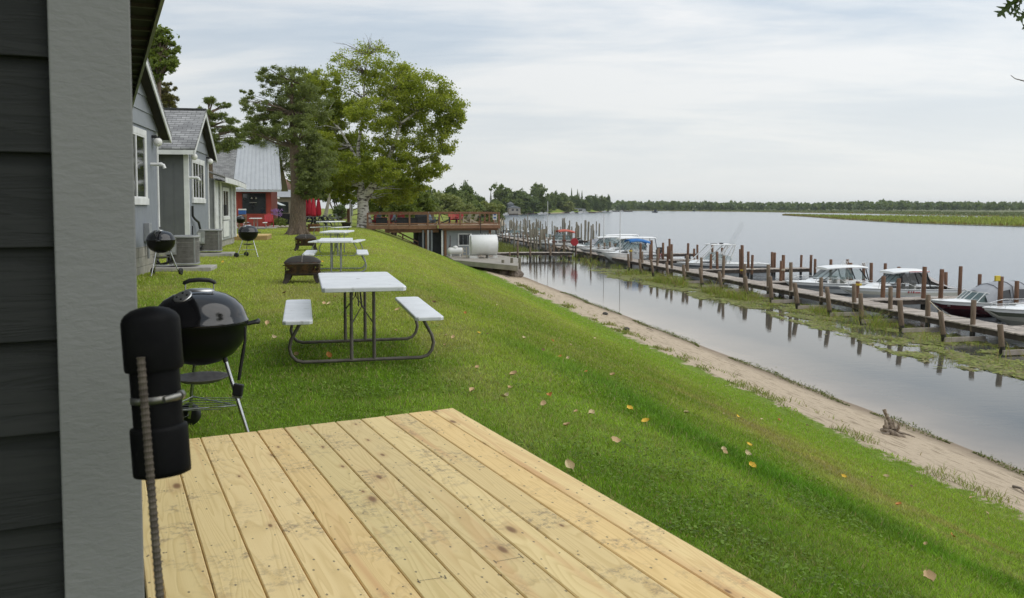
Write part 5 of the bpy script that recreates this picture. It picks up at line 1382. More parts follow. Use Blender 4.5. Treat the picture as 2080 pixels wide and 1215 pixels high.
def tanks():
    pz = -2.25
    t = thing('landing', 'grey concrete landing below the boathouse on short piles', 'landing')
    a = onz(905, 519, pz); b_ = onz(922, 528, pz); c = onz(1052, 540, pz); d = onz(1056, 525, pz); e = onz(1000, 515.5, pz)
    m = MB(); top = [e, a, b_, c, d]; n = len(top)
    vs = [tuple(p) for p in top]+[(p.x, p.y, p.z-.34) for p in top]
    m.add(vs, [tuple(range(n)), tuple(reversed(range(n, 2*n)))]+[((k+1) % n, k, n+k, n+(k+1) % n) for k in range(n)])
    m.build('slab', mat('landing_concrete', (.34,.31,.26), (.26,.235,.20), .85, 2, bump=.2, bscale=20), t, bevel=.02)
    for px, pb, pt in ((1021,566,528),(1039,566,524),(1055,566,524),(1035,560,540)):
        q = onz(px, pb, WATER); top_ = onz(px, pt, pz).z if False else EYE-(pt-HOR)*q.y/F
        m = MB(); m.tube([(q.x, q.y, WATER-.4),(q.x+.02, q.y, top_)], .10, 10); o = m.build('pile', PILE_GRY, t)
    # big white tank
    p = onz(982, 524, pz); k = thing('fuel_tank', 'big white horizontal cylinder tank on the landing', 'tank', Vector((p.x, p.y, pz)), ANG)
    r = .76; M_ = Matrix.Translation((0,0,r+.18)) @ Matrix.Rotation(PI/2, 4, 'Y')
    TK = mat('tank_white', (.74,.74,.72), (.68,.68,.65), .4, 2, dirt=((.5,.47,.38), 1.2, .66))
    m = MB(); m.lathe([(0,-.97),(r*.98,-.97),(r,-.955),(r,.955),(r*.98,.97),(0,.97)], 48, M=M_); m.build('shell', TK, k)
    m = MB(); m.lathe([(r+.002,-.975),(r+.012,-.965),(r+.002,-.955)], 48, M=M_, cap=False); m.lathe([(r+.002,.955),(r+.012,.965),(r+.002,.975)], 48, M=M_, cap=False); m.build('end_rim', ALU, k)
    for x in (-.75, .62):
        m = MB(); m.box(x-.35,x+.35,-.55,.55,0,.20); m.build('saddle_block', mat('white_block', (.66,.65,.62), None, .8, 6), k)
    m = MB(); m.box(-.5,-.25,-.6,-.52,.10,.22); m.box(.30,.62,-.6,-.52,.1,.22); m.beam((-.3,-.62,.25),(.02,-.72,.05), .06,.06); m.build('wheel_chock', OLDWOOD, k)
    m = MB()
    for x in (-.25,.0,.2,.45): m.tube([(x,0,2*r+.17),(x,0,2*r+.26)], .04, 8)
    m.build('filler_cap', ALU, k)
    m = MB(); m.tube([(-1.06,-.25,0),(-1.06,-.25,1.62),(-.9,-.1,1.75)], .035, 8); m.build('vent_pipe', WHITE_PAINT, k)
    p = atY(925, 521, 65.2); k = thing('propane_tank', 'small white propane tank on feet under the boathouse window', 'tank', Vector((p.x, p.y, pz)), ANG)
    M_ = Matrix.Translation((0,0,.40)) @ Matrix.Rotation(PI/2, 4, 'Y')
    m = MB(); m.lathe([(0,-.62),(.12,-.60),(.22,-.54),(.26,-.45),(.265,-.4),(.265,.4),(.26,.45),(.22,.54),(.12,.60),(0,.62)], 32, M=M_); m.build('shell', TK, k)
    m = MB(); m.lathe([(.2,.62),(.2,.70),(.16,.76),(.08,.79),(0,.80)], 20); m.build('valve_dome', TK, k)
    for x in (-.35,.35):
        m = MB(); m.box(x-.04,x+.04,-.16,.16,0,.2); m.build('foot', TK, k)
    p = onz(944, 524, pz); k = thing('step_ladder', 'short pale wooden ladder leaning between the two tanks', 'ladder', Vector((p.x, p.y, pz)), ANG-.1)
    for x in (-.15,.15):
        m = MB(); m.beam((x,-.12,0),(x*.85,.18,.78), .05,.06); m.build('rail', mat('pale_wood', (.55,.47,.35), None, .7, 5), k)
    for q in range(3):
        f = .22+.3*q; m = MB(); m.box(-.13,.13,-.12+.3*f-.03,-.12+.3*f+.03,.78*f-.02,.78*f+.02); m.build('rung', mat('pale_wood'  , (.55,.47,.35)), k)
    # boulders by the landing piles
    RK = mat('shore_rock', (.22,.18,.14), (.13,.105,.085), .9, 3, bump=.6, bscale=5, bdist=.06)
    for i, (px, py, r) in enumerate(((1015,556,.42),(1026,559,.40),(1036,556,.36),(1044,560,.36),(1051,559,.40),(1008,550,.32),(1030,566,.2),(1012,562,.18))):
        q = onz(px, py+2, -3.1); m = MB(); rows = []
        rr = random.Random(i)
        for a in range(7):
            th = PI*a/6; rows.append([(r*math.sin(th)*math.cos(f)*rr.uniform(.8,1.15), r*math.sin(th)*math.sin(f)*rr.uniform(.8,1.15), -r*.8*math.cos(th)) for f in [2*PI*j/9 for j in range(9)]])
        m.grid(rows, closed=True, sm=False); o = m.build('boulder', RK, None, loc=q+Vector((0,0,r*.4)), bevel=.02); tag(o, 'brown shore boulder under the landing edge', 'rock', 'boulders under the landing')
tanks()
def deck_furniture():
    zr = -2.3+2.422; zl = -2.3+2.402
    def at(px, du, z): # du behind the deck front edge
        u = 66+du; d = ray(px, HOR); x = d.x/d.y
        Y = u/(CA-SA*x); return Vector((x*Y, Y, z))
    mk = lambda lab, m_, px, du, rz, z, g: lawn_chair(lab, m_, at(px, du, z), ANG+rz, g)
    R_ = 'chairs on the boathouse deck'
    a = mk('red deck chair at the bank end of the brown deck', CH_RED, 757, 1.2, 1.2, zl, R_)
    mk('slate blue deck chair beside the first red chair at the bank end', CH_BLU, 762, 1.8, -1.0, zl, R_)
    mk('red deck chair turned toward the dark box table', CH_RED, 771, 2.6, .4, zl, R_); mk('red deck chair on the far side of the first dark table', CH_RED, 786, 1.6, -1.2, zl, R_)
    mk('slate blue deck chair in mid deck behind wire mesh', CH_BLU, 803, 2.2, .6, zl, R_); mk('red deck chair in mid deck behind wire mesh', CH_RED, 812, 2.8, -.3, zl, R_)
    mk('grey reclining deck chair beside the mesh railing end', CH_BLU, 880, 1.3, 1.0, zl, R_)
    mk('black deck chair with high back on the upper deck', CH_BLK, 905, .9, 1.4, zr, R_)
    mk('first of two round-backed red chairs on the upper deck', CH_RED, 920, 1.7, .1, zr, R_); mk('second round-backed red chair, nearer the lake', CH_RED, 934, 1.9, -.1, zr, R_)
    mk('tan and black deck chair beside the red pair', CH_TAN, 945, 1.2, -1.3, zr, R_); mk('tan and black deck chair farther toward the lamp post', CH_TAN, 960, 1.1, -1.3, zr, R_)
    for px, du, w, l in ((775,.9,.42,'dark box table between red chairs'), (817,.9,.42,'dark box table in the middle of the mesh railing'), (829,1.2,.4,'slate box table beside the middle dark one'), (840,.9,.3,'narrow dark box table near the covered grill')):
        t = thing('fire_table', l, 'table', at(px, du, zl), ANG, 'dark box tables on the deck')
        m = MB(); m.box(-w,w,-w,w,.0,.50); m.build('base', CH_BLK, t, bevel=.02); m = MB(); m.box(-w-.03,w+.03,-w-.03,w+.03,.502,.55); m.build('tabletop', CH_BLK, t, bevel=.01)
    t = thing('covered_grill', 'wide dark covered grill standing against the mesh railing', 'grill', at(856, .9, zl), ANG)
    m = MB(); m.box(-.52,.52,-.3,.3,.1,.68); m.hexa([(-.52,-.3,.68),(.52,-.3,.68),(.52,.3,.68),(-.52,.3,.68)], [(-.4,-.18,.84),(.4,-.18,.84),(.4,.2,.84),(-.4,.2,.84)]); m.build('cover', CH_BLK, t, bevel=.04)
    for a in (-.4,.4):
        m = MB(); m.box(a-.04,a+.04,-.25,.25,0,.1); m.build('leg', CH_BLK, t)
    t = thing('side_table', 'low black side table before the red chair pair', 'table', at(927,.7,zr), ANG)
    m = MB(); m.lathe([(.3,.40),(.3,.44),(0,.44)], 20); m.build('tabletop', CH_BLK, t); m = MB(); m.lathe([(.2,0),(.06,.05),(.05,.4)], 14); m.build('pedestal', CH_BLK, t)
    t = thing('notice_board', 'small white sign with blue squares on the lake end railing', 'sign', at(1005, .5, zr+.25), ANG)
    m = MB(); m.box(-.16,.16,-.01,.01,.1,.62); m.build('panel', WHITE_PAINT, t); m = MB(); m.box(-.1,.1,-.014,-.0105,.45,.56); m.box(-.1,.1,-.014,-.0105,.2,.34); m.build('blue_block', mat('sign_blue', (.08,.17,.4), None, .5, 8), t)
    m = MB(); m.tube([(0,.02,-.25),(0,.02,.1)], .02, 6); m.build('stake', ALU, t)
    # upturned white boat on the slope behind
    p = atY(849, 494.0, 73.0); p.z = gz(p.x, p.y)
    t = thing('dinghy', 'small white upturned dinghy lying on the bank by the stair foot', 'boat', p+Vector((0,0,.02)), ANG+.1); t.scale = (.36,.5,.8)
    m = MB(); rows = []
    for k in range(9):
        s = k/8*2-1; hw = .42*(1-abs(s)**2.5*.85); rows.append([(s*1.2,-hw,0),(s*1.2,-hw*.8,.26),(s*1.2,0,.36),(s*1.2,hw*.8,.26),(s*1.2,hw,0)])
    m.grid(rows); m.build('hull', GELCOAT, t, solid=.02); m = MB(); m.tube([(-1.2,0,.36),(1.2,0,.36)], .02, 6); m.build('keel', GELCOAT, t)
deck_furniture()
# ------------------------------------------------------------------ docks
DZ = -2.75
def plank_run(name, label, p0, p1, w, z0=DZ, z1=DZ, cat='dock', group=None, cross=True, step=.17, mid=0.0):
    """plank deck from p0 to p1 (world xy), width w to the right of travel; planks, stringers and cross beams"""
    p0 = Vector((p0.x,p0.y,0)); p1 = Vector((p1.x,p1.y,0)); d = p1-p0; L = d.length; a = math.atan2(d.y, d.x)
    t = thing(name, label, cat, Vector((p0.x,p0.y,WATER)), a, group)
    r = random.Random(int(L*100)); m = MB(); x = 0
    while x < L-.05:
        z = (z0+(z1-z0)*x/L+mid*math.sin(PI*x/L))-WATER+r.uniform(-.008,.008); e = r.uniform(-.03,.05); e2 = r.uniform(-.03,.05)
        m.box(x, x+step-.012, -w-e, e2, z-.045, z); x += step
    m.build('planks', OLDWOOD, t)
    n = 12
    for y in (-.09, -w+.09):
        m = MB()
        for k in range(n):
            f0, f1 = k/n, (k+1)/n
            za = (z0+(z1-z0)*f0+mid*math.sin(PI*f0))-WATER; zb = (z0+(z1-z0)*f1+mid*math.sin(PI*f1))-WATER
            m.hexa([(L*f0,y-.04,za-.25),(L*f1,y-.04,zb-.25),(L*f1,y+.04,zb-.25),(L*f0,y+.04,za-.25)], [(L*f0,y-.04,za-.049),(L*f1,y-.04,zb-.049),(L*f1,y+.04,zb-.049),(L*f0,y+.04,za-.049)])
        m.build('stringer', mat('dark_stringer', (.085,.066,.052), (.055,.043,.034), .9, 4), t)
    return t
MV0, MV1 = 20.8, 22.0
def UofY(v, Y): return (Y-SA*v)/CA
plank_run('main_dock', 'long weathered plank dock running parallel to the shore through the reeds', W(18, MV1), W(128, MV1), MV1-MV0)
plank_run('shore_walkway', 'crooked plank walkway from the landing out to the dock junction', W(78.3, 9.0), W(78.3, MV0-.05), 1.25, z0=DZ-.12, z1=DZ, mid=.12)
FING = [('nearest finger dock', 31.0, 31.5), ('finger dock between the maroon boat and the red-numbered boat', 40.3, 28.6), ('finger dock hidden behind the pale-windowed hardtop boat', 49.6, 29.0), ('finger dock running before the open-framed fishing boat', 59.2, 31.6), ('finger dock before the blue-canopied boat', 69.3, 28.0), ('finger dock behind the blue-canopied boat', 78.2, 31.4), ('finger dock beside the red-canopied boat', 89.0, 30.0), ('finger dock beyond the red-canopied boat', 99.0, 31.0), ('far finger dock, third from the end', 109.0, 31.0), ('far finger dock, second from the end', 119.0, 32.0), ('far finger dock at the end of the main dock', 129.0, 33.0)]
for lab, Y, ve in FING:
    plank_run('finger_dock', 'weathered plank '+lab, W(UofY(26, Y), MV1+.03), W(UofY(26, Y), ve), .95, group='finger docks off the main dock')
def pile_obj(x, y, ztop, r, m_, lean=(0,0), zb=WATER-.5):
    mb = MB(); r_ = random.Random(int(x*977+y*131)); n = 10
    h = ztop-zb; lx, ly = lean
    zs = [zb, WATER+.16, WATER+.30, zb+h*.6, ztop-.015, ztop]
    zs = sorted(zs)
    pts = [(lx*(z-WATER), ly*(z-WATER), z) for z in zs]; rs = [r*1.03, r*1.02, r, r*r_.uniform(.93,1.04), r*.96, r*.80]
    mb.tube(pts[:3], rs[:3], n, 1, cap=False); mb.tube(pts[2:], rs[2:], n, 0)
    o = mb.build('dock_pile', [m_, WET], None, loc=(x, y, 0), rotz=0)
    return o
PCOUNT = [0]
def piles(rows, where, group, m_, base_v=None):
    rows = sorted(rows, key=lambda q: q[0], reverse=True)
    for i, q in enumerate(rows):
        px, ty, Y = q[:3]; r = q[3] if len(q) > 3 else .095
        k = (px-CX)/F*math.cos(TH)
        if base_v is not None: Y = base_v/(CA*k+SA)
        x = k*Y; zt = EYE-(ty-HOR)*Y/F
        ln = q[4] if len(q) > 4 else rng.uniform(-.03,.03)
        o = pile_obj(x, Y, zt, r*rng.uniform(.92,1.08), m_, (-ln*CA, -ln*SA))
        tag(o, '%s, %s from the lake' % (where, nth(i)) if base_v is None else '%s, %s from the nearest' % (where, nth(i)), 'dock pile', group)
near = [2046,1926,1839,1756,1691,1625,1571,1520,1469,1429,1392,1359,1329,1303,1279]
ytop = [660,633,610,596,583,575,561,561,552,544,538,532,527,526,516]
piles([(p, y, 0, .097, .12+.05*math.sin(i*1.7)) for i, (p, y) in enumerate(zip(near, ytop))], 'leaning pile on the shore edge of the main dock', 'shore-edge piles of the main dock', PILE, MV0-.1)
piles([(p, y, 0, .085, .10) for p, y in ((1098,478),(1087,475),(1074,474),(1065,472),(1054,471),(1036,472),(1029,474),(1022,471),(1110,474),(1117,484))], 'far thin shore-edge pile beyond the junction', 'far shore-edge piles of the main dock', PILE, MV0-.1)
piles([(1983,610,0),(1891,599,0),(1814,583,0),(1740,577,0),(1672,564,0),(1610,533,0),(1564,538,0),(1515,536,0),(1470,519,0),(1427,523,0),(1398,519,0),(1366,511,0),(1336,505,0),(1306,511,0),(1283,505,0)], 'pile on the boat side of the main dock', 'boat-side piles of the main dock', PILE, MV1+.12)
piles([(1880,542,39.7),(1915,547,39.7),(1829,566,39.9),(1797,561,40.0),(1745,572,40.2),(1954,541,41.2)], 'brown pile on the dock before the red-numbered boat', 'piles at the finger dock by the red-numbered boat', PILE_BRN)
piles([(2037,562,35.6,.10),(1994,557,42.6),(2071,571,37.0,.10),(1926,553,44.5)], 'brown mooring pile around the maroon boat', 'mooring piles around the maroon boat', PILE_BRN)
piles([(1588,530,49.0),(1593,518,50.4),(1690,527,51),(1723,527,50.6),(1731,534,48.9),(1758,535,51),(1773,534,48.8),(1801,535,51),(1828,542,45.6)], 'brown pile around the pale-windowed hardtop boat', 'piles around the pale-windowed hardtop boat', PILE_BRN)
piles([(1397,518,58.5),(1445,516,58.6),(1459,511,58.8),(1506,506,58.4),(1510,498,57.4,.10),(1529,518,57.2),(1522,511,60.4),(1571,512,60.4),(1575,513,60.6),(1629,518,60.2),(1649,518,58.8),(1658,526,58.6)], 'brown pile on the dock by the open-framed boat', 'piles by the open-framed fishing boat', PILE_BRN)
piles([(1449,498,66.5),(1467,503,66.5),(1398,494,68.6),(1411,505,70),(1418,497,70),(1302,494,68.5),(1321,497,68.6),(1348,493,70.2),(1338,504,68.2),(1357,500,68.2),(1365,496,68),(1362,485,70.4),(1325,488,70.4)], 'brown pile on the dock before the blue-canopied boat', 'piles by the blue-canopied boat', PILE_BRN)
piles([(1251,495,77.3),(1268,497,77.3),(1257,501,77),(1217,495,77.6),(1200,485,77.7),(1170,468,79.8,.09),(1228,493,79),(1240,491,79.2)], 'pile on the dock behind the blue-canopied boat', 'piles behind the blue-canopied boat', PILE)
piles([(1217,454,106),(1205,455,107),(1201,458,106),(1195,450,108),(1188,447,109),(1181,456,110),(1171,451,111),(1162,460,110),(1158,448,112),(1148,443,124),(1143,443,124),(1098,465,92),(1090,460,90),(1085,464,90),(1078,466,93),(1044,466,95)], 'grey-green pile standing behind the red-canopied boat', 'tall piles behind the red-canopied boat', PILE_GRY)
def far_piles():
    r = random.Random(5); first = None
    for i in range(120):
        Y = r.uniform(96, 190); px = r.uniform(1004, 1135) if i % 5 else r.uniform(1135, 1215)
        zt = -3.3+r.choice((1.3,1.7,2.1,2.4,2.9))*r.uniform(.8,1.1)
        if (px-1004) > 90: zt = min(zt, -1.2)
        k = (px-CX)/F*math.cos(TH)
        if k*Y*CA+SA*Y < 22.3: Y = 24.0/(CA*k+SA) if (CA*k+SA) > .1 else Y
        rr = r.uniform(.08,.12)
        if first is None or i < 8:
            o = pile_obj(k*Y, Y, zt, rr, PILE_GRY, (r.uniform(-.03,.03), 0)); first = o; H0 = zt
        else:
            o = first.copy(); C.objects.link(o); o.location = (k*Y, Y, zt-H0); o.scale = (rr/.1, rr/.1, 1)
        tag(o, 'thin grey-green pile in the crowded far dock field past the boathouse', 'dock pile', 'piles of the crowded far docks')
far_piles()
# piles under the shore walkway
piles([(1077,503,77.9),(1096,520,78.6),(1118,505,79.0),(1140,519,79.0),(1156,520,79.4),(1187,522,79.9),(1052,490,76.5,.10),(1035,512,77.2)], 'pile under the crooked shore walkway', 'piles of the shore walkway', PILE)
def cross_beams():
    # each pair of main-dock piles carries one cap beam
    for i, p in enumerate(near[:12]):
        k = (p-CX)/F*math.cos(TH); Y = (MV0-.1)/(CA*k+SA); u = UofY(MV0-.1, Y)
        m = MB(); m.box(-.12, MV1-MV0+.3, -.14, -.06, -.13, .03); o = m.build('cap_beam', OLDWOOD, None, loc=W(u, MV0-.05, DZ-.39), rotz=ANG)
        tag(o, 'cross beam under the main dock tying its pile pair, %s from the nearest' % nth(i), 'beam', 'cap beams under the main dock')
cross_beams()
def braced_posts():
    for px, top, lab in ((1125,481,'braced dark post on the junction, nearer the landing'), (1146,477,'braced dark post on the junction, nearer the red reel')):
        Y = 81.5; p = base(px, Y, DZ); t = thing('braced_post', lab, 'post', p, ANG, 'braced posts at the dock junction')
        h = EYE-(top-HOR)*Y/F-DZ; m = MB(); m.box(-.10,.10,-.10,.10,-.4,h); m.build('post_body', PILE, t)
        m = MB(); m.beam((-.62,0,0),(-.08,0,.62), .08,.10); m.beam((.62,0,0),(.08,0,.62), .08,.10); m.build('brace', PILE, t)
        m = MB(); m.box(-.16,.16,-.13,.13,h*.62,h*.72); m.build('cleat_block', mat('reddish_block', (.17,.07,.05), None, .8, 6), t)
    t = thing('hose_reel', 'round red reel on two black legs at the dock junction', 'reel', base(1167, 79.6, DZ), ANG)
    m = MB(); m.tube([(0,-.12,1.0),(0,.12,1.0)], .35, 28); m.build('drum', mat('reel_red', (.42,.02,.03), (.33,.015,.02), .5, 5), t, bevel=.03)
    for x in (-.13,.08):
        m = MB(); m.tube([(x,0,0),(x,0,.8)], .05, 8); m.build('leg', CH_BLK, t)
braced_posts()
# ------------------------------------------------------------------ boats
def hull_rows(L, B, fb, N=18):
    rows = []
    for i in range(N+1):
        t = i/N; q = 1-t
        hb = B/2*(max(0, 1-q**2.7))**.75*(1-.06*max(0, t-.7)/.3)
        zs = fb*(1+.26*q**1.8); zk = -.30+(fb*1.12+.30)*max(0, 1-t*2.3)**2.4
        hc = hb*(.88-.45*q**3); zc = max(zk, .03+.62*fb*q**2.2)
        xo = .75*q**3*(L/6)
        xs = L*t
        f = lambda z: xs+xo*min(1, max(0, (zs-z)/(zs+.35)))
        rows.append((t, xs, hb, zs, [(f(zk),0,zk),(f(zc),hc,zc),(f(zs-.30),hc+(hb-hc)*.72,max(zc,zs-.30)),(f(zs-.14),hc+(hb-hc)*.9,max(zc,zs-.14)),(xs,hb,zs)]))
    return rows
def boat(name, label, px, Y, L, B=2.2, fb=.62, top='hardtop', cols=None, opts=None, group=None):
    opts = opts or {}
    k = (px-CX)/F*math.cos(TH)
    t = thing(name, label, 'boat', Vector((k*Y, Y, WATER+opts.get('dz', 0))), ANG+opts.get('rot', 0), group)
    low, band, upper = cols or (GELCOAT, GELGRAY, GELCOAT)
    rows = hull_rows(L, B, fb); m = MB()
    for s in (-1, 1):
        for j, mi in ((0,0),(1,0),(2,1),(3,2)):
            g = [[(r[4][j][0], s*r[4][j][1], r[4][j][2]), (r[4][j+1][0], s*r[4][j+1][1], r[4][j+1][2])] for r in rows]
            if s > 0: g = [list(reversed(q)) for q in g]
            m.grid(g, mi, sm=True)
    lr = rows[-1][4]
    m.add([(p[0], -p[1], p[2]) for p in lr]+[(p[0], p[1], p[2]) for p in reversed(lr[1:])], [tuple(reversed(range(9)))], 0)
    h = m.build('hull', [low, band, upper], t)
    m = MB()
    for s in (-1, 1): m.tube([(r[1], s*(r[2]+.01), r[3]+.005) for r in rows], .025, 6)
    m.build('rub_rail', opts.get('railm', WHITE_PAINT), h)
    # decks
    tc = opts.get('fore', .48); m = MB(); g = []
    nf = [r for r in rows if r[0] <= tc+1e-6]
    for r in nf: g.append([(r[1], r[2]*y*.98, r[3]+.005+.10*(1-y*y)*min(1, r[0]*4)) for y in (-1,-.6,-.2,.2,.6,1)])
    m.grid(g)
    for s in (-1, 1):
        g = [[(r[1], s*r[2]*.985, r[3]+.004),(r[1], s*max(0, r[2]-.20), r[3]+.004),(r[1], s*max(0, r[2]-.20), .2)] for r in rows if r[0] >= tc-.06]
        if s < 0: g = [list(reversed(q)) for q in g]
        m.grid(g, sm=False)
    g = [[(r[1], y*(r[2]-.2), .18) for y in (-1,1)] for r in rows if r[0] >= tc-.06]; m.grid(g, sm=False)
    m.box(L-.25, L-.01, -B/2*.86, B/2*.86, .2, fb+.0)
    m.build('deck', GELCOAT, t)
    zd = fb*1.08
    x0 = L*opts.get('cab0', .20); x1 = L*tc
    # raised cuddy
    yb = B/2*.70
    if opts.get('cuddy', True):
        hc = opts.get('ch', .30); m = MB()
        m.hexa([(x0,-yb*.35,zd),(x1,-yb,zd-.05),(x1,yb,zd-.05),(x0,yb*.35,zd)], [(x0+.5,-yb*.4,zd+hc*.8),(x1,-yb*.88,zd+hc),(x1,yb*.88,zd+hc),(x0+.5,yb*.4,zd+hc*.8)])
        m.build('cuddy', GELCOAT, t, bevel=.05)
        a, b_ = x0+(x1-x0)*.45, x1-.1
        def side(x, z, s): 
            f = (x-x0)/(x1-x0); return (x, s*(yb*(.35+.65*f)*(1-.12*(z-zd)/hc)+.012), z)
        for s in (-1,1):
            m = MB(); m.add([side(a,zd+hc*.25,s),side(b_,zd+hc*.18,s),side(b_,zd+hc*.66,s),side(a+.12,zd+hc*.6,s)], [(0,1,2,3)]); m.build('side_light', BGLASS_DK, t)
    zt = zd+opts.get('ch', .30)
    hw = opts.get('wh', .50); xw = x1-opts.get('wset', .25)
    fr = BLACK_PL if opts.get('dark', True) else WHITE_PAINT
    if top in ('hardtop', 'bimini', 'open', 'canvas', 'ttop'):
        rk = opts.get('rake', .55); y0 = yb*.92; y1 = yb*.84; zb = zt-.04
        m = MB(); P = [(xw-.25,0,zb),(xw,-y0,zb),(xw,y0,zb)]; T = [(xw+rk-.18,0,zb+hw),(xw+rk,-y1,zb+hw),(xw+rk,y1,zb+hw)]
        m.add([P[0],P[1],T[1],T[0]], [(0,1,2,3)]); m.add([P[2],P[0],T[0],T[2]], [(0,1,2,3)])
        ws = m.build('windshield', BGLASS, t)
        m = MB(); r = .022
        for a, b_ in ((P[0],T[0]),(P[1],T[1]),(P[2],T[2]),(T[0],T[1]),(T[0],T[2]),(P[0],P[1]),(P[0],P[2])): m.tube([a,b_], r, 6)
        for f in (.5,):
            for j in (1,2):
                a = Vector(P[0]).lerp(Vector(P[j]), f); b_ = Vector(T[0]).lerp(Vector(T[j]), f); m.tube([a,b_], r*.8, 6)
        m.build('windshield_frame', fr, ws)
        xe = opts.get('sw', xw+rk+1.1)
        for s in (-1,1):
            m = MB(); f2 = MB()
            if opts.get('tall_side', False):
                xm = (xw+rk+xe)/2+.1
                m.add([(xw,s*y0,zb),(xe+.15,s*y0,zb),(xe-.25,s*y1,zb+hw),(xw+rk,s*y1,zb+hw)], [(0,1,2,3)])
                f2.tube([(xm+.15,s*y0,zb),(xm-.05,s*y1,zb+hw)], .03, 6); f2.tube([(xe+.15,s*y0,zb),(xe-.25,s*y1,zb+hw)], .035, 6)
            else:
                m.add([(xw,s*y0,zb),(xe,s*y0,zb),(xe-.1,s*y0*.98,zb+hw*.55),(xw+rk,s*y1,zb+hw)], [(0,1,2,3)])
                f2.tube([(xe,s*y0,zb),(xe-.1,s*y0*.98,zb+hw*.55),(xw+rk,s*y1,zb+hw)], .02, 6)
            w_ = m.build('side_window', opts.get('sidem', BGLASS), t); f2.build('window_frame', fr, w_)
    if top == 'hardtop':
        a, b_ = xw+rk-.42, opts.get('roofend', xw+rk+1.75); y1_ = yb*.98; z = zt-.04+hw; m = MB()
        rows_ = []
        for x, dz, w in ((a-.12,.0,.80),(a,.03,.90),(a+.3,.07,.98),((a+b_)/2,.11,1),(b_-.2,.09,1),(b_,.05,.97)):
            rows_.append([(x,-y1_*w,z+dz-.05),(x,-y1_*w,z+dz+.02),(x,-y1_*w*.7,z+dz+.06),(x,0,z+dz+.08),(x,y1_*w*.7,z+dz+.06),(x,y1_*w,z+dz+.02),(x,y1_*w,z+dz-.05)])
        m.grid(rows_, closed=True); m.add(rows_[0], [tuple(range(7))]); m.add(rows_[-1], [tuple(reversed(range(7)))])
        rf = m.build('hardtop', GELCOAT, t)
        if opts.get('redline'):
            m = MB()
            for s in (-1,1): m.box(b_-1.15,b_-.02,s*y1_-.012,s*y1_+.012,z+.055,z+.085)
            m.build('red_stripe', mat('boat_red', (.5,.02,.02), None, .4, 6), rf)
        for s in (-1,1):
            m = MB(); m.tube([(b_-.12,s*y1_*.92,z),(b_-.05+.1,s*yb,fb+.1)], .03, 6); m.build('roof_post', fr if opts.get('tall_side') else WHITE_PAINT, t)
        if opts.get('rodrack'):
            for s in (-1,1):
                m = MB()
                for q in range(4): m.tube([(b_-.35+q*.10-.5*(s>0),s*y1_*.7,z+.12),(b_-.2+q*.10-.5*(s>0),s*y1_*.72,z+.38)], .016, 5)
                m.build('rod_holder', WHITE_PAINT, rf)
    if top == 'bimini':
        cm = opts['canvas']; a, b_ = xw+rk-.25, xw+rk+1.75; z = zt+hw+.05; y1_ = yb*1.0; rows_ = []
        for q in range(9):
            f = q/8; x = a+(b_-a)*f; dz = .22*math.sin(PI*min(1, f*.85+.12))-.10*f; w = 1-.05*abs(f-.5)
            rows_.append([(x,-y1_*w,z+dz-.16),(x,-y1_*w*.9,z+dz-.03),(x,-y1_*.45,z+dz+.05),(x,0,z+dz+.07),(x,y1_*.45,z+dz+.05),(x,y1_*w*.9,z+dz-.03),(x,y1_*w,z+dz-.16)])
        m = MB(); m.grid(rows_); m.build('canvas_top', cm, t, solid=.02)
        for s in (-1,1):
            m = MB()
            for xx in (a+.15, (a+b_)/2, b_-.1): m.tube([((a+b_)/2,s*y0,zd),(xx,s*y1_*.97,z)], .016, 6)
            m.build('canvas_frame', ALU, t)
    if top == 'canvas':
        cm = opts['canvas']; m = MB(); z = zt-.04+hw; y1_ = yb*.9; b_ = L-.15; rows_ = []
        for f, dz, zl in ((0,.02,0),(.22,.30,.0),(.45,.42,-.05),(.7,.40,-.15),(.88,.18,-.40),(1,-.42,-.5)):
            x = xw+rk-.05+(b_-xw-rk)*f; zz = z+dz; zl_ = zd+.02
            rows_.append([(x,-yb*1.12,zl_),(x,-y1_*1.02,zz-.16),(x,-y1_*.55,zz-.02),(x,0,zz+.03),(x,y1_*.55,zz-.02),(x,y1_*1.02,zz-.16),(x,yb*1.12,zl_)])
        m.grid(rows_); m.build('canvas_tent', cm, t)
        m = MB()
        for q in (1,2,3): m.tube([(p[0],p[1]*1.01,p[2]+.012) for p in rows_[q]], .014, 5)
        m.build('canvas_seam', mat('seam_dark', (.12,.12,.13)), t)
        m = MB()
        for f0, f1 in ((1.2,1.8),(2.15,2.85),(3.1,3.7)):
            def at(fq, w):
                i = int(fq); q = fq-i; A = Vector(rows_[i][0]).lerp(Vector(rows_[i][1]), w); B_ = Vector(rows_[i+1][0]).lerp(Vector(rows_[i+1][1]), w); p = A.lerp(B_, q); return (p.x, p.y-.014, p.z)
            m.add([at(f0,.15),at(f1,.15),at(f1,.85),at(f0,.85)], [(0,1,2,3)])
        m.build('clear_curtain', BGLASS_DK, t)
    if top == 'ttop':
        z = zt+1.05; m = MB(); a, b_ = xw+.1, xw+2.0
        m.box(a,b_,-.62,.62,z,z+.06); rf = m.build('roof_panel', GELCOAT, t, bevel=.025)
        m = MB()
        for s in (-1,1):
            m.tube([(a-1.15,s*.55,zd+.1),(a+.25,s*.6,z)], .04, 6); m.tube([(a+.2,s*.62,zd+.2),(b_-.4,s*.6,z)], .042, 6); m.tube([(b_-1.0,s*.7,zd),(b_-.15,s*.6,z)], .042, 6); m.tube([(b_-.55,s*.7,zd-.05),(b_-.02,s*.6,z)], .042, 6)
            m.tube([(b_-.72,s*.68,zd+.42),(b_-.30,s*.66,zd+.42)], .02, 6); m.tube([(b_-.5,s*.65,zd+.75),(b_-.18,s*.63,zd+.75)], .02, 6)
        m.build('tower_frame', WHITE_PAINT, t)
        m = MB()
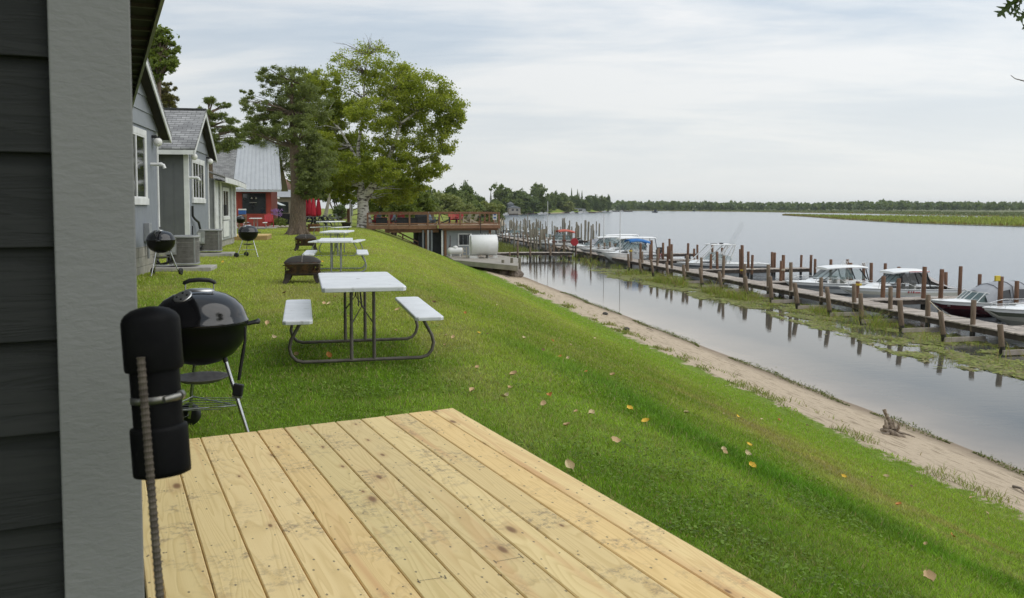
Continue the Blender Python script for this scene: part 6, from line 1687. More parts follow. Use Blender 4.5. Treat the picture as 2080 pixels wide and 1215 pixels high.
        for y in (-.5,-.25,.1,.4): m.tube([(b_-.1,y,z+.05),(b_+.8+y*.3,y,z+1.6+y*.2)], .008, 5)
        m.build('fishing_rod', ALU, rf)
        m = MB(); m.tube([(a-.05,-.55,z+.10),(a+.3,-.55,z+.14),(a+.5,-.5,z+.10)], .025, 6); m.box(a+.95,a+1.15,-.12,.12,z+.06,z+.15); m.box(b_-.1,b_+.05,-.3,.3,z+.02,z+.07); m.build('roof_gear', BLACK_PL, rf)
        m = MB(); m.box(xw+.75,xw+1.35,-.35,.35,.2,zd+.35); m.build('console', GELCOAT, t, bevel=.05)
    if top != 'open' or opts.get('seats'):
        for s in (-1,1):
            m = MB(); xx = L*tc+.55; m.box(xx,xx+.45,s*.42-.22,s*.42+.22,.2,.52); m.box(xx+.40,xx+.52,s*.42-.22,s*.42+.22,.52,.95); m.build('seat', opts.get('seatm', mat('boat_vinyl', (.55,.54,.5), None, .5, 8)), t, bevel=.03)
    if opts.get('motor', True):
        m = MB(); m.box(L-.02,L+.40,-.2,.2,fb*.55,fb+.38); m.box(L+.08,L+.28,-.07,.07,-.4,fb*.55); m.build('outboard_motor', opts.get('motorm', BLACK_PL), t, bevel=.05)
    if opts.get('bowrail', True):
        m = MB()
        for s in (-1,1):
            rr = [r for r in rows if .03 < r[0] < .62]
            m.tube([(r[1]+.05, s*max(.03, r[2]-.08), r[3]+.30*min(1,(r[0]+.12)*3)*(1 if r[0] < .55 else .5)) for r in rr], .013, 5)
            for r in rr[1::3]: m.tube([(r[1]-.05, s*max(.03, r[2]-.06), r[3]),(r[1]+.05, s*max(.03, r[2]-.08), r[3]+.30*min(1,(r[0]+.12)*3)*(1 if r[0] < .55 else .5))], .011, 5)
        m.build('bow_rail', CHROME, t)
    if opts.get('antenna'):
        x, h_ = opts['antenna']; m = MB(); m.tube([(x,-yb,fb),(x,-yb,fb+h_)], [.05,.03], 5); m.build('antenna', WHITE_PAINT, t)
    if opts.get('marks'):
        mm, spec = opts['marks'] 
        for fx, w, zz, hh in spec:
            m = MB(); x = L*fx; q = min(rows, key=lambda r: abs(r[1]-x)); y = -(q[2]*.985+.012); zt_ = q[3]
            m.box(x, x+w, y-.012, y+.05, zt_+zz, zt_+zz+hh)
            m.build('hull_marking', mm, h)
    return t
MAROON = mat('maroon_hull', (.075,.006,.010), (.06,.005,.008), .18, 3, coat=.5)
BLUEC = mat('blue_canvas', (.03,.17,.45), (.02,.13,.38), .7, 3, bump=.2, bscale=6, bdist=.03)
REDC = mat('faded_red_canvas', (.52,.13,.085), (.44,.10,.07), .75, 3, bump=.2, bscale=6, bdist=.03)
CREAM = mat('cream_hull', (.62,.60,.52), (.55,.53,.45), .3, 2)
DKM = mat('number_dark', (.03,.03,.035)); RDM = mat('number_red', (.42,.03,.03))
boat('motorboat', 'white cuddy boat nearest the camera, bow rail, no roof in view', 2003, 33.6, 6.4, 2.3, .66, 'open', (CREAM, mat('hull_band_olive', (.09,.10,.07)), GELCOAT), dict(fore=.52, ch=.22, dark=False), 'boats moored along the finger docks')  # cream lower side, dark olive colour band below the sheer, white top
boat('motorboat', 'maroon-hulled runabout under a full grey canvas tent', 1897, 37.2, 5.2, 2.1, .58, 'canvas', (MAROON, MAROON, GELCOAT), dict(canvas=CANVAS_GRY, fore=.36, cuddy=False, ch=.02, wh=.46, dark=False, bowrail=False, marks=(ALU, [(.10,.10,-.20,.03)])), 'boats moored along the finger docks')
b5 = boat('motorboat', 'white hardtop boat with red roof line, red hull number and tarp stern', 1708, 43.2, 6.4, 2.2, .60, 'hardtop', (GELCOAT, CREAM, GELCOAT), dict(redline=True, tall_side=True, sidem=BGLASS_DK, fore=.44, sw=4.3, roofend=4.55, wh=.56, rake=.6, ch=.28, motor=False, marks=(RDM, [(.50,.07,-.17,.09),(.522,.05,-.17,.09),(.54,.06,-.17,.09),(.56,.45,-.17,.05)])), 'boats moored along the finger docks')
def stern_tarp(b):
    m = MB(); rows_ = []
    for f in range(7):
        q = f/6; x = 4.5+q*1.85; z = .76*(1-q)**1.5+.66
        rows_.append([(x,-.95,z-.36*(1-q)),(x,-.6,z-.06),(x,0,z),(x,.6,z-.06),(x,.95,z-.36*(1-q))])
    m.grid(rows_); m.build('stern_tarp', mat('tan_tarp', (.42,.39,.37), (.33,.30,.29), .85, 3, (2,8,1), bump=.6, bscale=3, bdist=.06), b)
stern_tarp(b5)
boat('motorboat', 'white hardtop boat with pale raked windows and roof rod racks', 1598, 46.8, 5.2, 2.2, .58, 'hardtop', (GELCOAT, GELGRAY, GELCOAT), dict(tall_side=True, fore=.42, sw=4.3, roofend=4.5, wh=.55, rake=.75, rodrack=True, ch=.26, motor=False, marks=(DKM, [(.62,.28,-.10,.05)])), 'boats moored along the finger docks')
boat('motorboat', 'long white fishing boat with open framed tower top and rods', 1376, 62.2, 7.0, 2.3, .62, 'ttop', (GELCOAT, mat('hull_line_dark', (.12,.13,.14)), GELCOAT), dict(fore=.36, ch=.30, cab0=.12, wh=.55, dark=False, bowrail=False, motor=False), 'boats moored along the finger docks')
boat('motorboat', 'white boat with bright blue canvas bimini', 1222, 72.5, 4.9, 2.1, .78, 'bimini', (GELCOAT, GELCOAT, GELCOAT), dict(canvas=BLUEC, fore=.45, wh=.62, ch=.34, antenna=(1.4,3.6), marks=(DKM, [(.62,.05,-.17,.09),(.645,.06,-.17,.09),(.67,.05,-.17,.09),(.69,.06,-.17,.09),(.72,.04,-.17,.09)])), 'boats moored along the finger docks')
boat('motorboat', 'white hardtop cruiser just behind the blue-canopied boat', 1205, 75.6, 6.0, 2.2, .82, 'hardtop', None, dict(tall_side=True, fore=.42, wh=.72, ch=.40, roofend=5.6, sw=4.6), 'boats moored along the finger docks')
boat('motorboat', 'white hardtop boat behind the red reel, farther than the blue canopy', 1176, 80.6, 6.2, 2.2, .75, 'hardtop', None, dict(fore=.32, wh=.70, ch=.40, roofend=5.4, antenna=(2.2,3.4)), 'boats moored along the finger docks')
boat('motorboat', 'white cuddy boat with faded red canvas top', 1093, 93.0, 4.6, 2.1, .80, 'bimini', None, dict(canvas=REDC, fore=.45, wh=.80, ch=.40, antenna=(.9,4.6)), 'boats moored along the finger docks')
boat('motorboat', 'white hardtop boat at the far end of the white cluster near the grey cover', 1186, 84.5, 6.0, 2.2, .78, 'hardtop', None, dict(tall_side=True, fore=.40, wh=.72, ch=.40, roofend=5.4, sw=4.4), 'boats moored along the finger docks')
boat('motorboat', 'low grey-covered boat between the red canopy and the red reel', 1152, 88.5, 5.0, 2.0, .70, 'canvas', None, dict(canvas=CANVAS_GRY, fore=.4, cuddy=False, ch=.05, wh=.35, bowrail=False), 'boats moored along the finger docks')
REDE = mat('engine_red', (.35,.03,.025), (.26,.02,.02), .45, 5)
boat('skiff', 'small open skiff with red seats and motor past the blue canopy', 1300, 70.8, 4.0, 1.7, .52, 'open', (GELCOAT, ALU, GELCOAT), dict(cuddy=False, fore=.2, ch=.1, wh=.2, seats=True, seatm=REDE, motorm=BLACK_PL, bowrail=False), 'boats moored along the finger docks')
for i, (px, Y, L) in enumerate(((1022,150,4.0),(1060,140,4),(1012,125,4),(1068,108,4.0))):
    boat('motorboat', 'small white boat low among the crowded far piles', px, Y, L, 2.2, .7, 'open', None, dict(motor=False, bowrail=False), 'white boats among the crowded far piles')
def rope(name, label, pts, r, m_):
    m = MB(); m.tube(pts, r, 6); o = m.build(name, m_); tag(o, label, 'rope'); return o
ROPE = mat('pale_rope', (.55,.48,.36), (.45,.38,.28), .8, 30); YROPE = mat('yellow_rope', (.70,.52,.05), None, .7, 20)
def sag(a, b, s, n=10): return [a.lerp(b, i/n)-Vector((0,0,s*math.sin(PI*i/n))) for i in range(n+1)]
k_ = atY(1889, 612, 33.0); rope('mooring_rope', 'pale mooring rope slung between two piles before the maroon boat', sag(k_, atY(1931, 643, 31.2), .08), .02, ROPE)
rope('mooring_line', 'bow line from the maroon boat sagging behind the dock', sag(atY(1900,640,36.6), atY(2022,660,32.6), .12), .016, ROPE)
def coil(px, py, Y, r, m_, label):
    c = atY(px, py, Y); m = MB()
    for z in (-.03,0,.03): m.tube([(r*math.cos(a), r*math.sin(a), z) for a in [2*PI*q/14 for q in range(15)]], .018, 5)
    o = m.build('rope_coil', m_, None, loc=c); tag(o, label, 'rope')
coil(1508, 549, 57.3, .13, YROPE, 'bright yellow rope wound round the tall brown pile'); coil(1529, 547, 57.2, .12, ROPE, 'pale rope wound round the pile next to the yellow-roped one')
coil(1744, 578, 40.1, .13, YROPE, 'yellow rope on the pile at the red-numbered boat bow'); coil(1828, 547, 45.5, .13, WHITE_PAINT, 'white band round a brown pile top'); coil(1281, 510, 67.0, .12, YROPE, 'yellow rope on a pile before the blue-canopied boat'); coil(1590, 548, 49.0, .12, ROPE, 'pale rope wound on the pile by the short walkway end')
m = MB(); m.box(-.11,.11,-.05,.05,-.10,.12); o = m.build('marker_box', YROPE, None, loc=atY(2026, 566, 35.55), rotz=ANG, bevel=.01); tag(o, 'yellow box fixed to a brown pile by the grey canvas', 'box')
# ------------------------------------------------------------------ reeds under the dock
def marsh():
    N = 60000
    Y = 19+nrng.power(1.0, N)*62; k = nrng.uniform(0, 1, N)
    v = 17.6+k*5.0
    u = (Y-SA*v)/CA
    n1 = fbm(u*.35, v*.5, 50, 4); n2 = fbm(u*1.2, v*1.2, 55, 3)
    edge = 18.25+(n1-.5)*3.2
    dens = sstep(0, .9, v-edge)*sstep(22.9, 21.0, v)*sstep(.36, .52, n2)*(1-.85*sstep(58, 66, Y))
    keep = nrng.uniform(0, 1, N) < dens*(.25+1.2*sstep(.42, .62, fbm(u*.5, v*.9, 58, 3)))
    u, v, Y, n1 = u[keep], v[keep], Y[keep], n1[keep]; n = len(u)
    x = -SA*u+CA*v; y = CA*u+SA*v
    tall = np.exp(-((v-20.3)/.95)**2)
    h = nrng.uniform(.08, .42, n)*(.32+2.0*tall*sstep(.42, .68, fbm(u*.45, v*.8, 58, 3)))*(.6+.8*n1)
    s = np.maximum(1, Y/30)
    col = np.array((.22,.28,.05))*nrng.uniform(.55, 1.5, n)[:, None]; q = nrng.uniform(0,1,n) < .3; col[q] = np.array((.34,.28,.11))*nrng.uniform(.7,1.2,q.sum())[:, None]
    o = blades('marsh_reeds', x, y, np.full(n, WATER-.02), h, nrng.uniform(.010,.018,n)*s, h*nrng.uniform(.3,1.5,n), col, GRASSM); o['kind'] = 'stuff'
    # mats of floating weed: short flat scraps
    N = 70000
    Y = nrng.uniform(19, 66, N); v = nrng.uniform(17.2, 22.6, N); u = (Y-SA*v)/CA
    n1 = fbm(u*.35, v*.5, 50, 4); n2 = fbm(u*.9, v*1.6, 57, 4); edge = 18.0+(n1-.5)*3.2
    keep = nrng.uniform(0,1,N) < sstep(0, .5, v-edge)*sstep(22.7, 21.2, v)*sstep(.44, .56, n2)*(1-.8*sstep(56, 64, Y))
    u, v, Y = u[keep], v[keep], Y[keep]; n = len(u); x = -SA*u+CA*v; y = CA*u+SA*v
    a = nrng.uniform(0, PI, n); l = nrng.uniform(.06, .22, n); w = nrng.uniform(.015, .05, n)
    P = np.zeros((n,4,3)); z = WATER+nrng.uniform(.004, .03, n)
    cx, cy = np.cos(a)*l, np.sin(a)*l; wx, wy = -np.sin(a)*w, np.cos(a)*w
    for i, (sx, sy) in enumerate(((-1,-1),(1,-1),(1,1),(-1,1))): P[:,i] = np.stack([x+sx*cx+sy*wx, y+sx*cy+sy*wy, z+sx*.012], -1)
    col = np.array((.26,.29,.07))*nrng.uniform(.5,1.5,n)[:, None]; q = nrng.uniform(0,1,n) < .3; col[q] = np.array((.32,.28,.13))
    o = tri_mesh('floating_weed', P.reshape(-1,3), np.arange(n*4).reshape(-1,4), 4, np.repeat(col,4,0), GRASSM); o['kind'] = 'stuff'
    # pale green shallows behind the landing
    N = 9000; u = nrng.uniform(84, 140, N); v = nrng.uniform(10, 19.5, N); x = -SA*u+CA*v; y = CA*u+SA*v
    h = nrng.uniform(.2, .7, N); col = np.array((.17,.19,.05))*nrng.uniform(.6,1.4,N)[:, None]
    o = blades('shallow_reeds', x, y, np.full(N, WATER-.02), h, np.full(N, .06), h*.5, col, GRASSM); o['kind'] = 'stuff'
marsh()
# ------------------------------------------------------------------ driftwood and stranded things
def driftwood():
    p = ghit(1812, 884); t = thing('driftwood', 'gnarled grey driftwood stump lying on the sand', 'driftwood', Vector((p.x, p.y, gz(p.x, p.y)))); WD = mat('driftwood', (.36,.29,.22), (.16,.12,.09), .9, 7, (3,3,3), bump=.7, bscale=16, bdist=.03)
    s = p.y/F
    def q(px, py, d=0): return Vector(((px-1812)*s, d, -(py-884)*s))
    m = MB(); m.tube([q(1790,876,.05),q(1798,874),q(1810,879,-.05),q(1822,885,-.1),q(1834,886,-.1)], [.03,.05,.06,.055,.03], 9)
    m.tube([q(1795,868),q(1806,868,.05),q(1818,876,.05),q(1832,884,0)], [.035,.06,.055,.035], 9); m.build('trunk', WD, t)
    for pts, r in (([q(1812,872),q(1808,856,.05),q(1801,842,.08),q(1799,834,.1)], [.045,.04,.034,.04]), ([q(1800,870),q(1799,860),q(1796,853)], [.05,.03,.012]), ([q(1816,872),q(1815,862),q(1813,850)], [.04,.022,.01]), ([q(1824,880),q(1836,880,-.1),q(1850,884,-.2)], [.03,.02,.01]), ([q(1822,874),q(1828,868,.1),q(1832,866,.1)], [.03,.02,.012]), ([q(1806,878),q(1798,880,-.1),q(1786,878,-.15)], [.04,.03,.012]), ([q(1818,880),q(1821,868,-.1),q(1819,856,-.12)], [.035,.025,.012])):
        m = MB(); m.tube(pts, r, 7); m.build('limb', WD, t)
driftwood()
def stick(px0, py0, px1, py1, r, label):
    a = ghit(px0, py0); b_ = ghit(px1, py1); m = MB(); m.tube([(a.x,a.y,gz(a.x,a.y)+r),((a.x+b_.x)/2+.02,(a.y+b_.y)/2,max(gz(a.x,a.y),gz(b_.x,b_.y))+r*1.6),(b_.x,b_.y,gz(b_.x,b_.y)+r)], [r,r*.9,r*.5], 6); o = m.build('stick', mat('stick_gray', (.25,.2,.16), (.15,.12,.09), .9, 9)); tag(o, label, 'stick')
stick(2058, 990, 2084, 1006, .022, 'thick weathered stick on the pale upper sand'); stick(1505, 722, 1520, 727, .014, 'thin dark stick by the water edge, mid beach'); stick(1313, 667, 1327, 673, .012, 'short dark twig on the far narrow sand')
for px, py, r, lab in ((1272, 671, .13, 'dark rounded rock low in the grass above the sand'), (1229, 640, .13, 'dark lump of rock at the top of the narrow sand')):
    p = ghit(px, py); m = MB(); m.grid([[(r*math.sin(a)*math.cos(f)*rng.uniform(.8,1.2), r*math.sin(a)*math.sin(f)*rng.uniform(.8,1.2), -.7*r*math.cos(a)) for f in [2*PI*j/8 for j in range(8)]] for a in [PI*i/6 for i in range(7)]], closed=True)
    o = m.build('rock', mat('dark_rock', (.085,.075,.065), (.05,.045,.04), .9, 6), None, loc=(p.x, p.y, gz(p.x,p.y)+.03)); tag(o, lab, 'rock')
# ------------------------------------------------------------------ foliage
def quads(P, size, mat_, name, parent=None, droop=0.0, aspect=.55):
    n = len(P); d = nrng.normal(0, 1, (n,3)); d[:,2] -= droop; d /= np.linalg.norm(d, axis=1)[:,None]
    r = nrng.normal(0, 1, (n,3)); e = np.cross(d, r); e /= np.linalg.norm(e, axis=1)[:,None]
    s = (np.broadcast_to(size, (n,))*nrng.uniform(.6, 1.35, n))[:,None]
    d = d*s*.5; e = e*s*.5*aspect
    Q = np.stack([P-d, P+e, P+d, P-e], 1).reshape(-1,3)
    o = tri_mesh(name, Q, np.arange(4*n).reshape(-1,4), 4, None, mat_)
    if parent is not None: o.parent = parent
    return o
def clump_points(blobs, n, per, spread, shell=.55, flat=1.0):
    """blobs: (cx,cy,cz,rx,ry,rz). leaves gather in clumps that fill each blob's outer part"""
    vol = np.array([(b[3]*b[4]*b[5])**(2/3) for b in blobs]); vol /= vol.sum(); out = []; cen = []
    for b, f in zip(blobs, vol):
        k = max(2, int(n*f/per)); d = nrng.normal(0, 1, (k,3)); d /= np.linalg.norm(d, axis=1)[:,None]
        r = nrng.uniform(shell**3, 1, k)**(1/3); c = np.array(b[:3])+d*r[:,None]*np.array(b[3:6])
        cen.append(c)
        w = nrng.integers(0, k, int(n*f)); sp = spread*(b[3]*b[5])**.5
        out.append(c[w]+nrng.normal(0, 1, (len(w),3))*np.array((sp, sp, sp*.62*flat)))
    return np.concatenate(out), np.concatenate(cen)
def limbs(base_pts, ends, r0, m_, parent, name='limb', wob=.06):
    mb = MB()
    for e in ends:
        e = Vector(e); b_ = min(base_pts, key=lambda q: (Vector(q[0])-e).length+max(0, q[0][2]-e.z)*1.5)
        a = Vector(b_[0]); L = (e-a).length
        mid = a.lerp(e, .5)+Vector((rng.gauss(0,1), rng.gauss(0,1), rng.gauss(0,.6)+.8))*L*wob
        q1 = a.lerp(mid, .5)+Vector((rng.gauss(0,1),rng.gauss(0,1),rng.gauss(0,1)))*L*.02
        mb.tube([a, q1, mid, mid.lerp(e,.55)+Vector((rng.gauss(0,1),rng.gauss(0,1),rng.gauss(0,1)))*L*.025, e], [min(r0, b_[1]*.6), r0*.7, r0*.5, r0*.3, r0*.12], 6, cap=False)
    return mb.build(name, m_, parent)
def pxb(px, py, rx, ry, Y, dY=0, ryd=None, sc_=1.0):
    p = atY(px, py, Y+dY); s = Y/F
    return (p.x, p.y, p.z, rx*s*sc_, (ryd if ryd else rx*s*.8), ry*s*sc_)
def rel(bl, o): return [(b[0]-o.x, b[1]-o.y, b[2]-o.z)+tuple(b[3:]) for b in bl]
def birch():
    Y = 66.0; o = base(741, Y); o.z = gz(o.x, o.y)-.05
    t = thing('birch_tree', 'big white-barked birch with a forked trunk beside the brown deck', 'tree', o)
    B = [(745,112,62,26,0),(700,128,32,28,-1),(722,165,54,36,1),(795,168,52,38,0),(858,188,56,38,-1),(905,228,38,40,0),(690,225,42,36,2),(755,232,46,34,-2),(822,238,52,38,1),(885,285,42,32,0),(655,300,34,30,-1),(720,305,44,34,2),(800,305,46,32,-1),(862,338,46,24,0),(672,362,36,28,0),(694,372,30,26,1),(715,345,34,30,-2),(740,362,36,28,1),(618,190,40,38,2),(655,172,36,32,1),(640,252,40,36,1),(668,262,36,34,2),(648,300,34,30,2),(680,325,36,30,1),(800,392,50,24,2),(780,345,40,24,-2),(925,250,20,26,0),(640,330,26,18,-1),(840,372,36,20,1),(700,398,26,18,2)]
    bl = rel([pxb(x, y, rx*1.06, ry*1.08, Y, d*1.2) for x, y, rx, ry, d in B], o)
    P, cen = clump_points(bl[3:], 135000, 100, .135, .25)
    P2, cen2 = clump_points(bl[:3], 4200, 40, .15, .3)
    quads(np.concatenate([P, P2]), .165, L_BIRCH, 'crown', t, droop=.5)
    def q(px, py, d=0): 
        p = atY(px, py, Y+d); return (p.x-o.x, p.y-o.y, p.z-o.z)
    main = [q(741,470),q(741,458),q(738,430),q(736,400),q(735,385)]
    mb = MB(); mb.tube(main, [.85,.62,.44,.40,.38], 12, cap=False)
    for a in range(5):
        f = a*1.3; mb.tube([(.75*math.cos(f),.75*math.sin(f),-.1),(.42*math.cos(f),.42*math.sin(f),.35),(.25*math.cos(f),.25*math.sin(f),1.3)], [.16,.2,.12], 7)
    mb.build('trunk', BIRCHB, t)
    L1 = [q(737,402),q(734,380),q(730,345),q(727,300),q(735,250),q(738,200),q(742,150),q(748,110)]; R1 = [.33,.23,.17,.13,.10,.07,.05,.02]
    L2 = [q(740,404),q(752,385,-.3),q(768,360,-.6),q(790,325,-1),q(803,285,-1.2),q(815,250,-1.2),q(845,228,-1),q(878,208,-1)]; R2 = [.36,.29,.23,.18,.14,.10,.07,.03]
    L3 = [q(729,330),q(712,300,.5),q(690,262,.8),q(662,235,1),q(630,200,1.4)]; R3 = [.13,.10,.08,.05,.02]
    L4 = [q(765,366),q(800,345,.6),q(840,335,.8),q(880,325,.8)]; R4 = [.12,.09,.06,.02]
    L5 = [q(735,255),q(770,215,-.8),q(800,180,-1.2)]; R5 = [.09,.06,.02]
    pts = []
    for L, R_ in ((L1,R1),(L2,R2),(L3,R3),(L4,R4),(L5,R5)):
        mb = MB(); mb.tube(L, R_, 9, cap=False); mb.build('limb', BIRCHB, t); pts += list(zip(L, R_))
    ends = [tuple(c) for c in cen[nrng.choice(len(cen), 170, replace=False)]]
    limbs(pts, ends, .04, BIRCHB, t, 'branches')
    ends = [tuple(c+nrng.normal(0,.35,3)+np.array((0,0,.55))) for c in cen2[nrng.choice(len(cen2), min(100, len(cen2)), replace=False)]]
    limbs(pts, ends, .03, mat('bare_twig', (.16,.13,.11), None, .9, 5), t, 'bare_twigs')
birch()
def thick_pine():
    Y = 46.5; o = base(604, Y); o.z = gz(o.x,o.y)-.05
    t = thing('pine_tree', 'dark shaggy pine with a very thick bare brown trunk', 'tree', o)
    def q(px, py, d=0): 
        p = atY(px, py, Y+d); return (p.x-o.x, p.y-o.y, p.z-o.z)
    B = [(548,158,34,22,0),(518,212,32,20,-.5),(560,212,44,32,.5),(604,168,44,34,0),(594,232,46,34,0),(540,256,44,24,.8),(510,272,26,20,1.5),(622,300,32,36,0),(640,306,36,40,.6),(634,352,30,36,0),(644,366,36,26,.5),(652,330,36,36,1),(505,186,16,10,0),(640,215,36,40,1),(640,395,30,14,0),(628,335,34,32,0),(646,345,34,44,-.5),(598,262,42,28,-.5),(626,368,30,24,-.8),(622,388,26,12,-.3)]
    bl = rel([pxb(x, y, rx, ry, Y, d*1.2) for x, y, rx, ry, d in B], o)
    P, cen = clump_points(bl, 66000, 100, .115, .25)
    quads(P, .16, L_PINE, 'crown', t, aspect=.25)
    main = [q(604,492),q(604,478),q(604,468),q(605,440),q(606,400),q(603,360),q(598,300),q(594,230),q(592,165)]; R_ = [.66,.58,.47,.42,.40,.33,.25,.16,.05]
    mb = MB(); mb.tube(main, R_, 14, cap=False)
    for a in range(6):
        f = a*1.05; mb.tube([(.78*math.cos(f),.78*math.sin(f),-.12),(.46*math.cos(f),.46*math.sin(f),.16),(.34*math.cos(f),.34*math.sin(f),.6)], [.13,.16,.09], 7)
    mb.build('trunk', BARK, t)
    pts = list(zip(main, R_))[4:]
    limbs(pts, [tuple(c) for c in cen[nrng.choice(len(cen), 110, replace=False)]], .07, BARK, t, 'branches', .04)
    limbs(pts, [q(489,182),q(496,205),q(490,225),q(497,268),q(495,240),q(560,128),q(600,130)], .035, BARK, t, 'dead_branches', .03)
thick_pine()
def tuft_tree(label, px, Y, basez, B, leafm, n, size, r0, name='pine_tree', bark=BARK, top=None, spread=.16, asp=.22):
    o = base(px, Y, basez); t = thing(name, label, 'tree', o)
    bl = rel([pxb(x, y, rx, ry, Y, d) for x, y, rx, ry, d in B], o); P, cen = clump_points(bl, n, 60, spread, .25)
    quads(P, size, leafm, 'crown', t, aspect=asp)
    zt = max(b[2] for b in bl); bx = [b for b in bl if b[2] == zt][0]
    main = [(0,0,-.2),(0,0,zt*.3),(bx[0]*.3,bx[1]*.3,zt*.6),(bx[0],bx[1],zt)]; R_ = [r0,r0*.8,r0*.55,r0*.12]
    mb = MB(); mb.tube(main, R_, 9, cap=False); mb.build('trunk', bark, t)
    ex = [(Vector(main[i]).lerp(Vector(main[i+1]), f), R_[i]) for i in range(3) for f in (0,.25,.5,.75)]
    limbs([((p.x,p.y,p.z), r) for p, r in ex][3:], [tuple(c) for c in cen[nrng.choice(len(cen), min(70, len(cen)), replace=False)]], r0*.22, bark, t, 'branches', .04)
    return t
tuft_tree('open-crowned tufted pine behind the second cabin roof', 428, 58, 0, [(424,205,20,7,0),(452,214,18,7,1),(412,224,14,7,-1),(440,236,26,8,.5),(472,245,16,8,-.5),(420,254,22,8,0),(456,263,26,9,1),(428,281,24,9,0),(484,272,14,12,1),(440,300,26,12,0),(470,292,24,12,0)], leafmat('red_pine_needle', (.11,.15,.04), (.17,.21,.06), (.25,.28,.085), .35), 15000, .19, .28, spread=.2)
tuft_tree('bushy pine mass behind the red cottage roof', 522, 66, 0, [(520,262,26,22,0),(548,285,34,26,0),(505,288,28,20,1),(570,320,36,30,0),(530,310,34,22,1),(495,310,26,18,0)], L_PINE, 17000, .20, .35, spread=.16)
tuft_tree('leafy dark oak top behind the nearest gabled cabin', 318, 36, 0, [(326,72,20,20,0),(346,98,19,14,.5),(330,128,30,20,0),(352,130,14,12,-.5),(308,98,20,30,0),(312,155,22,22,0)], L_OAK, 9000, .13, .3, 'oak_tree', asp=.6, spread=.18)
tuft_tree('brownish spruce beneath the dark oak behind the cabins', 334, 42, 0, [(336,170,14,5,0),(342,182,20,5,0),(338,196,24,6,0),(346,206,26,6,0),(330,214,30,8,0),(318,190,20,20,0)], L_SPRUCE, 6500, .16, .2, 'spruce_tree', spread=.15)
def shrub(label, px, Y, B, leafm, n, size, name='shrub', zb=None, group=None, stems=8, spread=.13, asp=.55, cat='shrub'):
    o = base(px, Y, zb); t = thing(name, label, cat, o, 0, group)
    bl = rel([pxb(x, y, rx, ry, Y, d) for x, y, rx, ry, d in B], o); P, cen = clump_points(bl, n, 50, spread, .3)
    quads(P, size, leafm, 'crown', t, aspect=asp)
    mb = MB()
    for c in cen[nrng.choice(len(cen), min(stems, len(cen)), replace=False)]:
        mb.tube([(rng.uniform(-.4,.4), rng.uniform(-.3,.3), -.3),(c[0]*.4,c[1]*.4,c[2]*.5),tuple(c)], [.10,.07,.02], 6, cap=False)
    mb.build('trunk', BARK, t); return t
shrub('dark dense shrub just behind the mesh-railed deck end', 795, 80, [(788,372,44,34,0),(828,392,34,30,1),(766,408,36,34,0),(812,422,42,24,-1),(760,370,30,30,1)], L_BUSH, 26000, .20)
shrub('greener round shrub by the middle of the boathouse deck', 850, 84, [(848,405,26,22,0),(866,418,22,16,0),(840,425,30,16,0)], L_BUSH, 9000, .2)
shrub('tall shaded tree mass behind birch and lodge', 690, 104, [(660,318,48,44,0),(700,350,42,40,2),(640,352,40,36,0),(720,330,40,46,3),(745,395,26,44,2),(680,375,34,24,0),(620,345,36,40,3),(660,392,34,18,1),(706,404,28,18,1),(640,385,30,22,1)], L_OAK, 44000, .28, 'shade_tree', cat='tree')
shrub('small dark round bush before the lodge', 690, 96, [(690,430,15,13,0)], L_FAR2, 2600, .2)
# leaning dead trunk arcing before the lodge
def dead_limb():
    o = base(668, 88); t = thing('bare_tree', 'bare pale crooked trunk arching before the lodge', 'tree', o)
    def q(px, py): 
        p = atY(px, py, 88); return (p.x-o.x, p.y-o.y, p.z-o.z)
    m = MB(); m.tube([q(660,442),q(664,425),q(668,405),q(672,390),q(682,378)], [.22,.18,.14,.11,.06], 8); m.tube([q(668,405),q(678,393),q(686,397),q(690,410)], [.1,.07,.05,.02], 6); m.tube([q(672,390),q(668,375),q(672,360)], [.09,.06,.02], 6); m.build('trunk', mat('pale_dead_wood', (.36,.32,.27), None, .9, 5), t)
dead_limb()
# ------------------------------------------------------------------ trees of the far point
def proto(kind, k):
    r = np.random.default_rng(k); n = 1500
    if kind == 'spruce':
        z = r.uniform(.08, 1, n)**.9; rad = (1-z)*.5*(.55+.45*np.abs(np.sin(z*34)))+.02; a = r.uniform(0, 6.28, n); q = r.uniform(.3, 1, n)**.5
        P = np.stack([rad*q*np.cos(a), rad*q*np.sin(a), z], -1); s = .055
    else:
        bl = []
        for i in range(9):
            a = r.uniform(0,6.28); d = r.uniform(.0,.30); z = r.uniform(.28,.80); w = r.uniform(.16,.26)*(1.1-.55*abs(z-.5))
            bl.append((d*math.cos(a), d*math.sin(a), z, w, w, w*.85))
        bl.append((0,0,.62,.30,.30,.33)); bl.append((0,0,.20,.34,.34,.18))
        P, _ = clump_points(bl, n*4, 40, .17, .35); s = .062
    return P, s
PROT = {}
def far_tree(kind, m_, px, top, wpx, Y, label, group, zb=None):
    v = rng.randrange(3); key = (kind, m_.name, v)
    zbase = WATER+.4 if zb is None else zb
    o = base(px, Y, zbase); H = EYE-(top-HOR)*Y/F-zbase; Wd = wpx*Y/F
    t = thing('%s_tree' % kind, label, 'tree', o, rng.uniform(0,6.28), group)
    if key not in PROT:
        P, s = proto(kind, v+hash(kind) % 7 if False else v+len(kind))
        c = quads(P, s, m_, 'crown', t, aspect=.8); 
        mb = MB(); mb.tube([(0,0,-.08),(0,0,.35),(0,0,.8)], [.03,.022,.006], 6, cap=False); tr = mb.build('trunk', BARK, t)
        PROT[key] = (c.data, tr.data)
    else:
        for nm, dt in zip(('crown','trunk'), PROT[key]):
            c = bpy.data.objects.new(nm, dt); C.objects.link(c); c.parent = t
    t.scale = (Wd*(1.4 if kind != 'spruce' else 1), Wd*(1.15 if kind != 'spruce' else 1), H)
    return t
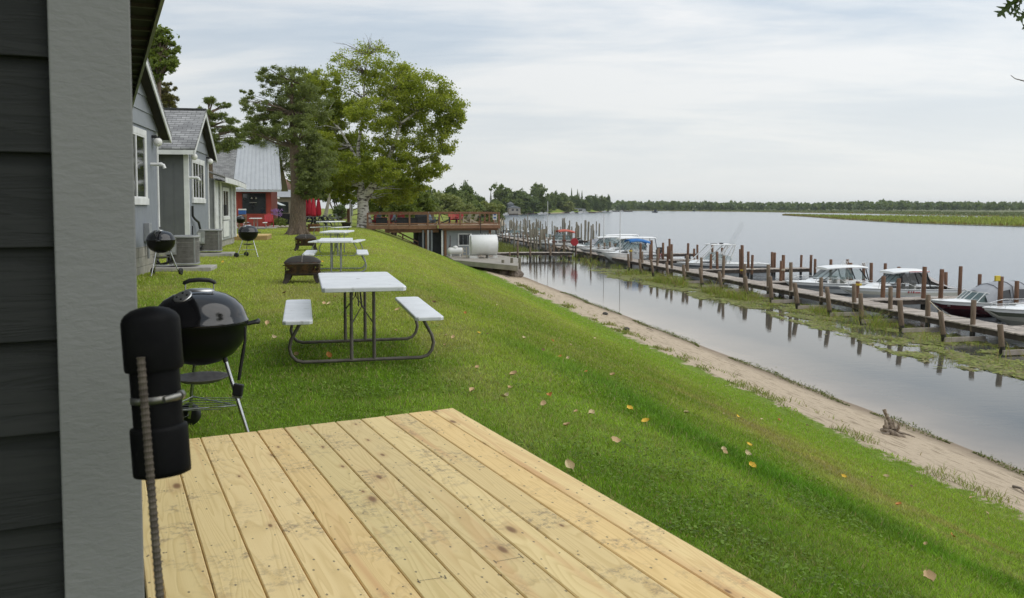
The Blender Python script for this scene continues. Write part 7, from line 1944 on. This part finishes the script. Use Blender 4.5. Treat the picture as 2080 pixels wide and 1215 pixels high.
GN = 'trees of the near bay shore'; GF = 'trees on the far point'
for px, top, w, Y, m_, l in ((867,372,34,235,L_FAR,'mid-green tree at the bay shore just clear of the birch crown'),(886,384,40,225,L_FAR,'second green tree along the bay shore from the birch'),(897,388,62,205,L_FAR3,'broad pale willow-like tree above the mesh railing'),(920,366,46,270,L_FAR2,'dark tall tree rising behind the pale willow'),(948,364,36,265,L_FAR2,'tallest dark tree in the bay shore group'),(947,384,46,225,L_FAR,'rounded green tree before the tallest dark one'),(930,402,40,200,L_FAR3,'pale low rounded bush over the upper deck railing'),(970,388,26,250,L_FAR2,'dark narrow tree on the lake side of the bay group'),(984,401,18,255,L_SPRUCE,'brownish small tree at the bay group edge'),(986,408,48,215,L_FAR3,'pale spreading willow at the end of the bay shore'),(1012,403,34,235,L_FAR,'last green bush where the bay shore meets water'),(872,403,22,190,L_FAR3,'bright green small bush right over the deck rail'),(897,415,24,185,L_FAR3,'lowest bright bush right over the deck rail'),(853,385,30,190,L_FAR,'green bush tucked under the birch edge'),(962,405,40,205,L_FAR,'green mound of bush before the pale willow end'),(876,395,34,200,L_FAR,'green mounded bush behind the bright small bushes'),(908,398,40,210,L_FAR,'mid-green mounded bush behind the lowest bright bush'),(934,388,36,240,L_FAR,'tall mid-green bush filling behind the pale low bush'),(1000,412,34,220,L_FAR3,'pale low bush just before the last green bush'),(952,412,34,190,L_FAR3,'pale low bush over the upper deck red chairs')):
    far_tree('broad', m_, px, top, w, Y, l, GN, -2.6)
for px, top, w, Y, m_, k in ((1019,371,40,545,L_FAR,'broad'),(1040,385,30,560,L_FAR2,'broad'),(1061,378,34,600,L_FAR2,'broad'),(1094,370,36,640,L_FAR,'broad'),(1066,391,38,560,L_FAR2,'broad'),(1084,398,30,600,L_FAR2,'broad'),(1108,398,28,660,L_FAR2,'broad'),(1128,382,20,720,L_FAR2,'broad'),(1119,391,24,690,L_FAR,'broad'),(1145,388,26,740,L_FAR,'broad'),(1136,398,26,720,L_FAR,'broad'),(1155,408,28,720,L_FAR3,'broad'),(1168,396,26,790,L_FAR2,'broad'),(1195,397,22,820,L_FAR2,'broad'),(1208,395,18,850,L_FAR2,'broad'),(1223,396,20,880,L_FAR,'broad'),(1234,394,13,900,L_FAR2,'broad'),(1184,404,24,800,L_FAR,'broad'),(1010,400,24,540,L_FAR,'broad'),(1052,402,26,540,L_FAR,'broad'),(1100,408,26,640,L_FAR,'broad'),(1215,406,22,860,L_FAR2,'broad')):
    far_tree('broad', m_, px, top, w*1.1, Y, 'distant %s tree on the wooded far point' % {'far_leaf':'mid-green','far_dark_leaf':'dark','far_pale_leaf':'pale'}[m_.name], GF+(' dark' if m_ is L_FAR2 else ' pale' if m_ is L_FAR3 else ' green'))
for px, top in ((997,390),(1161,383),(1173,385),(1182,388),(1176,392)):
    far_tree('spruce', L_FAR2, px, top, 11, 800 if px > 1100 else 545, 'distant pointed spruce rising from the far point', 'pointed spruces of the far point')
def far_wood():
    # the wood beyond the lake: one mass
    n = 900; px = nrng.uniform(1100, 2600, n); Y = nrng.uniform(1150, 1500, n); out = []; sz = []
    ht = 11.3+2.8*np.interp(px, [1100,1300,1500,1650,1800,2000,2600], [.8,.9,.35,.2,1.0,.3,.4])
    for i in range(n):
        k = (px[i]-CX)/F; x = k*Y[i]; h = ht[i]*nrng.uniform(.70, 1.08); w = nrng.uniform(4, 8); q = 46
        a = nrng.normal(0, 1, (q,3)); a /= np.linalg.norm(a, axis=1)[:,None]
        out.append(np.array((x, Y[i], WATER+h*.56))+a*np.array((w, w, h*.44))*nrng.uniform(.6,1,(q,1))); 
    quads(np.concatenate(out), 4.2, L_FAR2, 'far_woodland', None, aspect=.85)['kind'] = 'stuff'
far_wood()
def marsh_land():
    MG = mat('marsh_turf', (.12,.14,.05), (.16,.16,.07), .95, .02)
    m = MB(); e = [onz(px, py, WATER+.12) for px, py in ((1130,427.4),(1250,427.6),(1500,430.2),(1750,434),(1950,438.5),(2080,441),(2400,447))]
    b_ = [Vector((p.x/p.y*3800, 3800, WATER+.12)) for p in e]
    m.grid([e, b_], sm=False); struct(m.build('far_marsh', MG))
    m = MB(); lo = [(1590,437.6),(1640,440.5),(1700,445),(1780,450),(1850,453.5),(1960,457),(2080,460.5),(2300,466)]; hi = [(1590,437.2),(1640,438),(1700,438.8),(1780,440),(1850,441),(1960,442.6),(2080,444),(2300,446.5)]
    m.grid([[onz(x, y, WATER+.10) for x, y in lo], [onz(x, y, WATER+.10) for x, y in hi]], sm=False); struct(m.build('marsh_spit', MG))
    def reeds(name, lo, hi, N, h0, h1, c1, seed):
        px = nrng.uniform(lo[0][0], lo[-1][0], N); a = np.interp(px, [q[0] for q in lo], [q[1] for q in lo]); b2 = np.interp(px, [q[0] for q in hi], [q[1] for q in hi])
        py = a+(b2-a)*nrng.uniform(0, 1, N)
        x = np.zeros(N); y = np.zeros(N)
        for i in range(N):
            p = onz(px[i], py[i], WATER); x[i] = p.x; y[i] = p.y
        f = fbm(x*.02, y*.008, seed, 3); h = nrng.uniform(h0, h1, N)*(.6+.8*f)
        col = np.array(c1)*(nrng.uniform(.6,1.35,N)*(.6+.8*f))[:,None]
        edge = (a-py) < .5; col[edge] = np.array((.24,.19,.075))*nrng.uniform(.7,1.2,edge.sum())[:,None]; h[edge] *= .75
        o = blades(name, x, y, np.full(N, WATER), h, y*.0016, h*.25, col, GRASSM); o['kind'] = 'stuff'
    reeds('marsh_spit_reeds', lo, hi, 11000, .6, 1.15, (.24,.28,.065), 70)
    e2 = [(1250,427.7),(1500,430.3),(1750,434.1),(1950,438.6),(2080,441.1),(2300,445)]
    reeds('far_marsh_reeds', e2, [(a, HOR+(b-HOR)*.55) for a, b in e2], 9000, .5, 1.3, (.15,.18,.08), 80)
marsh_land()
def far_point_things():
    HG = mat('far_gray_house', (.30,.33,.36), None, .8, 1); HR = mat('far_gray_roof', (.25,.26,.27), None, .8, 1)
    def far_house(label, px, Y, w, d, h, rise, zb, m_):
        p = base(px, Y, zb); t = thing('house', label, 'house', p, ANG); mb = MB(); mb.box(-w/2,w/2,0,d,-1,h); mb.build('wall', m_, t)
        mb = MB(); mb.prism([(-w/2-.4,h),(w/2+.4,h),(0,h+rise)], -.4, d+.4); mb.build('roof', HR, t)
        for k in range(2):
            mb = MB(); mb.box(-w*.3+k*w*.4,-w*.1+k*w*.4,-.06,.02,h*.3,h*.75); mb.build('window', PANE, t)
    far_house('tall grey house among the trees of the far point', 1038, 534, 3.4, 5, 4.4, 1.6, -1.2, mat('far_slate_house', (.15,.17,.19), None, .8, 1)); far_house('low pale house beside the tall grey one', 1046, 530, 7, 6, 2.6, 1.4, -1.6, mat('far_tan_house', (.36,.33,.28), None, .8, 1)); far_house('long low house near the far point shore', 1092, 640, 14, 7, 2.6, 1.5, -1.8, HG)
    far_house('pale boathouse at the end of the far point shore', 1172, 770, 16, 6, 2.6, .7, -2.6, mat('far_pale_house', (.42,.44,.44), None, .8, 1))
    far_house('flat white-roofed shed just above the deck railing', 853.5, 150, 4.8, 3.5, 2.0, .3, -1.6, mat('far_brown_house', (.20,.14,.10), None, .8, 1))
    for i, (x0, x1, Y) in enumerate(((1014,1052,512),(1050,1118,580),(1105,1210,700),(1205,1285,880))):
        a = base(x0, Y, WATER); b_ = base(x1, Y, WATER); m = MB(); n = int((b_-a).length/4)
        t = thing('far_dock', 'distant low dock along the far point shore, %s from the birch' % nth(i), 'dock', a)
        mb = MB(); mb.box(0,(b_-a).length,-1,1,.1,.9); mb.build('planks', mat('dark_stringer', (.085,.066,.052)), t)
        mb = MB()
        for k in range(n): mb.box(k*4-.15,k*4+.15,-1.1,-.8,-.5,1.5)
        mb.build('posts', PILE, t)
    r = random.Random(3); FARB = mat('far_boat_white', (.55,.55,.54), None, .4, 3)
    for px, Y, L in ((1027,505,6),(1098,560,7),(1107,562,6),(1162,660,7),(1180,690,8),(1190,690,7),(1228,850,8),(1240,860,7),(1262,870,6)):
        t = thing('moored_boat', 'tiny white boat moored along the far point shore', 'boat', base(px, Y, WATER), ANG+r.uniform(-.3,.3), 'tiny boats along the far point'); mb = MB()
        L *= .65
        mb.hexa([(-L/2+.8,-.9,-.2),(L/2,-.9,-.2),(L/2,.9,-.2),(-L/2+.8,.9,-.2)], [(-L/2,-.2,1.0),(L/2,-1.2,.9),(L/2,1.2,.9),(-L/2,.2,1.0)]); mb.build('hull', FARB, t)
        mb = MB(); mb.hexa([(-.8,-.8,.9),(1.2,-.8,.9),(1.2,.8,.9),(-.8,.8,.9)], [(-.2,-.7,1.6),(1.1,-.7,1.6),(1.1,.7,1.6),(-.2,.7,1.6)]); mb.build('cabin', FARB, t)
    # boats under way on the lake
    for px, Y, lab, s in ((1331, 760, 'small dark motorboat under way far out with a white wake', 1.0), (1410, 980, 'tiny dark boat at the far side of the lake', .7)):
        t = thing('distant_boat', lab, 'boat', base(px, Y, WATER), -.5); mb = MB(); mb.hexa([(-2.6*s,-.8,0),(2.2*s,-1,0),(2.2*s,1,0),(-2.6*s,.8,0)], [(-3.2*s,-.3,1.1*s),(2.3*s,-1.2,.9*s),(2.3*s,1.2,.9*s),(-3.2*s,.3,1.1*s)]); mb.build('hull', mat('dark_boat', (.04,.045,.05), None, .5, 4), t)
        mb = MB(); mb.box(-.9*s,1.0*s,-.7,.7,.9*s,2.6*s); mb.build('cabin', mat('dark_boat', (.04,.045,.05)), t)
        mb = MB()
        for q in range(26):
            x = 2.5+q*.45; y = rng.gauss(0, .3+q*.05); mb.box(x,x+.5,y-.25,y+.25,-.02,.25*rng.random()*(1-q/30)+.03)
        mb.build('wake_foam', mat('foam', (.8,.8,.8), None, .9, 4), t)
far_point_things()
# ------------------------------------------------------------------ oak twig hanging close to the camera
def oak_branch():
    Y = 3.6; o = Vector((5.2, 3.3, gz(5.2, 3.3)))
    t = thing('oak_tree', 'oak at the bank with dark pointed leaves hanging into the sky corner', 'tree', o)
    def q(px, py, d=0): return atY(px, py, Y+d)-o
    T = lambda x, y, z: Vector((x, y, z))-o
    m = MB(); m.tube([T(5.2,3.3,o.z-.3),T(5.2,3.3,o.z+.3),T(5.18,3.32,1.2),T(5.05,3.35,3.2),T(4.95,3.4,5.2),T(4.9,3.4,7.5)], [.34,.24,.20,.17,.13,.05], 12, cap=False); m.build('trunk', BARK, t)
    m = MB(); m.tube([T(5.06,3.35,3.0),T(4.3,3.45,3.5),T(3.4,3.6,3.35),q(2240,-160,.3),q(2110,-30),q(2085,-12),q(2072,0),q(2062,10)], [.08,.055,.035,.02,.008,.005,.003,.0015], 8); m.tube([q(2110,-30),q(2092,20),q(2084,48)], [.005,.003,.0015], 6); m.build('limb', BARK, t)
    m = MB(); m.tube([T(5.12,3.33,2.3),T(4.2,3.5,2.55),T(3.2,3.6,2.35),q(2200,210),q(2085,166),q(2062,160),q(2053,153)], [.05,.03,.015,.008,.0026,.0018,.0010], 7); m.build('bare_twig', BARK, t)
    bl = [(x-o.x, y-o.y, z-o.z, r, r, r*.8) for x, y, z, r in ((4.9,3.4,6.6,1.1),(5.6,3.0,5.6,1.0),(4.6,3.9,5.3,.9),(5.2,2.6,6.3,.9),(5.9,3.9,6.2,1.0),(4.3,3.3,4.4,.5))]
    P, cen = clump_points(bl, 9000, 40, .16, .3); quads(P, .10, L_OAK, 'crown', t, aspect=.5)
    limbs([((T(5.0,3.36,4.0)), .1), ((T(4.95,3.4,5.2)), .08)], [tuple(c) for c in cen[nrng.choice(len(cen), 26, replace=False)]], .05, BARK, t, 'branches')
    def leaf(a, b_, w, roll):
        a = q(*a); b_ = q(*b_); d = (b_-a); L = d.length; d.normalize(); s = d.cross(Vector((0,1,0))).normalized(); n = s.cross(d); s = (s*math.cos(roll)+n*math.sin(roll)).normalized(); nn = s.cross(d)
        prof = [(0,.02),(.10,.05),(.17,.30),(.22,.38),(.25,.12),(.36,.10),(.46,.44),(.52,.50),(.53,.14),(.64,.11),(.74,.36),(.79,.40),(.80,.10),(.90,.12),(1.0,.01)]
        m = MB(); rows = []
        for f, y in prof: rows.append([a+d*L*(f+(.06 if y > .2 else 0))+s*y*L*w+nn*.10*L*y, a+d*L*f+nn*.05*L*f*f, a+d*L*(f+(.06 if y > .2 else 0))-s*y*L*w+nn*.12*L*y])
        m.grid(rows); m.build('leaf', L_OAKD, t)
    L_OAKD = leafmat('oak_leaf_near', (.03,.055,.012), (.05,.08,.016), (.08,.11,.025), .25)
    leaf((2082,-8),(2040,16),.8,.5); leaf((2056,5),(2026,34),.9,-.5); leaf((2078,2),(2050,30),.8,.9); leaf((2072,12),(2059,36),.9,.3); leaf((2096,24),(2064,42),.9,-.4); leaf((2098,40),(2076,60),.9,.6); leaf((2095,-10),(2062,4),.9,-.8); leaf((2090,20),(2075,28),.8,.1)
oak_branch()
grass()
clover()
# ------------------------------------------------------------------ air
def haze():
    m = bpy.data.materials.new('haze'); m.use_nodes = True; nt = m.node_tree
    for n in list(nt.nodes):
        if n.type != 'OUTPUT_MATERIAL': nt.nodes.remove(n)
    v = nd(nt, 'ShaderNodeVolumePrincipled'); v.inputs['Color'].default_value = (.86,.91,.96,1); v.inputs['Density'].default_value = .00008
    v.inputs['Anisotropy'].default_value = .2
    lk(nt, v.outputs[0], nt.nodes['Material Output'].inputs['Volume'])
    mb = MB(); mb.box(-3000,5500,-400,5500,WATER-4,40); o = mb.build('haze', m); o['kind'] = 'stuff'
haze()
